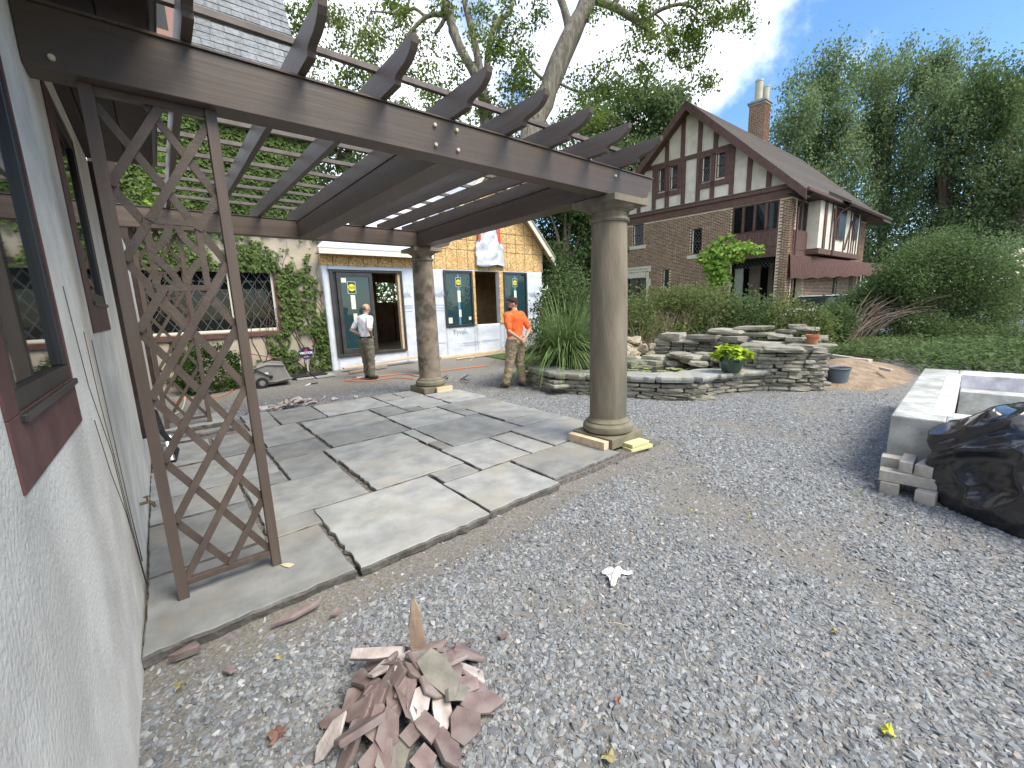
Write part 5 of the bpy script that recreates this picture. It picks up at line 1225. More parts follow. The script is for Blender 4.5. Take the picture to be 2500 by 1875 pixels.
# tan rubble heap behind the pond
for i in range(58):
    a = random.random()**.6; x, y = 9.3+random.uniform(-1.0, 1.1), 6.35+random.uniform(-.45, .9); h = max(0, 1-abs((x-9.4)/1.25)**2-abs((y-6.55)/.9)**2)
    z = .10+.52*h*random.random()**.5; s = random.uniform(.16, .34); bm = bmesh.new()
    for _ in range(16): q = Vector([random.gauss(0, 1) for _ in range(3)]).normalized(); bm.verts.new((q.x*s*.75, q.y*s*.6, q.z*s*.5))
    bmesh.ops.convex_hull(bm, input=bm.verts[:]); bm.verts.ensure_lookup_table()
    for v in [v for v in bm.verts if not v.link_faces]: bm.verts.remove(v)
    me = bpy.data.meshes.new('rock'); bm.to_mesh(me); bm.free(); me.materials.append(tanrock); at_ = me.attributes.new('rc', 'FLOAT', 'FACE'); at_.data.foreach_set('value', [random.random()]*len(me.polygons))
    o = bpy.data.objects.new('rock', me); COL.objects.link(o); o.location = (x, y, z); tag(o, 'rough tan rock in the rubble heap behind the pond', 'rock', 'tan rocks heaped behind the pond')
# glazed pot on the coping, with a lime coloured plant
pc = Vector((7.62, 3.22, .335))
gp = thing('glazed_pot', 'dark green glazed planter pot standing on the pond coping', 'plant pot', tuple(pc))
m = MB(); m.lathe([(.11, pc.z), (.135, pc.z+.005), (.165, pc.z+.06), (.20, pc.z+.15), (.212, pc.z+.22), (.20, pc.z+.29), (.185, pc.z+.315), (.205, pc.z+.33), (.21, pc.z+.345), (.195, pc.z+.352), (.175, pc.z+.33), (.16, pc.z+.28)], pc.x, pc.y, 40)
m.build('pot_body', M('green glaze', (.008, .035, .018), (.018, .06, .03), scale=6, rough=.12, spec=.7, coat=.6), gp, smooth='auto')
m = MB(); m.lathe([(.001, pc.z+.29), (.17, pc.z+.292)], pc.x, pc.y, 20); m.build('potting_soil', soil, gp)
lpnt = thing('lime_plant', 'lime green sweet potato vine growing in the green glazed pot', 'plant', (pc.x, pc.y, pc.z+.3))
P = []
for _ in range(150):
    a = rng.uniform(0, 6.28); r = rng.random()**.6*.23; P.append((pc.x+r*math.cos(a), pc.y+r*math.sin(a), pc.z+.36+.13*(1-(r/.25)**2)*rng.random()+.02*rng.normal()-(.06 if r > .2 else 0)))
for (dx, dy) in ((.23, -.14), (.12, -.24), (-.2, .18)): 
    for _ in range(14): P.append((pc.x+dx+rng.normal()*.03, pc.y+dy+rng.normal()*.03, pc.z+.3+rng.normal()*.04))
P = np.array(P); V, k = leaf_polys(P, .105, shape='ivy', up=.6, droop=.6); np_mesh('plant_leaves', V, k, L_lime, lpnt, kind='stuff')
m = MB()
for i in range(9): a = i*.7; m.tube([(pc.x, pc.y, pc.z+.29), (pc.x+.08*math.cos(a), pc.y+.08*math.sin(a), pc.z+.36), (pc.x+.15*math.cos(a), pc.y+.15*math.sin(a), pc.z+.40)], .005, 5)
m.build('plant_stems', L_lime, lpnt)
tp = thing('terracotta_pot', 'small terracotta pot on the top of the waterfall wall', 'plant pot', (9.0, 2.42, .76))
m = MB(); m.lathe([(.065, .76), (.075, .762), (.098, .88), (.112, .88), (.114, .925), (.10, .925), (.09, .88)], 9.0, 2.42, 28); m.build('pot_body', M('terracotta', (.36, .14, .07), (.46, .2, .11), rough=.85), tp, smooth='auto')
m = MB(); m.tube([(9.0, 2.42, .88), (9.02, 2.40, .97), (9.0, 2.40, 1.06)], .006, 5); m.build('dry_stem', barkd, tp)
# rubber bucket
bx, by = 9.62, 2.13; bk = thing('bucket', 'blue grey plastic bucket standing against the right end of the stone wall', 'bucket', (bx, by, -.05))
bm_ = M('grey blue plastic', (.10, .125, .155), (.13, .155, .185), rough=.45)
m = MB(); m.lathe([(.135, -.05), (.145, -.04), (.172, .25), (.19, .26), (.195, .275), (.185, .285), (.17, .27), (.14, -.02), (.01, -.03)], bx, by, 36); m.build('bucket_body', bm_, bk, smooth='auto')
m = MB(); m.tube([(bx+.18*math.cos(a), by+.18*math.sin(a), .255) for a in np.linspace(0, 6.28, 25)], .008, 6); m.build('rim', bm_, bk)
logm = M('bleached timber', (.40, .35, .30), (.52, .47, .42), rough=.85, scale=7)
for (px, py, px2, py2, r, lb) in ((2030, 869, 2080, 876, .05, 'thin bleached board lying behind the dirt mound'), (2082, 880, 2125, 884, .075, 'short pale square timber on the dirt mound'), (2178, 905, 2150, 899, .03, 'small pale stick behind the dirt mound')):
    a = at(px, py, 2, .16); b = at(px2, py2, 2, .16); wood_block(lb, a, b, r*2, r*1.6, logm)

# ------------------------------------------------------------------ concrete planter
pt = thing('concrete_planter', 'large pale cast concrete trough on the right with whitewashed rim', 'planter', (6.6, -.6, -.05))
def pf(x, y, z):
    a = R(3); x0, y0 = 4.87, .67; dx, dy = x-x0, y-y0; return (x0+dx*math.cos(a)-dy*math.sin(a), y0+dx*math.sin(a)+dy*math.cos(a), z)
X0, X1, Y1, Y0 = 4.87, 8.25, .67, -2.3; iw = .34
def rough_box(name, x0, x1, y0, y1, z0, z1, mat, n=14, amp=.006, bev=.012):
    m = MB(pf); nx = max(1, int((x1-x0)/.12)); ny = max(1, int((y1-y0)/.12)); nz = max(1, int((z1-z0)/.12)); m.box(x0, x1, y0, y1, z0, z1); return m.build(name, mat, pt, bevel=bev)
for nm, q in (('wall_left', (X0, X1, Y1-iw, Y1)), ('wall_front', (X0, X0+iw, Y0, Y1-iw-.001)), ('wall_back', (X1-.42, X1, Y0, Y1-iw-.001)), ('wall_right', (X0+iw+.001, X1-.421, Y0, Y0+iw))):
    rough_box('trough_wall', q[0], q[1], q[2], q[3], -.08, .545, conc)
m = MB(pf)
for q in ((X0+iw-.12, X1-.40, Y1-iw-.03, Y1-iw+.10), (X0+iw-.16, X0+iw+.03, Y0+iw, Y1-iw-.032), (X1-.45, X1-.02, Y0+.1, Y1-iw-.032), (X0+.06, X0+.30, -1.9, .05)):
    m.box(q[0], q[1], q[2], q[3], .30, .5485)
m.build('whitewash_rim', conc_w, pt, bevel=.006)
m = MB(pf); m.box(X0+iw-.05, X1-.4, Y0+.2, Y1-iw-.005, -.02, .05); m.build('trough_floor', conc, pt)
m = MB(pf); m.box(X1-.75, X1-.44, Y0+iw+.01, Y1-iw-.04, .05, .38); m.build('inner_ledge', conc, pt, bevel=.01)
# stack of grey block offcuts
def gblock(lb, c, s, rz=0, tz=0):
    m = MB(); m.box(-s[0]/2, s[0]/2, -s[1]/2, s[1]/2, -s[2]/2, s[2]/2); o = m.build('stone_block', blk, None, bevel=.005); o.location = c; o.rotation_euler = (0, tz, rz); tag(o, lb, 'block')
ra = R(1.2-0)
gblock('bottom left grey block under the cross piece of the stack by the planter', (4.585, .575, .0), (.20, .12, .10), .05)
gblock('bottom right grey block under the cross piece of the stack by the planter', (4.555, .345, .0), (.20, .12, .10), -.08)
gblock('long grey cross piece laid over two blocks in the stack by the planter', (4.58, .435, .098), (.12, .44, .09), .12)
gblock('left upright of the two grey blocks lying on the cross piece by the planter', (4.69, .50, .19), (.28, .085, .09), .03)
gblock('right one of the two grey blocks lying on the cross piece under the black sheet', (4.68, .37, .19), (.28, .11, .09), -.14)
gblock('rear grey block behind the cross piece against the planter corner', (4.76, .60, .16), (.12, .16, .09), .1)
# black plastic sheeting heaped over the corner
m = MB()
hv = [(4.62, .43, .42), (4.60, .13, .74), (4.50, -.35, .60), (4.35, -1.0, .52), (4.30, -1.8, .5), (4.62, .30, .10), (4.50, .26, -.06), (4.25, -.10, -.06), (4.00, -.55, -.06), (3.85, -1.2, -.06), (3.8, -2.0, -.06),
      (4.95, .30, .56), (5.15, .05, .60), (5.2, -.6, .60), (5.1, -1.8, .60), (4.80, .10, .74), (5.1, -2.0, -.06), (5.05, .2, -.06), (4.15, -.45, .40), (4.05, -1.2, .36), (4.36, -.02, .48)]
bm = bmesh.new()
for v in hv: bm.verts.new(v)
bmesh.ops.convex_hull(bm, input=bm.verts[:]); bmesh.ops.triangulate(bm, faces=bm.faces[:])
for v in [v for v in bm.verts if not v.link_faces]: bm.verts.remove(v)
bmesh.ops.subdivide_edges(bm, edges=bm.edges[:], cuts=30, use_grid_fill=True)
me = bpy.data.meshes.new('black_sheeting'); bm.to_mesh(me); bm.free(); me.materials.append(plast)
bs = bpy.data.objects.new('black_sheeting', me); COL.objects.link(bs); WL[bs] = Vector((0, 0, 0))
remesh(bs, .016, 14)
def _fold(p, n_):
    d1 = Vector((p.x*.4+p.y*.2, p.y*.9-p.z*.8, p.z*3.0+p.y*1.5)); d2 = Vector((p.y*2.4+p.z*2.0, p.x*.8, p.z*.9-p.y))
    w = (1-min(1, abs(mn.noise(d1*1.5))*2.2))**2*.07+(1-min(1, abs(mn.noise(d2*1.7+Vector((4, 1, 2))))*2.2))**2*.045+(1-min(1, abs(mn.noise(d1*4.0))*2.5))**2*.008+.05*mn.noise(p*1.6)
    k = min(1, max(0, (p.z+.05)/.12)); return p+n_*((w-.045)*k)
displace(bs, _fold)
tag(bs, 'big heap of glossy crumpled black plastic sheeting against the concrete planter', 'plastic sheeting')

# ------------------------------------------------------------------ heaps of split red stone
def shard(name_label, c, L, Wd_, th, rot, mat, seed, grp=None, pts=None):
    r = random.Random(seed); n = r.randint(4, 7); ang = sorted(r.uniform(0, 6.283) for _ in range(n))
    ang = [2*math.pi*(i+r.uniform(-.42, .42))/n for i in range(n)]
    poly = pts or [(L/2*math.cos(a)*r.uniform(.75, 1.25), Wd_/2*math.sin(a)*r.uniform(.75, 1.25)) for a in ang]
    n = len(poly); s = r.uniform(.93, .985); k = r.uniform(-.002, .002)
    top = [(x*s, y*s, th/2+r.uniform(-.002, .002)) for x, y in poly]; mid_ = [(x, y, th*.3*r.uniform(-1, 1)) for x, y in poly]; bot = [(x*.96, y*.96, -th/2) for x, y in poly]
    m = MB(); m.add([(0, 0, th/2+k)]+top+mid_+bot, [(0, 1+i, 1+(i+1) % n) for i in range(n)]+[(1+i, n+1+i, n+1+(i+1) % n, 1+(i+1) % n) for i in range(n)]+[(n+1+i, 2*n+1+i, 2*n+1+(i+1) % n, n+1+(i+1) % n) for i in range(n)]+[tuple(range(2*n+1, 3*n+1))[::-1]])
    o = m.build('stone_offcut', mat); o.location = c; o.rotation_euler = rot; tag(o, name_label, 'stone offcut', grp); return o
pcx, pcy = .60, 1.475; gr1 = 'red stone offcuts heaped on the gravel'
rr_ = random.Random(5)
for ring, (n, rad, hgt, tilt_) in enumerate(((19, .285, .01, .45), (18, .21, .055, .6), (15, .135, .10, .7), (10, .06, .14, .6))):
    for i in range(n):
        a = 2*math.pi*(i+.5*rr_.random())/n+ring; r = rad*rr_.uniform(.85, 1.12); ex = 1.0
        x, y = pcx+r*math.cos(a), pcy+r*math.sin(a)*.92
        L = rr_.uniform(.11, .20); w = rr_.uniform(.065, .12); th = rr_.uniform(.012, .026)
        q = Matrix.Rotation(a, 4, 'Z') @ Matrix.Rotation(tilt_*rr_.uniform(.4, 1.5), 4, 'Y') @ Matrix.Rotation(rr_.uniform(-.7, .7), 4, 'Z') @ Matrix.Rotation(rr_.uniform(-.35, .35), 4, 'X')
        mt = grey_sh if rr_.random() < .1 else (pale_sh if rr_.random() < .13 else red)
        shard({red: 'purplish red sandstone offcut in the near heap', grey_sh: 'grey green shale offcut in the near heap of red stone', pale_sh: 'pale faced stone offcut in the near heap of red stone'}[mt], (x, y, hgt-.03+rr_.uniform(0, .025)), L, w, th, q.to_euler(), mt, 100+ring*40+i, {red: gr1, grey_sh: 'grey shale pieces in the near heap', pale_sh: 'pale pieces in the near heap'}[mt])
upr = shard('tall pointed tan shard standing upright at the back of the near heap', (.70, 1.60, .165), .30, .07, .022, (0, R(-84), R(62)), M('tan red stone', (.26, .19, .145), (.35, .26, .20), scale=12, rough=.85, bump=.3), 7, pts=[(-.16, -.03), (-.05, -.038), (.10, -.026), (.165, -.004), (.15, .012), (.04, .032), (-.10, .03), (-.165, .02)])
shard('long flat offcut coloured pale for its bright top-lit edge at the back of the near heap', (.555, 1.72, .06), .24, .05, .035, (R(28), 0, R(-38)), pale_sh, 9, pts=[(-.12, -.022), (0, -.028), (.12, -.02), (.125, .018), (.02, .022), (-.115, .02)])  # pale material gives the whole piece its top-lit brightness
shard('large grey green slab leaning on the right side of the near heap', (.69, 1.37, .125), .20, .115, .024, (R(35), R(38), R(-60)), grey_sh, 15, pts=[(-.11, -.035), (-.03, -.055), (.07, -.045), (.105, -.02), (.08, .03), (-.02, .055), (-.10, .04)])
shard('long pinkish shard lying across the front left of the near heap', (.42, 1.42, .06), .26, .09, .026, (R(-32), R(8), R(8)), red, 16, pts=[(-.15, -.03), (-.02, -.05), (.12, -.045), (.155, .0), (.10, .045), (-.06, .035), (-.155, .01)])
shard('thin red slab lying on the gravel just off the front flag', (.36, 2.40, -.035), .26, .05, .02, (R(6), R(-4), R(-2)), red, 17, pts=[(-.13, -.01), (-.02, -.03), (.11, -.018), (.14, .008), (.04, .024), (-.08, .012)])
shard('rounded red stone wedged under the corner of the front left flag', (-.12, 2.485, -.04), .13, .07, .04, (R(8), 0, .1), red, 18)
for i, (px, py) in enumerate(((1470, 1800), (1140, 1790), (1610, 1620), (820, 1500), (1230, 1555), (560, 1640), (700, 1640), (900, 1820), (1150, 1700), (2250, 1090), (1160, 1820))):
    q = at(px, py, 2, -.04)
    if i in (3, 4, 5, 9): shard(('small red chip of stone alone on the gravel left of the heap', 'small red chip of stone alone on the gravel right of the heap', 'flat tan chip of stone near the wall on the gravel', 'red chip on the gravel before the planter')[(3, 4, 5, 9).index(i)], (q.x, q.y, -.03), .07, .05, .012, (rr_.uniform(-.2, .2), .1, rr_.uniform(0, 3)), red, 300+i)
for i, (px, py) in enumerate(((1090, 1480), (1130, 1465), (1000, 1605), (1290, 1640), (1500, 1090))): pass
m = MB()
for i in range(260):
    a = random.uniform(0, 6.283); r = .18+.22*random.random()**.6; x, y = pcx+r*math.cos(a), pcy+r*math.sin(a)*.95; w = random.uniform(.004, .013); z = -.028+random.uniform(0, .012)
    q = [(x+w*random.uniform(-1, 1), y+w*random.uniform(-1, 1), z+w*random.uniform(-.5, .7)) for _ in range(4)]; m.add(q, [(0, 1, 2), (0, 2, 3), (0, 3, 1), (1, 3, 2)])
tag(m.build('stone_crumbs', red, kind='stuff'), 'crumbs of red stone scattered around the near heap', 'stone crumbs')
# far heap by the patio edge
for i in range(46):
    t = rng.normal(); x = 1.62+.34*rng.normal(); y = 8.28+.16*rng.normal(); h = math.exp(-((x-1.75)/.4)**2)*.13
    L = rng.uniform(.10, .24)
    mt = (red, pale_sh, blk)[int(rng.random()*2.4)]
    shard('pinkish stone offcut in the far heap behind the patio', (x, y, -.03+h*rng.random()), L, L*.55, .022, (rng.normal()*.35, rng.normal()*.35, rng.uniform(0, 6)), mt, 500+i, 'stone offcuts heaped behind the patio')
for i in range(22):
    x = 4.75+.25*rng.normal(); y = 8.15+.22*rng.normal()
    m = MB(); L = rng.uniform(.15, .4); m.box(-L/2, L/2, -.03, .03, -.006, .006); o = m.build('metal_strip', M('scrap flashing', (.16, .16, .16), (.3, .3, .3), rough=.5, metal=.3)); o.location = (x, y, -.02+.08*rng.random()); o.rotation_euler = (rng.normal()*.3, rng.normal()*.3, rng.uniform(0, 3))
    tag(o, 'bent grey scrap strip in the litter behind the far column', 'scrap strip', 'scrap strips behind the far column')

# ------------------------------------------------------------------ small things on the ground
def crumpled_sheet(name, lb, cat, c, s, mat, seed, h=.05, shape=None, parent=None):
    n = 12; vs = []; fs = []; r = random.Random(seed)
    for j in range(n+1):
        for i in range(n+1):
            u, v = i/n-.5, j/n-.5; a = math.atan2(v, u); e = 1+.35*math.sin(a*3+seed)+.2*math.sin(a*7)
            vs.append((c[0]+u*s[0]*e, c[1]+v*s[1]*e, c[2]+h*(.5+pn(u*5+seed, v*5, 1.3))*(1-1.2*(abs(u)+abs(v))*.6)))
    fs = [(j*(n+1)+i, j*(n+1)+i+1, (j+1)*(n+1)+i+1, (j+1)*(n+1)+i) for j in range(n) for i in range(n)]
    m = MB(); m.add(vs, fs); o = m.build(name, mat, fix=False); q = o.modifiers.new('t', 'SOLIDIFY'); q.thickness = .002; tag(o, lb, cat); return o
q = at(1500, 1402, 2, -.03)
crumpled_sheet('paper_scrap', 'crumpled white paper scrap lying on the gravel', 'paper', (q.x, q.y, -.035), (.13, .10), M('white paper', (.72, .72, .71), (.8, .8, .8), rough=.8), 3, .045)
def dead_leaf(lb, px, py, s, mat, seed, rz=0):
    q = at(px, py, 2, -.025); m = MB(); r = random.Random(seed); N = 20; R0 = []
    for i in range(N):
        a = 2*math.pi*i/N; k = 1-.38*abs(math.sin(a*2.5))+.1*r.uniform(-1, 1); R0.append((q.x+s*k*math.cos(a+rz), q.y+s*k*math.sin(a+rz)*.85, q.z+.012*math.sin(a*2+seed)+.008*r.uniform(-1, 1)))
    m.add([(q.x, q.y, q.z+.002)]+R0, [(0, 1+i, 1+(i+1) % N) for i in range(N)]); o = m.build('fallen_leaf', mat, fix=False); tag(o, lb, 'leaf')
ly = M('yellow leaf', (.50, .52, .05), (.62, .60, .10), scale=40, rough=.6, trans=.2); lo = M('olive leaf', (.22, .20, .09), (.38, .34, .17), scale=30, rough=.7); lr = M('rust leaf', (.30, .12, .05), (.38, .18, .08), scale=30)
dead_leaf('bright yellow fallen leaf on the gravel at the lower right', 2170, 1783, .032, ly, 1); dead_leaf('brown green fallen leaf at the bottom edge in front of the heap', 1485, 1845, .033, lo, 2, .4)
dead_leaf('small rust coloured leaf right of the near stone heap', 1508, 1707, .016, lr, 3); dead_leaf('curled olive leaf near the corner of the front left flag', 440, 1672, .026, lo, 4)
dead_leaf('small yellow leaf on the gravel straight before the near column', 1690, 1247, .018, ly, 5); dead_leaf('small pale yellow leaf right of centre on the gravel', 1832, 1262, .018, ly, 6)
dead_leaf('dull olive leaf on the gravel in the lower centre right', 2038, 1540, .022, lo, 7); dead_leaf('tan leaf beside the long front edge of the patio', 680, 1602, .022, lo, 8)
dead_leaf('narrow tan leaf on the front flag under the near trellis', 548, 1402, .02, M('tan leaf', (.50, .44, .26), rough=.7), 9); dead_leaf('brown wet leaf left of the near stone heap', 680, 1790, .045, M('brown leaf', (.16, .085, .06), (.24, .14, .11), scale=30), 10)
dead_leaf('tiny yellow leaf before the black sheeting', 2100, 1197, .014, ly, 11)
for i, (x1, y1, x2, y2) in enumerate(((1608, 1460, 1632, 1492), (1665, 1575, 1675, 1608), (1925, 1590, 1965, 1622), (2195, 1712, 2240, 1750), (1480, 1520, 1535, 1528))):
    a, b = at(x1, y1, 2, -.025), at(x2, y2, 2, -.02); m = MB(); m.tube([a, a.lerp(b, .5)+Vector((0, 0, .006)), b], [.0025, .003, .002], 5)
    tag(m.build('twig', M('pale twig', (.42, .38, .30), rough=.8)), 'thin pale twig lying on the gravel', 'twig', 'twigs on the gravel')
# yard cart
def L_(v, o, a): c, s = math.cos(a), math.sin(a); return (o[0]+v[0]*c-v[1]*s, o[1]+v[0]*s+v[1]*c, o[2]+v[2])
ca = at(*(350+1060/3.318, 500+1440/3.318), 1, 10.75); cpos = (ca.x-.05, 10.85, gz(0, 10.85)); ka = R(-8)
ct = thing('yard_cart', 'grey tipping plastic yard cart with two wheels resting by the house wall', 'cart', cpos)
cfr = lambda x, y, z: L_((x, y, z), cpos, ka); greyp = M('grey moulded plastic', (.17, .165, .155), (.23, .22, .205), rough=.5)
m = MB(cfr); p_ = [(-.34, .16), (-.25, .47), (-.05, .535), (.28, .50), (.42, .10), (.05, .045), (-.22, .03)]
m.prism(p_, lambda a, b, c: (a, c, b), -.25, .25); m.build('cart_body', greyp, ct, bevel=.03, seg=3)
m = MB(cfr); m.tube([(-.30, -.262, .42), (-.05, -.262, .49), (.30, -.262, .45)], .016, 8); m.tube([(-.22, -.262, .12), (.10, -.262, .10), (.36, -.262, .14)], .012, 8); m.build('moulded_rib', greyp, ct, smooth='auto')
m = MB(cfr); m.box(-.10, -.03, -.258, -.252, .27, .32); m.build('white_label', M('white label', (.7, .7, .7)), ct)
for y in (-.29, .29):
    m = MB(cfr); m.tube([(-.17, y-.025, .10), (-.17, y+.025, .10)], .125, 24); w_ = m.build('wheel', M('rubber', (.02, .02, .02), rough=.8), ct, bevel=.012)
    m = MB(cfr); m.tube([(-.17, y-.03, .10), (-.17, y+.03, .10)], .06, 16); m.build('wheel_hub', greyp, w_)
m = MB(cfr); m.tube([(-.30, -.27, .15), (-.38, -.27, .45), (-.44, -.27, .72), (-.44, .27, .72), (-.38, .27, .45)], .014, 8); m.tube([(-.30, -.275, .42), (.02, -.275, .22)], .012, 8); m.ell(cfr(.02, -.28, .22) and (.02, -.28, .22), (.035, .02, .035)); m.build('handle', M('black tube', (.015, .015, .016), rough=.4), ct, smooth='auto')
# alarm company sign
sgp = at(752, 903, 1, 11.45); sx, sy, sz = sgp.x, 11.45, gz(0, 11.45); sh = at(746, 862, 1, 11.45).z
sg_t = thing('yard_sign', 'small navy octagonal yard sign on a grey stake by the ivy wall', 'sign', (sx, sy, sz))
m = MB(); m.box(sx-.016, sx+.016, sy-.012, sy+.0, sz, sh-.12); m.build('stake', M('grey stake', (.4, .4, .38), rough=.5), sg_t)
navy = M('navy sign', (.015, .02, .06), rough=.4)
m = MB(); m.prism([(sx+.165*math.cos(R(22.5+45*i)), sh+.165*math.sin(R(22.5+45*i))) for i in range(8)], lambda a, b, c: (a, c, b), sy-.026, sy-.013); m.build('sign_board', navy, sg_t)
m = MB()
for i in range(8):
    a, b = R(22.5+45*i), R(67.5+45*i); m.bar((sx+.156*math.cos(a), sy-.028, sh+.156*math.sin(a)), (sx+.156*math.cos(b), sy-.028, sh+.156*math.sin(b)), .003, .005, up=(0, 1, 0))
wht = M('white lettering', (.8, .8, .8), rough=.5); m.build('sign_border', M('dim border', (.2, .22, .3)), sg_t)
text_mesh('lettering', 'VECTOR', .078, (sx, sy-.031, sh+.002), wht, sg_t, bold=.002); text_mesh('lettering', 'SECURITY', .03, (sx, sy-.031, sh-.095), wht, sg_t)
m = MB(); m.prism([(sx-.04, sh+.055), (sx+.04, sh+.055), (sx, sh+.115)], lambda a, b, c: (a, c, b), sy-.0285, sy-.027); m.prism([(sx-.035, sh-.045), (sx+.035, sh-.045), (sx, sh-.078)], lambda a, b, c: (a, c, b), sy-.0285, sy-.027); m.build('sign_emblem', M('red emblem', (.45, .03, .03)), sg_t)
# mat / black tray by the sign
a = at(350+1215/3.318, 500+1370/3.318, 1, 11.0); m = MB(); z0 = gz(0, 11)
m.box(a.x, a.x+.78, 11.0, 11.35, z0+.06, z0+.09); tag(m.build('black_tray', M('black tray', (.02, .02, .022), rough=.5), bevel=.01), 'flat black plastic tray lying at the foot of the ivy wall', 'tray')
m = MB(); m.box(a.x+.05, a.x+.95, 10.92, 11.3, z0+.0, z0+.045); tag(m.build('grey_board', M('grey board', (.3, .3, .29)), bevel=.006), 'pale grey board under the black tray', 'board')
# work light, white carton, boots litter
q = at(755, 930, 1, 10.3); lt = thing('work_light', 'small silver work light lying on the dark soil', 'light', (q.x, 10.3, gz(0, 10.3)))
m = MB(); m.tube([(q.x-.1, 10.3, -.02), (q.x+.02, 10.28, .02)], [.04, .03], 12); m.build('lamp_body', M('silver', (.5, .5, .5), rough=.3, metal=.9), lt)
m = MB(); m.tube([(q.x+.02, 10.28, .02), (q.x+.16, 10.22, .03)], .012, 8); m.build('grip', M('black tube', (.02,)*3), lt)
q = at(884, 926, 2, -.02); m = MB(); m.box(q.x-.10, q.x+.10, q.y, q.y+.12, -.04, .04); tag(m.build('white_carton', M('white carton', (.75, .75, .75), rough=.5), bevel=.004), 'small white carton lying behind the patio at the feet of the man in white', 'box')
# clipped yew by the windows
def shrub(name, lb, cat, c, r, n, size, mat, stems=None, up=.4, droop=.2, fill=.55, seedv=1, parentgroup=None, lump=2.2):
    t = thing(name, lb, cat, (c[0], c[1], gz(c[0], c[1])), parentgroup); P = []
    k = 0
    while len(P) < n:
        d = rng.normal(size=(n*2, 3)); d /= np.linalg.norm(d, axis=1)[:, None]; rad = fill+(1-fill)*rng.random(len(d))
        Q = d*rad[:, None]
        f = np.array([1+.38*mn.noise(Vector((q[0]*lump+seedv, q[1]*lump, q[2]*lump)))+.22*mn.noise(Vector((q[0]*lump*2.6, q[1]*lump*2.6+seedv, q[2]*lump*2.6))) for q in d])
        Q = Q*f[:, None]*np.array(r)+np.array(c)
        keep = (Q[:, 2] > gz(c[0], c[1])-.02); P += list(Q[keep]); k += 1
        if k > 4: break
    P = np.array(P[:n]); V, kk = leaf_polys(P, size, up=up, droop=droop); np_mesh('foliage', V, kk, mat, t, kind='stuff')
    if stems:
        m = MB(); z0 = gz(c[0], c[1])
        for i in range(stems):
            a = rng.uniform(0, 6.28); e = .55+.35*rng.random(); pts = [(c[0]+.12*math.cos(a)*r[0], c[1]+.12*math.sin(a)*r[1], z0)]
            for s in (.3, .6, .9): pts.append((c[0]+e*s*math.cos(a)*r[0], c[1]+e*s*math.sin(a)*r[1], z0+(c[2]+r[2]*.6-z0)*(s**.6)))
            m.tube(pts, [.016, .012, .008, .004], 5)
        m.build('stems', barkd, t, kind='stuff')
    return t
q = at(508, 870, 1, 11.0); shrub('yew_bush', 'clipped dark green yew bush under the leaded windows', 'bush', (q.x, 11.05, .42), (.62, .48, .56), 9000, .045, L_yew, up=.2, fill=.8, lump=3)
# orange cords and hose
oc = M('orange cord', (.55, .17, .06), rough=.5)
def cord(lb, pts, r, mat, nm='cord'):
    m = MB(); P_ = [Vector(p) for p in pts]; Q = []
    for i in range(len(P_)-1):
        p0, p1, p2, p3 = P_[max(0, i-1)], P_[i], P_[i+1], P_[min(len(P_)-1, i+2)]
        for t in (0, .25, .5, .75): Q.append(.5*((2*p1)+(-p0+p2)*t+(2*p0-5*p1+4*p2-p3)*t*t+(-p0+3*p1-3*p2+p3)*t**3))
    Q.append(P_[-1]); m.tube(Q, r, 6); tag(m.build(nm, mat, smooth='auto'), lb, 'cord')
def gp_(px, py, dz=.012): 
    p = at(px, py, 2, -.04)
    for _ in range(6): p = at(px, py, 2, gz(p.x, p.y)+dz)
    return p
cord('orange extension cord snaking from the far column along the foot of the addition', [gp_(x, y) for x, y in ((1010, 925), (960, 922), (900, 930), (845, 930), (860, 926), (930, 918), (990, 912), (1020, 918), (1070, 908), (1120, 900), (1190, 893))], .012, oc)
cord('orange cord lying in the dark soil by the yew bush', [gp_(x, y) for x, y in ((425, 980), (460, 972), (520, 970), (556, 960), (585, 935))], .01, oc)
a_ = aa(1163, 793); cord('pale cord hanging from the open window opening of the addition', [(a_[0], YA-.05, a_[1]), (a_[0]-.02, YA-.2, .7), (a_[0]-.3, YA-.5, .25), (a_[0]-.9, YA-.9, .02), (a_[0]-1.4, YA-1.2, -.01)], .008, M('tan cord', (.5, .42, .3)))
cord('black hose looping from the yard cart to the tray', [cfr(-.1, -.2, .55), cfr(.2, -.28, .6), cfr(.55, -.3, .5), cfr(.8, -.2, .2), cfr(.95, -.1, .05)], .014, M('black tube', (.015,)*3))
cord('rusty coiled wire hook leaning on the wall above the cart', [cfr(-.45, .2, .95), cfr(-.38, .2, 1.02), cfr(-.42, .2, 1.1), cfr(-.5, .2, 1.04), cfr(-.42, .2, .95), cfr(-.44, .2, .85), cfr(-.3, .2, .72), cfr(.2, .2, .58)], .012, M('rust wire', (.22, .08, .05)))
cord('pale hose lying in the bed behind the far trellis', [gp_(x, y) for x, y in ((450, 940), (452, 970), (444, 1000), (425, 1012))], .012, M('pale hose', (.5, .46, .36)))
# tool bucket of grey tubes by the wall under the far trellis
jk = thing('metal_kit', 'black and silver pipes leaning by the wall behind the near trellis', 'equipment', (-.18, 5.9, 0))
m = MB(); m.tube([(-.2, 6.9, .45), (-.15, 6.3, .3), (-.05, 6.1, .1), (-.1, 5.95, .0)], .03, 8); m.build('black_pipe', M('black tube', (.02,)*3), jk)
m = MB(); m.tube([(-.2, 6.2, .0), (-.18, 6.2, .18), (-.12, 6.1, .2), (-.1, 5.95, .02)], .03, 8); m.ell((-.12, 6.4, .2), (.09, .09, .05)); m.build('silver_pipe', M('silver', (.5, .5, .5), metal=.9, rough=.3), jk)

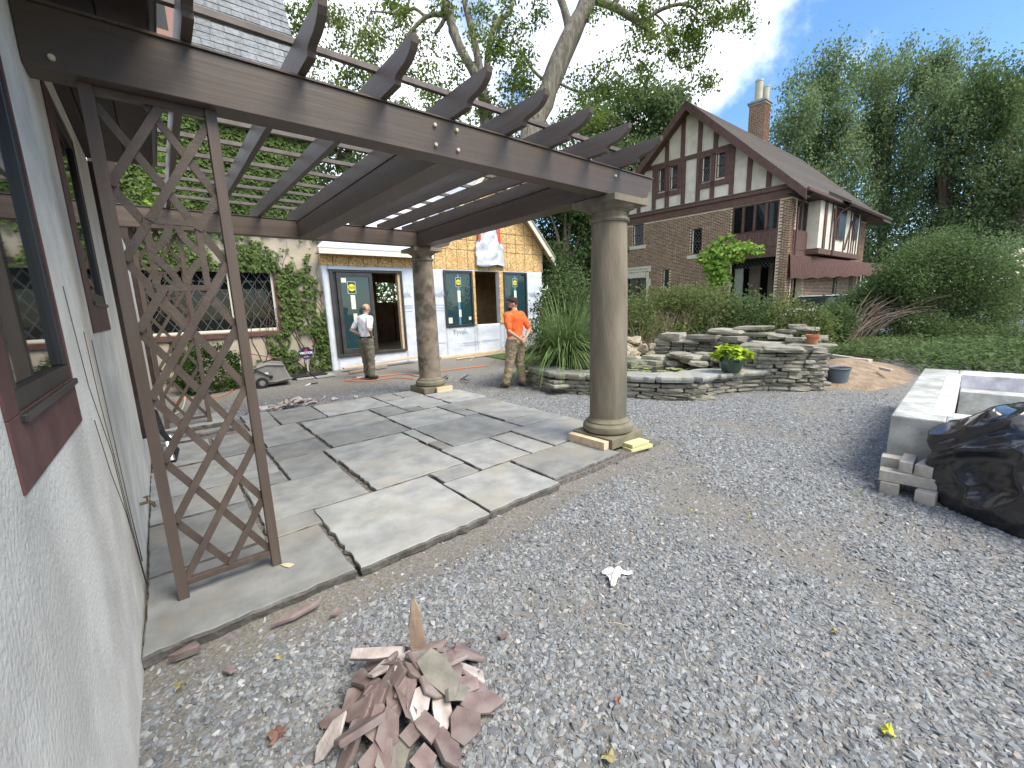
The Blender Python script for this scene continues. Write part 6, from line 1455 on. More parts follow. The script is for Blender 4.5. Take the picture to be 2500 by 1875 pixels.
# ------------------------------------------------------------------ people
skin = M('skin', (.42, .24, .17), (.50, .30, .22), scale=12, rough=.55, bump=.05); skin_d = M('brown skin', (.10, .055, .035), (.13, .075, .05), rough=.55)
hair_g = M('short greying hair', (.07, .055, .045), (.14, .12, .10), scale=60, rough=.8); hair_b = M('brown hair', (.05, .03, .018), (.08, .05, .03), scale=60, rough=.8)
def person(lb, pos, heading, H, arms, legs, shirt, trous, shoes, skn, hair, cap=None, head=(0, 0), lean=0., beard=False, belt=None, sleeve=.55, bulk=1., collar=False):
    """local frame: x to the person's right, y forward, z up; drawn for a height of 1.76"""
    s = H/1.76; a = R(heading-90); ca_, sa_ = math.cos(a), math.sin(a)
    def fr(x, y, z): y += lean*max(0, z-.95); x, y, z = x*s, y*s, z*s; return (pos[0]+x*ca_-y*sa_, pos[1]+x*sa_+y*ca_, pos[2]+z)
    t = thing('person', lb, 'person', pos)
    hy, hp = head; hc = Vector((0, .035, 1.655))
    def hd(x, y, z):         # head turned on the neck
        q = Matrix.Rotation(R(hy), 3, 'Z') @ (Matrix.Rotation(R(-hp), 3, 'X') @ Vector((x, y, z-0)))
        return hc+q
    B = MB(fr); b = bulk
    hip = {-1: Vector((-.095, 0, .90)), 1: Vector((.095, 0, .90))}
    sh = {-1: Vector((-.185*b, -.005, 1.43)), 1: Vector((.185*b, -.005, 1.43))}
    B.capsule((0, 0, .98), (0, .0, 1.12), .125, .125, sq=(1.12, .82)); B.capsule((0, .0, 1.12), (0, .0, 1.36), .13*b, .145*b, sq=(1.2, .78)); B.capsule(sh[-1]*.8+Vector((0, 0, .29)), sh[1]*.8+Vector((0, 0, .29)), .07, .07)
    B.capsule((0, .0, 1.42), (0, .025, 1.56), .062, .056)
    for k, (kn, an, toe) in legs.items():
        B.capsule(hip[k], kn, .088, .055); B.capsule(kn, an, .054, .038)
    B.add([hd(*p) for p in []], [])
    B.ell(hd(0, 0, .02), (.078, .098, .108)) if False else None
    # head and face as one mass
    def he(c, r): 
        m2 = MB(); m2.ell((0, 0, 0), r, 14); q = [hd(c[0]+v[0], c[1]+v[1], c[2]+v[2]) for v in m2.v]; B.add(q, m2.f)
    he((0, -.005, .015), (.078, .098, .105)); he((0, .03, -.045), (.06, .068, .065)); he((0, .088, -.062), (.026, .02, .02)); he((0, .095, -.005), (.013, .022, .028)); he((0, .106, -.018), (.016, .014, .011))
    he((0, .086, .03), (.05, .014, .014)); he((0, .092, -.040), (.024, .010, .008)); he((.079, -.01, -.005), (.01, .02, .032)); he((-.079, -.01, -.005), (.01, .02, .032))
    for k, (el, wr, fd, up) in arms.items():
        el, wr = Vector(el), Vector(wr); B.capsule(sh[k], el, .050*b, .040); B.capsule(el, wr, .040, .027)
        fd = Vector(fd).normalized(); up = Vector(up).normalized(); sd_ = fd.cross(up).normalized()
        pc_ = wr+fd*.055; 
        for o_ in (-.022, 0, .022): B.capsule(wr+sd_*o_*.6, wr+fd*.09+sd_*o_, .017, .014)
        for i, (o_, L1) in enumerate(((-.032, .072), (-.011, .08), (.011, .076), (.031, .06))):
            p0 = wr+fd*.085+sd_*o_; p1 = p0+(fd*.8-up*.45).normalized()*L1*.5; p2 = p1+(fd*.3-up*.9).normalized()*L1*.5; B.capsule(p0, p1, .0105, .0095, 8); B.capsule(p1, p2, .0095, .008, 8)
        p0 = wr+fd*.03-sd_*.03; p1 = p0-sd_*.028+fd*.028-up*.01; B.capsule(p0, p1, .013, .011, 8); B.capsule(p1, p1+fd*.03-up*.012, .011, .009, 8)
    bo = B.build('body', skn, t); remesh(bo, .0075*s, 3)
    # hair, eyes
    m = MB(fr)
    def me_(c, r, n=14):
        m2 = MB(); m2.ell((0, 0, 0), r, n); m.add([hd(c[0]+v[0], c[1]+v[1], c[2]+v[2]) for v in m2.v], m2.f)
    for x in (-.030, .030): me_((x, .083, .010), (.012, .009, .008), 8)
    m.build('eyes', M('eye', (.05, .04, .035), rough=.2), t, smooth='auto')
    m = MB(fr)
    if hair == 'bald':
        me_((0, -.035, -.005), (.0815, .078, .062)); hm = hair_g
    else: me_((0, -.018, .032), (.083, .096, .098)); hm = hair_b
    if beard: me_((0, .040, -.075), (.060, .060, .048)); me_((0, .088, -.068), (.03, .024, .03))
    h_ = m.build('hair', hm, t); remesh(h_, .008*s, 2)
    if cap:
        m = MB(fr); m2 = MB(); m2.ell((0, 0, 0), (.092, .108, .085), 20); vv = [(v[0], v[1], max(v[2], -.004)) for v in m2.v]; m.add([hd(v[0], v[1]-.008, v[2]+.052) for v in vv], m2.f)
        co_ = m.build('cap', cap, t, smooth='auto')
        m = MB(fr); m2 = MB(); n = 12; top = [(.075*math.sin(q), .065+.105*math.cos(q)**.6, .056) for q in np.linspace(-math.pi/2, math.pi/2, n)]; bot = [(x, y, z-.008) for x, y, z in top]
        m.add([hd(*p) for p in top+bot], [tuple(range(n)), tuple(range(n, 2*n))[::-1]]+[(i, (i+1) % n, n+(i+1) % n, n+i) for i in range(n)]); m.build('cap_brim', M('tan brim', (.35, .26, .15)), co_)
    # shirt
    m = MB(fr); m.capsule((0, -.002, .985), (0, 0, 1.14), .142*b, .138*b, sq=(1.16, .86)); m.capsule((0, .0, 1.12), (0, -.004, 1.365), .142*b, .158*b, sq=(1.2, .8)); m.capsule(sh[-1]*.86+Vector((0, 0, .205)), sh[1]*.86+Vector((0, 0, .205)), .078, .078); m.capsule((0, .0, 1.40), (0, .01, 1.475), .09, .072)
    for k, (el, wr, fd, up) in arms.items(): el = Vector(el); m.capsule(sh[k], sh[k].lerp(el, sleeve*1.0), .071*b, .066); m.capsule(sh[k].lerp(el, sleeve*.9), sh[k].lerp(el, sleeve*1.25), .066, .064)
    so_ = m.build('shirt', shirt, t); remesh(so_, .009*s, 5)
    base = Vector(pos)
    displace(so_, lambda p, n: p+n*.017*(mn.noise(Vector((p.x*9, p.y*9, p.z*6)))+.6*mn.noise(Vector((p.x*20, p.y*20, p.z*11)))))
    if collar:
        m = MB(fr); m.tube([(.078*math.cos(q), .012+.07*math.sin(q), 1.515+.012*math.cos(q)) for q in np.linspace(0, 6.28, 15)], .014, 6); m.build('collar', shirt, so_, smooth='auto')
    # trousers
    m = MB(fr); m.capsule((0, .0, .93), (0, -.003, 1.0), .148*b, .142*b, sq=(1.14, .88))
    for k, (kn, an, toe) in legs.items():
        kn, an = Vector(kn), Vector(an); m.capsule(hip[k]+Vector((0, -.012, .02)), kn, .124*b, .094); m.capsule(kn, an+Vector((0, 0, .035)), .092, .082)
    to = m.build('trousers', trous, t); remesh(to, .009*s, 5)
    displace(to, lambda p, n: p+n*.013*(mn.noise(Vector((p.x*8, p.y*8, p.z*11)))+.7*mn.noise(Vector((p.x*17, p.y*17, p.z*22)))))
    for k, (kn, an, toe) in legs.items():
        an = Vector(an); m = MB(fr); d = Vector(toe).normalized(); z0 = .0
        m.capsule(an+Vector((0, 0, -.0))-d*.03-Vector((0, 0, .035)), an+d*.13-Vector((0, 0, .05)), .046, .040, sq=(1, 1)); m.capsule(an-Vector((0, 0, .02)), an+Vector((0, 0, .04)), .045, .050)
        so2 = m.build('shoe', shoes, t); remesh(so2, .009*s, 2)
        zmin = pos[2]*0
        displace(so2, lambda p, n: Vector((p.x, p.y, max(p.z, .002))))
    if belt: m = MB(fr); m.tube([(.172*b*math.cos(q), .002+.130*b*math.sin(q), 1.0) for q in np.linspace(0, 6.283, 30)], .019, 6, cap=False); m.build('belt', belt, t, smooth='auto')
    return t
V3 = Vector
wm = person('balding man in white T-shirt and olive trousers with hands on hips before the sliding door', (3.74, 10.0, gz(3.7, 10.0)+.005), 12, 1.77,
    {1: ((.40, -.14, 1.17), (.205, .02, 1.03), (-.55, .75, -.35), (.5, .3, .4)), -1: ((-.41, -.12, 1.17), (-.21, .03, 1.03), (.55, .75, -.35), (-.5, .3, .4))},
    {1: (V3((.115, .015, .49)), V3((.12, -.02, .085)), (.15, 1, 0)), -1: (V3((-.12, .03, .49)), V3((-.14, .04, .085)), (-.2, 1, 0))},
    M('white cotton', (.66, .67, .70), (.74, .75, .78), rough=.85), M('olive work cloth', (.15, .135, .10), (.17, .155, .115), scale=10, rough=.9), M('black work boot', (.02, .019, .018), rough=.6), skin, 'bald', head=(-8, 26), lean=.05, bulk=1.1, belt=M('black belt', (.012,)*3, rough=.4), sleeve=.62)
q_ = at(1258, 944, 2, -.045)
om = person('bearded man in orange polo shirt, tan trousers and dark cap with hands behind back', (q_.x+.02, q_.y-.02, gz(q_.x, q_.y)+.005), 92, 1.80,
    {1: ((.275, -.14, 1.14), (.085, -.205, .985), (-.8, -.15, -.5), (.2, -.9, .2)), -1: ((-.275, -.14, 1.14), (-.03, -.215, .96), (.75, -.1, -.55), (-.2, -.9, .2))},
    {1: (V3((.13, .03, .50)), V3((.15, -.03, .085)), (.25, 1, 0)), -1: (V3((-.12, .05, .50)), V3((-.175, .10, .085)), (-.3, 1, 0))},
    M('orange polo', (.75, .115, .025), (.82, .15, .04), scale=8, rough=.8), M('khaki canvas', (.34, .265, .18), (.37, .29, .20), scale=10, rough=.9), M('brown boot', (.10, .08, .06), (.14, .11, .085), rough=.7), skin, 'short', cap=M('dark brown cap', (.035, .02, .016), rough=.8), head=(52, 5), beard=True, sleeve=.62, bulk=1.08, collar=True)
m3 = at(1046, 913, 2, -.03)
person('man in orange vest and blue jeans almost hidden behind the far column', (m3.x-.02, m3.y, gz(m3.x, m3.y)+.005), 170, 1.74,
    {1: ((.25, -.03, 1.15), (.27, .08, .92), (0, .2, -1), (1, 0, 0)), -1: ((-.25, -.03, 1.15), (-.27, .08, .92), (0, .2, -1), (-1, 0, 0))},
    {1: (V3((.10, .02, .49)), V3((.10, 0, .085)), (.1, 1, 0)), -1: (V3((-.10, .02, .49)), V3((-.10, .0, .085)), (-.1, 1, 0))},
    M('orange vest', (.75, .16, .03), (.8, .2, .05), rough=.7), M('blue jeans', (.10, .16, .26), (.18, .25, .36), scale=14, rough=.9), M('black work boot', (.02,)*3), skin_d, 'short', sleeve=.4)

# ------------------------------------------------------------------ plants
# strap leaved grass beside the pond
gcx = atd(1380, 740, 9.1)[:2]
gt = thing('ornamental_grass', 'tall arching strap leaved grass between the near column and the orange shirted man', 'grass clump', (*gcx, -.05))
Q = []; rcs = []
for i in range(1300):
    a = rng.uniform(0, 6.283); r0 = .34*rng.random()**.5; bx_, by_ = gcx[0]+r0*math.cos(a)*1.25, gcx[1]+r0*math.sin(a); L = rng.uniform(1.5, 2.55); out = rng.uniform(.14, .80); a2 = a+rng.normal()*.5; w = rng.uniform(.011, .020); r = rng.random()
    pts = []
    for k in range(8):
        u = k/7; hor = out*L*(u**1.8); z = .02+L*(u*1.05-out*1.25*u**2.4)*.95; pts.append((bx_+hor*math.cos(a2), by_+hor*math.sin(a2), max(z-.05, -.04)))
    sx, sy = -math.sin(a2), math.cos(a2)
    for k in range(7):
        w0, w1 = w*(1-(k/7)**2*.9), w*(1-((k+1)/7)**2*.9); p, q = pts[k], pts[k+1]
        Q.append([(p[0]-sx*w0, p[1]-sy*w0, p[2]), (p[0]+sx*w0, p[1]+sy*w0, p[2]), (q[0]+sx*w1, q[1]+sy*w1, q[2]), (q[0]-sx*w1, q[1]-sy*w1, q[2])]); rcs.append(r)
np_mesh('blades', np.array(Q), 4, L_blade, gt, rc=np.array(rcs), kind='stuff')
def gpx(px, depth):
    p = atd(px, 740, depth); return p.x, p.y
# loose shrubs between the pond and the brick house
SH = [(1345, 11.6, 55, 690, 'dark leafy shrub just left of the near column behind the tall grass', L_dark), (1400, 11.4, 70, 640, 'tall dark shrub behind the strap leaved grass', L_mid), (1545, 12.4, 75, 692, 'loose grey green shrub right of the near column', L_shrub),
      (1745, 12.6, 75, 690, 'twiggy shrub behind the left end of the raised stone wall', L_shrub), (1820, 12.4, 80, 705, 'full shrub standing before the brick house porch', L_mid),
      (1905, 12.2, 75, 708, 'loose shrub before the corner pier of the brick house', L_shrub), (1985, 12.0, 60, 738, 'low pale shrub in front of the parked car', L_shrub), (1470, 12.6, 70, 715, 'shrub half hidden by the near column', L_mid), (2045, 12.8, 45, 735, 'upright shrub at the right end of the raised stone wall', L_mid),
      (1380, 13.5, 60, 600, 'tall dark shrub in the corner beside the addition', L_dark), (1500, 17, 90, 722, 'distant low shrub under the brick house wall at the left', L_mid)]
for i, (px, d, hw, top, lb, mt) in enumerate(SH):
    x, y = gpx(px, d); zt_ = atd(px, top, d).z; g0 = gz(x, y); rz = (zt_-g0)/2
    shrub('shrub', lb, 'shrub', (x, y, g0+rz*.98), (hw/1030*d*1.1, hw/1030*d*1.0, rz*1.02), 4200, .085, mt, stems=14, up=.25, droop=.25, fill=.35, seedv=i*3.1)
c_ = atd(1655, 806, 13.5); hp_ = thing('sunlit_ground_patch', 'patch of low plants coloured bright yellow green as if sunlit between the shrubs left of the raised stone wall', 'plants', (c_.x, c_.y, gz(c_.x, c_.y)))
P = np.array([tuple(atd(1655+rng.normal()*34, 806+rng.normal()*9, 13.4+rng.normal()*.5)) for _ in range(3200)]); V, k = leaf_polys(P, .09, up=1.2); np_mesh('foliage', V, k, L_vine, hp_, kind='stuff')  # bright leaf colour stands in for sunlight on this patch
for (px, d, hw, top, bot, lb) in ((1640, 13.2, 80, 695, 770, 'airy shrub hanging over the bright lawn patch'), (1700, 14.2, 90, 690, 765, 'airy tall shrub below the grape vine')):
    x, y = gpx(px, d); zt_ = atd(px, top, d).z; zb_ = atd(px, bot, d).z; shrub('shrub', lb, 'shrub', (x, y, (zt_+zb_)/2), (hw/1030*d, .9, (zt_-zb_)/2), 3600, .085, L_shrub, stems=12, up=.25, droop=.3, fill=.3, seedv=px*.1)
# bare arching twigs
def twigs(name, lb, px, d, n, L, mat, spread=1., cat='shrub', lean=0, rad=.012):
    x, y = gpx(px, d); g0 = gz(x, y); t = thing(name, lb, cat, (x, y, g0)); m = MB()
    for i in range(n):
        a = rng.uniform(0, 6.283); l = L*rng.uniform(.6, 1.1); o = spread*rng.uniform(.2, .9); pts = []
        x0, y0 = x+rng.normal()*.25, y+rng.normal()*.25
        for k in range(6): u = k/5; pts.append((x0+l*o*u**1.4*(math.cos(a)+lean*.6), y0+l*o*u**1.4*(math.sin(a)-lean*.8), g0+l*(u-.45*o*u*u)))
        m.tube(pts, [rad*(1-.14*k) for k in range(6)], 4)
    m.build('twigs', mat, t, kind='stuff'); return t
tw = M('grey brown twig', (.16, .12, .085), (.26, .2, .15), rough=.9)
twigs('bare_shrub', 'bare twiggy shrub beside the near column above the tan rocks', 1575, 11.6, 60, 1.5, tw); twigs('bare_shrub', 'arching bare twigs behind the raised stone wall', 1745, 11.8, 60, 1.3, tw, 1.2); twigs('bare_shrub', 'thin bare twigs left of the lawn gap', 1640, 12.2, 40, 1.6, tw, .6)
# the large arching bush at the right
x, y = gpx(2230, 14.2); g0 = gz(x, y); bb = thing('arching_bush', 'huge arching bush with bare leaning stems at the right behind the dirt mound', 'bush', (x, y, g0)); P = []
right = V3((AX[0].x, AX[0].y, 0)).normalized(); fwd = V3((AX[2].x, AX[2].y, 0)).normalized()
for (px, py, rx_, ry_, n) in ((2075, 750, 55, 40, 2400), (2140, 728, 80, 45, 4000), (2240, 660, 100, 80, 6000), (2330, 640, 110, 80, 6000), (2420, 680, 90, 80, 4500), (2180, 720, 90, 50, 3200), (2300, 740, 100, 60, 4500), (2400, 770, 90, 50, 3500), (2330, 810, 90, 35, 2500), (2230, 790, 70, 35, 2200), (2430, 820, 80, 30, 2200), (2045, 770, 45, 50, 1700), (2470, 740, 70, 60, 3000), (2190, 690, 60, 50, 2200), (2290, 600, 70, 50, 2500)):
    c = atd(px, py, 13.6+rng.normal()*.4)
    for _ in range(n):
        d = rng.normal(size=3); d /= np.linalg.norm(d); d *= (.35+.65*rng.random())*(1+.35*mn.noise(Vector((d[0]*2.4+px, d[1]*2.4, d[2]*2.4))))
        P.append(tuple(c+right*(d[0]*rx_/1030*13.6)+fwd*d[1]*1.0+V3((0, 0, d[2]*ry_/1030*13.6))))
P = np.array(P); V, k = leaf_polys(P, .085, up=.35, droop=.3); np_mesh('foliage', V, k, L_mid, bb, kind='stuff')
m = MB()
for i in range(70):
    b0 = atd(rng.uniform(2035, 2110), 862, 13.2+rng.normal()*.3); b0.z = gz(b0.x, b0.y)-.02; e0 = atd(rng.uniform(2130, 2330), rng.uniform(700, 770), 13.3+rng.normal()*.3); mid = b0.lerp(e0, .45)+V3((0, 0, rng.uniform(.25, .55)))
    m.tube([b0, b0.lerp(mid, .5)+V3((0, 0, .1)), mid, mid.lerp(e0, .6)+V3((0, 0, .06)), e0], [.02, .018, .014, .010, .005], 5)
m.build('stems', M('leaning stem', (.10, .075, .055), (.17, .13, .095), rough=.9), bb, kind='stuff')
# white blossom shrub far right
x, y = gpx(2465, 16.5); wb = thing('blossom_bush', 'bush with cream blossom heads at the right edge above the driveway', 'bush', (x, y, gz(x, y))); P = []; F_ = []
for _ in range(7000): q = atd(2470+rng.normal()*45, 650+rng.normal()*38, 16.5+rng.normal()*.5); P.append(tuple(q))
V, k = leaf_polys(np.array(P), .085, up=.5); np_mesh('foliage', V, k, L_will, wb, kind='stuff')
m = MB(); blo = M('cream blossom', (.62, .55, .42), (.72, .66, .52), scale=20, rough=.8)
for (px, py) in ((2400, 645), (2420, 641), (2445, 630), (2470, 625), (2478, 640), (2440, 652), (2465, 655), (2490, 650), (2495, 612), (2483, 618), (2410, 660), (2442, 685), (2460, 682), (2452, 690), (2478, 668), (2500, 640)):
    q = atd(px, py, 15.9); m.ell(q, (.12, .12, .09), 8)
m.build('blossom_heads', blo, wb, smooth='auto')
# low pale wall and hedge at the far right, car
m = MB(); a = atd(2190, 845, 15.5); b = atd(2275, 850, 15.5); m.bar((a.x, a.y, .28), (b.x, b.y, .28), .4, .55); o = m.build('garden_wall', M('pale rough wall', (.36, .33, .29), (.46, .43, .38), scale=4, rough=.95, bump=.8, bscale=8), bevel=.06); tag(o, 'low pale rough stone wall under the arching bush', 'wall')
m = MB(); a = atd(2310, 838, 15.5); b = atd(2335, 842, 15.5); m.bar((a.x, a.y, .28), (b.x, b.y, .28), .35, .6); o = m.build('stone_pier', M('pale rough wall', (.36,)*3), bevel=.05); tag(o, 'short pale stone pier to the right of the low rough wall', 'pier')
x, y = gpx(2440, 24); hg = thing('hedge', 'clipped hedge beyond the driveway at the right edge', 'hedge', (x, y, 0)); P = []
for _ in range(12000): P.append(tuple(atd(rng.uniform(2330, 2620), 790+rng.uniform(-28, 18), 24+rng.uniform(-.6, .6))))
V, k = leaf_polys(np.array(P), .14, up=.7); np_mesh('foliage', V, k, L_will, hg, kind='stuff')
# parked white car behind the shrubs
cpx = atd(2000, 752, 17.5); cz0 = gz(cpx.x, cpx.y)
cr_t = thing('parked_car', 'parked white car under the maroon awning behind the shrubs', 'car', (cpx.x, cpx.y, cz0))
def cf(x, y, z): a = R(-1); return (cpx.x+x*math.cos(a)-y*math.sin(a), cpx.y+x*math.sin(a)+y*math.cos(a), cz0+z)
white = M('white car paint', (.62, .63, .65), (.66, .67, .69), rough=.25, coat=.6)
m = MB(cf); p_ = [(-2.2, .35), (-2.25, .62), (-2.05, .86), (-1.0, 1.0), (1.5, 1.05), (2.15, .98), (2.25, .6), (2.2, .35)]
m.prism(p_, lambda a, b, c: (a, c, b), -.88, .88); m.build('body', white, cr_t, bevel=.08, seg=4)
m = MB(cf); m.prism([(-1.15, .98), (-.35, 1.42), (1.0, 1.45), (1.7, 1.04)], lambda a, b, c: (a, c, b), -.74, .74); m.build('cabin', M('dark car glass', (.015, .018, .02), rough=.08, spec=.8), cr_t, bevel=.06, seg=3)
m = MB(cf); m.box(-.4, 1.0, -.68, .68, 1.43, 1.47); m.build('car_roof', white, cr_t, bevel=.02)
for x in (-1.4, 1.35):
    for y in (-.86, .86):
        m = MB(cf); m.tube([(x, y-.1, .33), (x, y+.1, .33)], .33, 22); w_ = m.build('wheel', M('rubber', (.02,)*3), cr_t, bevel=.02)
        m = MB(cf); m.tube([(x, y-.11, .33), (x, y+.11, .33)], .19, 16); m.build('rim', M('silver', (.5,)*3), w_)
for y in (-.62, .62): m = MB(cf); m.ell((-2.2, y, .68), (.06, .16, .09), 10); m.build('headlight', M('lamp glass', (.5, .52, .55), rough=.1), cr_t)

# ------------------------------------------------------------------ trees
def clump_leaves(cl, depth, leaf, mat, name, parent, sub=.33, nsub=9, droop=.5, ds=.8, vert=1.0):
    'cl: (px, py, rx, ry, n) clusters of the crown, each broken into smaller hanging sprays'
    P = []
    for (px, py, rx_, ry_, n) in cl:
        dd = depth+rng.normal()*ds; k = rx_/1030*dd; kz = ry_/1030*dd; c = np.array(atd(px, py, dd)[:]); rt = np.array(right[:]); fw = np.array(fwd[:])
        n = int(n*(1.9 if depth > 35 else (1.15 if depth in (18.5, 20.5) else 1.25))); m_ = max(3, int(nsub*(rx_*ry_)/3000))
        for _ in range(m_):
            d = rng.normal(size=3); d /= max(1, np.linalg.norm(d))*1.0; d = d/np.linalg.norm(d)*rng.random()**.45
            cc = c+rt*d[0]*k+fw*d[1]*k+np.array([0, 0, d[2]*kz]); q = rng.normal(size=(max(4, n//m_), 3))*np.array([sub, sub, sub*vert*.75]); q[:, 2] -= np.abs(q[:, 0])*.25; P.append(cc+q)
    P = np.concatenate(P); P = P[P[:, 2] > .1]; V, kk = leaf_polys(P, leaf, up=.25, droop=droop, aspect=.6); rc = np.clip(rng.random(len(P)), 0, 1)
    return np_mesh(name, V, kk, mat, parent, rc=rc, kind='stuff')
def limb(m, pts, d, rads, n=10):
    P = [atd(x, y, d+dd) for (x, y, dd) in [(p[0], p[1], p[2] if len(p) > 2 else 0) for p in pts]]
    Q = []; RR = []
    for i in range(len(P)-1):
        p0, p1, p2, p3 = P[max(0, i-1)], P[i], P[i+1], P[min(len(P)-1, i+2)]
        for t in (0, .33, .66):
            Q.append(.5*((2*p1)+(-p0+p2)*t+(2*p0-5*p1+4*p2-p3)*t*t+(-p0+3*p1-3*p2+p3)*t**3)); RR.append((rads[i]*(1-t)+rads[i+1]*t)*(1+.06*rng.normal()))
    Q.append(P[-1]); RR.append(rads[-1]); m.tube(Q, RR, n)
D1 = 18.5; k = D1/1030
x, y = gpx(1265, D1)
mp = thing('maple_tree', 'big old maple with a thick leaning trunk rising behind the addition roof', 'tree', (x, y, 0))
m = MB()
limb(m, [(1235, 760), (1262, 560), (1285, 400), (1300, 320), (1340, 217), (1368, 145), (1410, 54), (1440, -10), (1455, -90), (1500, -220)], D1, [34*k, 30*k, 27*k, 26*k, 24*k, 23*k, 21*k, 20*k, 16*k, 9*k], 14)
m.build('trunk', barkm, mp, smooth=True)
m = MB()
for pts, rr in (([(1392, 90), (1385, 50), (1370, 0), (1345, -60)], [12, 10, 9, 6]), ([(1440, -5), (1495, 15), (1545, 45), (1570, 62), (1590, 85)], [11, 9, 8, 7, 4]), ([(1570, 62), (1600, 30), (1660, 10), (1700, 25), (1690, 60)], [6, 5, 4, 3, 2]),
                ([(1500, 12), (1530, -30), (1600, -60), (1700, -40), (1760, 10)], [7, 6, 5, 4, 2]), ([(1600, 35), (1625, 60), (1632, 110), (1615, 170)], [2.5, 2, 1.4, .8]), ([(1520, 30), (1527, 80), (1535, 140)], [1.5, 1, .6]), ([(1345, 210), (1300, 170), (1270, 120)], [6, 4, 2]), ([(1360, 200), (1420, 225), (1500, 205)], [4, 2.5, 1.2])):
    limb(m, pts, D1, [q*k for q in rr], 8)
m.build('branches', barkm, mp, smooth=True, kind='stuff')
clump_leaves([(1230, 40, 45, 40, 350), (1225, 115, 70, 60, 900), (1262, 190, 70, 70, 1200), (1205, 255, 60, 55, 800), (1290, 270, 45, 45, 500), (1265, 320, 60, 25, 400), (1160, 90, 40, 50, 350), (1300, 60, 30, 30, 160), (1330, 20, 50, 20, 250),
              (1415, 230, 45, 40, 300), (1440, 290, 55, 45, 520), (1390, 180, 35, 30, 130), (1500, 190, 75, 45, 620), (1465, 165, 40, 25, 200), (1560, 170, 40, 40, 260), (1480, 25, 55, 22, 330), (1560, 60, 45, 35, 420), (1640, 30, 70, 30, 700), (1705, 60, 60, 45, 800), (1760, 40, 50, 35, 620),
              (1815, 25, 45, 25, 380), (1838, 62, 22, 14, 110), (1700, 125, 30, 45, 420), (1728, 185, 24, 42, 380), (1655, 110, 40, 35, 380), (1600, 95, 40, 35, 300), (1535, 130, 25, 50, 230), (1570, 20, 60, 25, 400), (1720, 5, 90, 20, 600), (1660, 160, 18, 30, 120), (1370, 300, 40, 30, 250)],
             D1, .14, L_maple, 'foliage', mp, sub=.24)
D2 = 20.5; k = D2/1030; x, y = gpx(1190, D2)
m2_ = thing('maple_tree', 'many limbed maple with forking grey limbs left of the leaning trunk', 'tree', (x, y, 0)); m = MB()
limb(m, [(1200, 740), (1195, 450), (1188, 310), (1182, 250), (1174, 200)], D2, [26*k, 22*k, 16*k, 15*k, 13*k], 12)
for pts, rr in (([(1176, 215), (1160, 180), (1130, 130), (1110, 85), (1100, 50), (1085, -10), (1075, -80)], [13, 12, 11, 11, 10, 9, 6]), ([(1174, 200), (1166, 140), (1152, 75), (1138, 20), (1125, -40)], [9, 9, 8, 7, 5]), ([(1188, 180), (1195, 110), (1212, 55), (1245, 30), (1250, -10)], [8, 8, 7, 6, 5]),
                ([(1100, 45), (1075, 35), (1040, 42), (1005, 75), (990, 100), (960, 140)], [7, 6, 5, 5, 4, 2]), ([(1040, 42), (1010, 20), (985, 35), (940, 30), (905, 28)], [4, 4, 3, 2, 1.5]), ([(1085, 45), (1078, 60), (1062, 82)], [6, 5, 4]), ([(985, 35), (1000, 0), (1000, -40)], [3, 3, 2]), ([(1230, 300), (1255, 220), (1256, 160)], [2.5, 2.5, 2]), ([(905, 28), (880, 100), (840, 160), (820, 200)], [2.4, 2.2, 2, 1.5]), ([(960, 140), (930, 190), (900, 250)], [2, 1.8, 1.2])):
    limb(m, pts, D2, [q*k for q in rr], 8)
m.build('trunk_and_limbs', barkm, m2_, smooth=True)
clump_leaves([(720, 20, 60, 40, 700), (735, 80, 35, 35, 350), (800, 30, 55, 35, 500), (850, 60, 50, 40, 500), (890, 110, 50, 50, 600), (830, 130, 35, 35, 250), (860, 170, 50, 40, 420), (800, 210, 50, 35, 450), (770, 240, 40, 35, 380), (850, 250, 60, 35, 600), (910, 200, 50, 50, 520), (950, 260, 50, 40, 480), (960, 90, 50, 45, 520),
              (1000, 40, 45, 35, 380), (1050, 110, 40, 50, 380), (1000, 160, 50, 50, 480), (1060, 200, 50, 50, 520), (1030, 260, 55, 40, 520), (1090, 290, 45, 35, 380), (1100, 10, 60, 25, 350), (1120, 170, 30, 40, 200), (1140, 260, 40, 50, 380), (960, 20, 40, 30, 350), (910, 10, 60, 25, 420), (1180, 10, 40, 30, 300), (1060, 30, 30, 30, 150), (780, 130, 30, 30, 150)],
             D2, .15, L_maple, 'foliage', m2_, sub=.26)
# trees behind the old house, seen through the pergola
D3 = 23; x, y = gpx(850, D3); k = D3/1030
t3 = thing('leafy_tree', 'leafy tree behind the old house seen between the pergola rafters', 'tree', (x, y, 0)); m = MB()
limb(m, [(850, 760), (848, 500), (850, 380), (870, 300), (900, 240)], D3, [14*k, 12*k, 9*k, 6*k, 3*k], 8); limb(m, [(850, 400), (800, 340), (770, 290)], D3, [7*k, 5*k, 3*k], 8); m.build('trunk', barkd, t3, smooth=True)
clump_leaves([(800, 330, 60, 50, 900), (860, 360, 60, 50, 900), (780, 400, 50, 50, 700), (840, 440, 60, 50, 900), (920, 340, 60, 40, 700), (900, 410, 50, 50, 700), (960, 380, 50, 50, 600), (760, 460, 50, 50, 500), (820, 500, 60, 40, 500)], D3, .2, L_mid, 'foliage', t3, sub=.36)
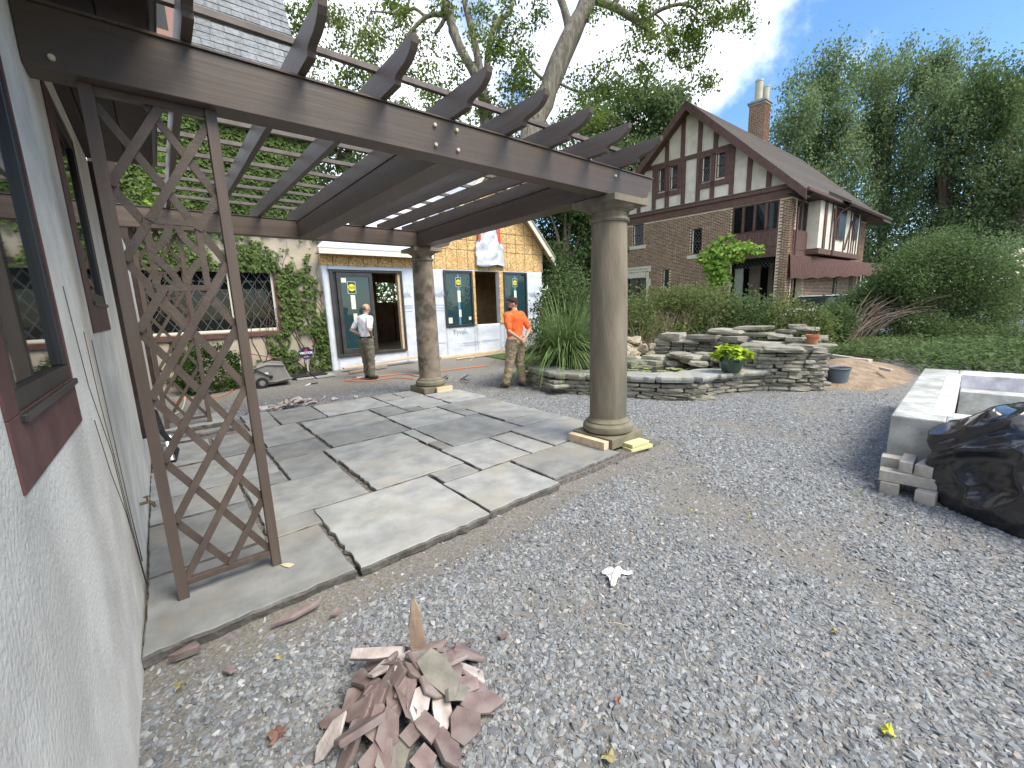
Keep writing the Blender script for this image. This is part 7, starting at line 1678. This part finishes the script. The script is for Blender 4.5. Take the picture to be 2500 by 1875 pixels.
# dark trees at the right hand side of the addition
def round_tree(lb, px, d, blobs, leaf, mat, trunk_r, sub=.4, nsub=9, droop=.4, name='tree', bark=barkd, ds=.8, vert=1., top=None):
    x, y = gpx(px, d); t = thing(name, lb, 'tree', (x, y, gz(x, y))); m = MB(); cy_ = np.mean([b[1] for b in blobs]); k = d/1030
    limb(m, [(px, 790), (px+4, (790+cy_)/2), (px, cy_)], d, [trunk_r, trunk_r*.8, trunk_r*.5], 9)
    for b in blobs[:9]: limb(m, [(px, (790+cy_)/2+10), ((px+b[0])/2, (cy_+b[1])/2+20), (b[0], b[1])], d, [trunk_r*.45, trunk_r*.3, trunk_r*.1], 6)
    m.build('trunk', bark, t, smooth=True); clump_leaves(blobs, d, leaf, mat, 'foliage', t, sub=sub, nsub=nsub, droop=droop, ds=ds, vert=vert); return t
round_tree('dark dense tree beside the right end of the addition', 1380, 17.5, [(1340, 520, 55, 50, 1300), (1400, 510, 60, 50, 1300), (1440, 560, 45, 60, 1000), (1350, 590, 50, 50, 1200), (1400, 620, 55, 55, 1200), (1360, 670, 50, 50, 1000), (1420, 690, 60, 50, 1000), (1460, 640, 40, 60, 900), (1380, 460, 50, 40, 900), (1330, 640, 40, 50, 800), (1470, 500, 40, 50, 700)], .17, L_dark, .22, sub=.34, nsub=11)
round_tree('broad round crowned tree rising left of the brick house gable', 1520, 31, [(1480, 230, 70, 50, 1400), (1560, 225, 70, 50, 1500), (1620, 250, 50, 60, 1200), (1440, 300, 70, 60, 1500), (1520, 300, 80, 60, 1700), (1600, 320, 70, 60, 1600), (1400, 380, 60, 60, 1300), (1480, 390, 80, 60, 1600), (1570, 400, 80, 60, 1600), (1640, 300, 40, 60, 900), (1430, 460, 80, 50, 1300), (1530, 470, 80, 50, 1400), (1600, 460, 60, 60, 1200), (1655, 230, 22, 40, 500), (1380, 440, 50, 50, 900), (1450, 540, 90, 50, 1200)], .26, L_mid, .45, sub=.55, nsub=13, vert=.7)
for _l in (): pass
W_ = dict(sub=.46, nsub=15, droop=1.3, vert=2.3, ds=1.4, bark=barkd)
round_tree('drooping tree with crown close behind the brick house chimney', 1985, 40, [(1990, 200, 55, 70, 1500), (2030, 170, 50, 45, 1000), (1940, 300, 55, 60, 1500), (2000, 290, 70, 70, 2200), (1960, 380, 60, 60, 1700), (2030, 370, 70, 80, 2300), (1975, 460, 60, 60, 1500), (2060, 470, 70, 80, 2000), (2040, 560, 80, 70, 2000), (2120, 600, 70, 80, 1900), (1910, 340, 25, 40, 400)], .26, L_will, .4, name='drooping_tree', **W_)
round_tree('tall drooping tree in the middle of the group at the right', 2150, 43, [(2100, 210, 60, 55, 1500), (2160, 175, 70, 50, 1700), (2200, 230, 70, 60, 1900), (2120, 300, 70, 70, 2200), (2200, 320, 80, 70, 2400), (2130, 400, 80, 80, 2300), (2220, 430, 80, 80, 2400), (2170, 520, 90, 80, 2300), (2250, 560, 80, 80, 2000), (2180, 640, 90, 70, 1700)], .27, L_will, .45, name='drooping_tree', **W_)
round_tree('drooping tree with the pale top right of the middle of the group', 2300, 39, [(2270, 190, 60, 50, 1500), (2330, 165, 70, 45, 1700), (2300, 260, 80, 60, 2200), (2370, 250, 60, 60, 1700), (2300, 350, 80, 80, 2400), (2380, 360, 80, 80, 2300), (2310, 460, 80, 80, 2400), (2390, 480, 80, 80, 2200), (2330, 570, 90, 80, 2100), (2410, 600, 80, 80, 1800)], .26, L_will, .4, name='drooping_tree', **W_)
round_tree('drooping tree cut off by the right edge of the view', 2480, 36, [(2430, 190, 50, 40, 1000), (2480, 200, 60, 50, 1500), (2450, 280, 60, 60, 1700), (2520, 300, 70, 80, 1700), (2460, 400, 70, 80, 2000), (2530, 420, 80, 80, 1700), (2470, 520, 70, 80, 1900), (2540, 560, 80, 90, 1500), (2480, 620, 70, 60, 1500), (2560, 220, 60, 60, 1000)], .25, L_mid, .4, name='drooping_tree', **W_)
# far wood closing the view
P = []
for _ in range(60000):
    a = rng.uniform(R(-38), R(118)); d = rng.uniform(80, 95); h = 11+5*mn.noise(Vector((a*9, 0, 0)))+3*mn.noise(Vector((a*31, 3, 0))); P.append((d*math.cos(a), d*math.sin(a), h*rng.random()**.8))
V, k = leaf_polys(np.array(P), .7, up=.4, droop=.3); tag(np_mesh('far_wood', V, k, L_dark, kind='stuff'), 'dark belt of trees closing the view far behind the houses', 'wood')
gravel_nodes(gravel)
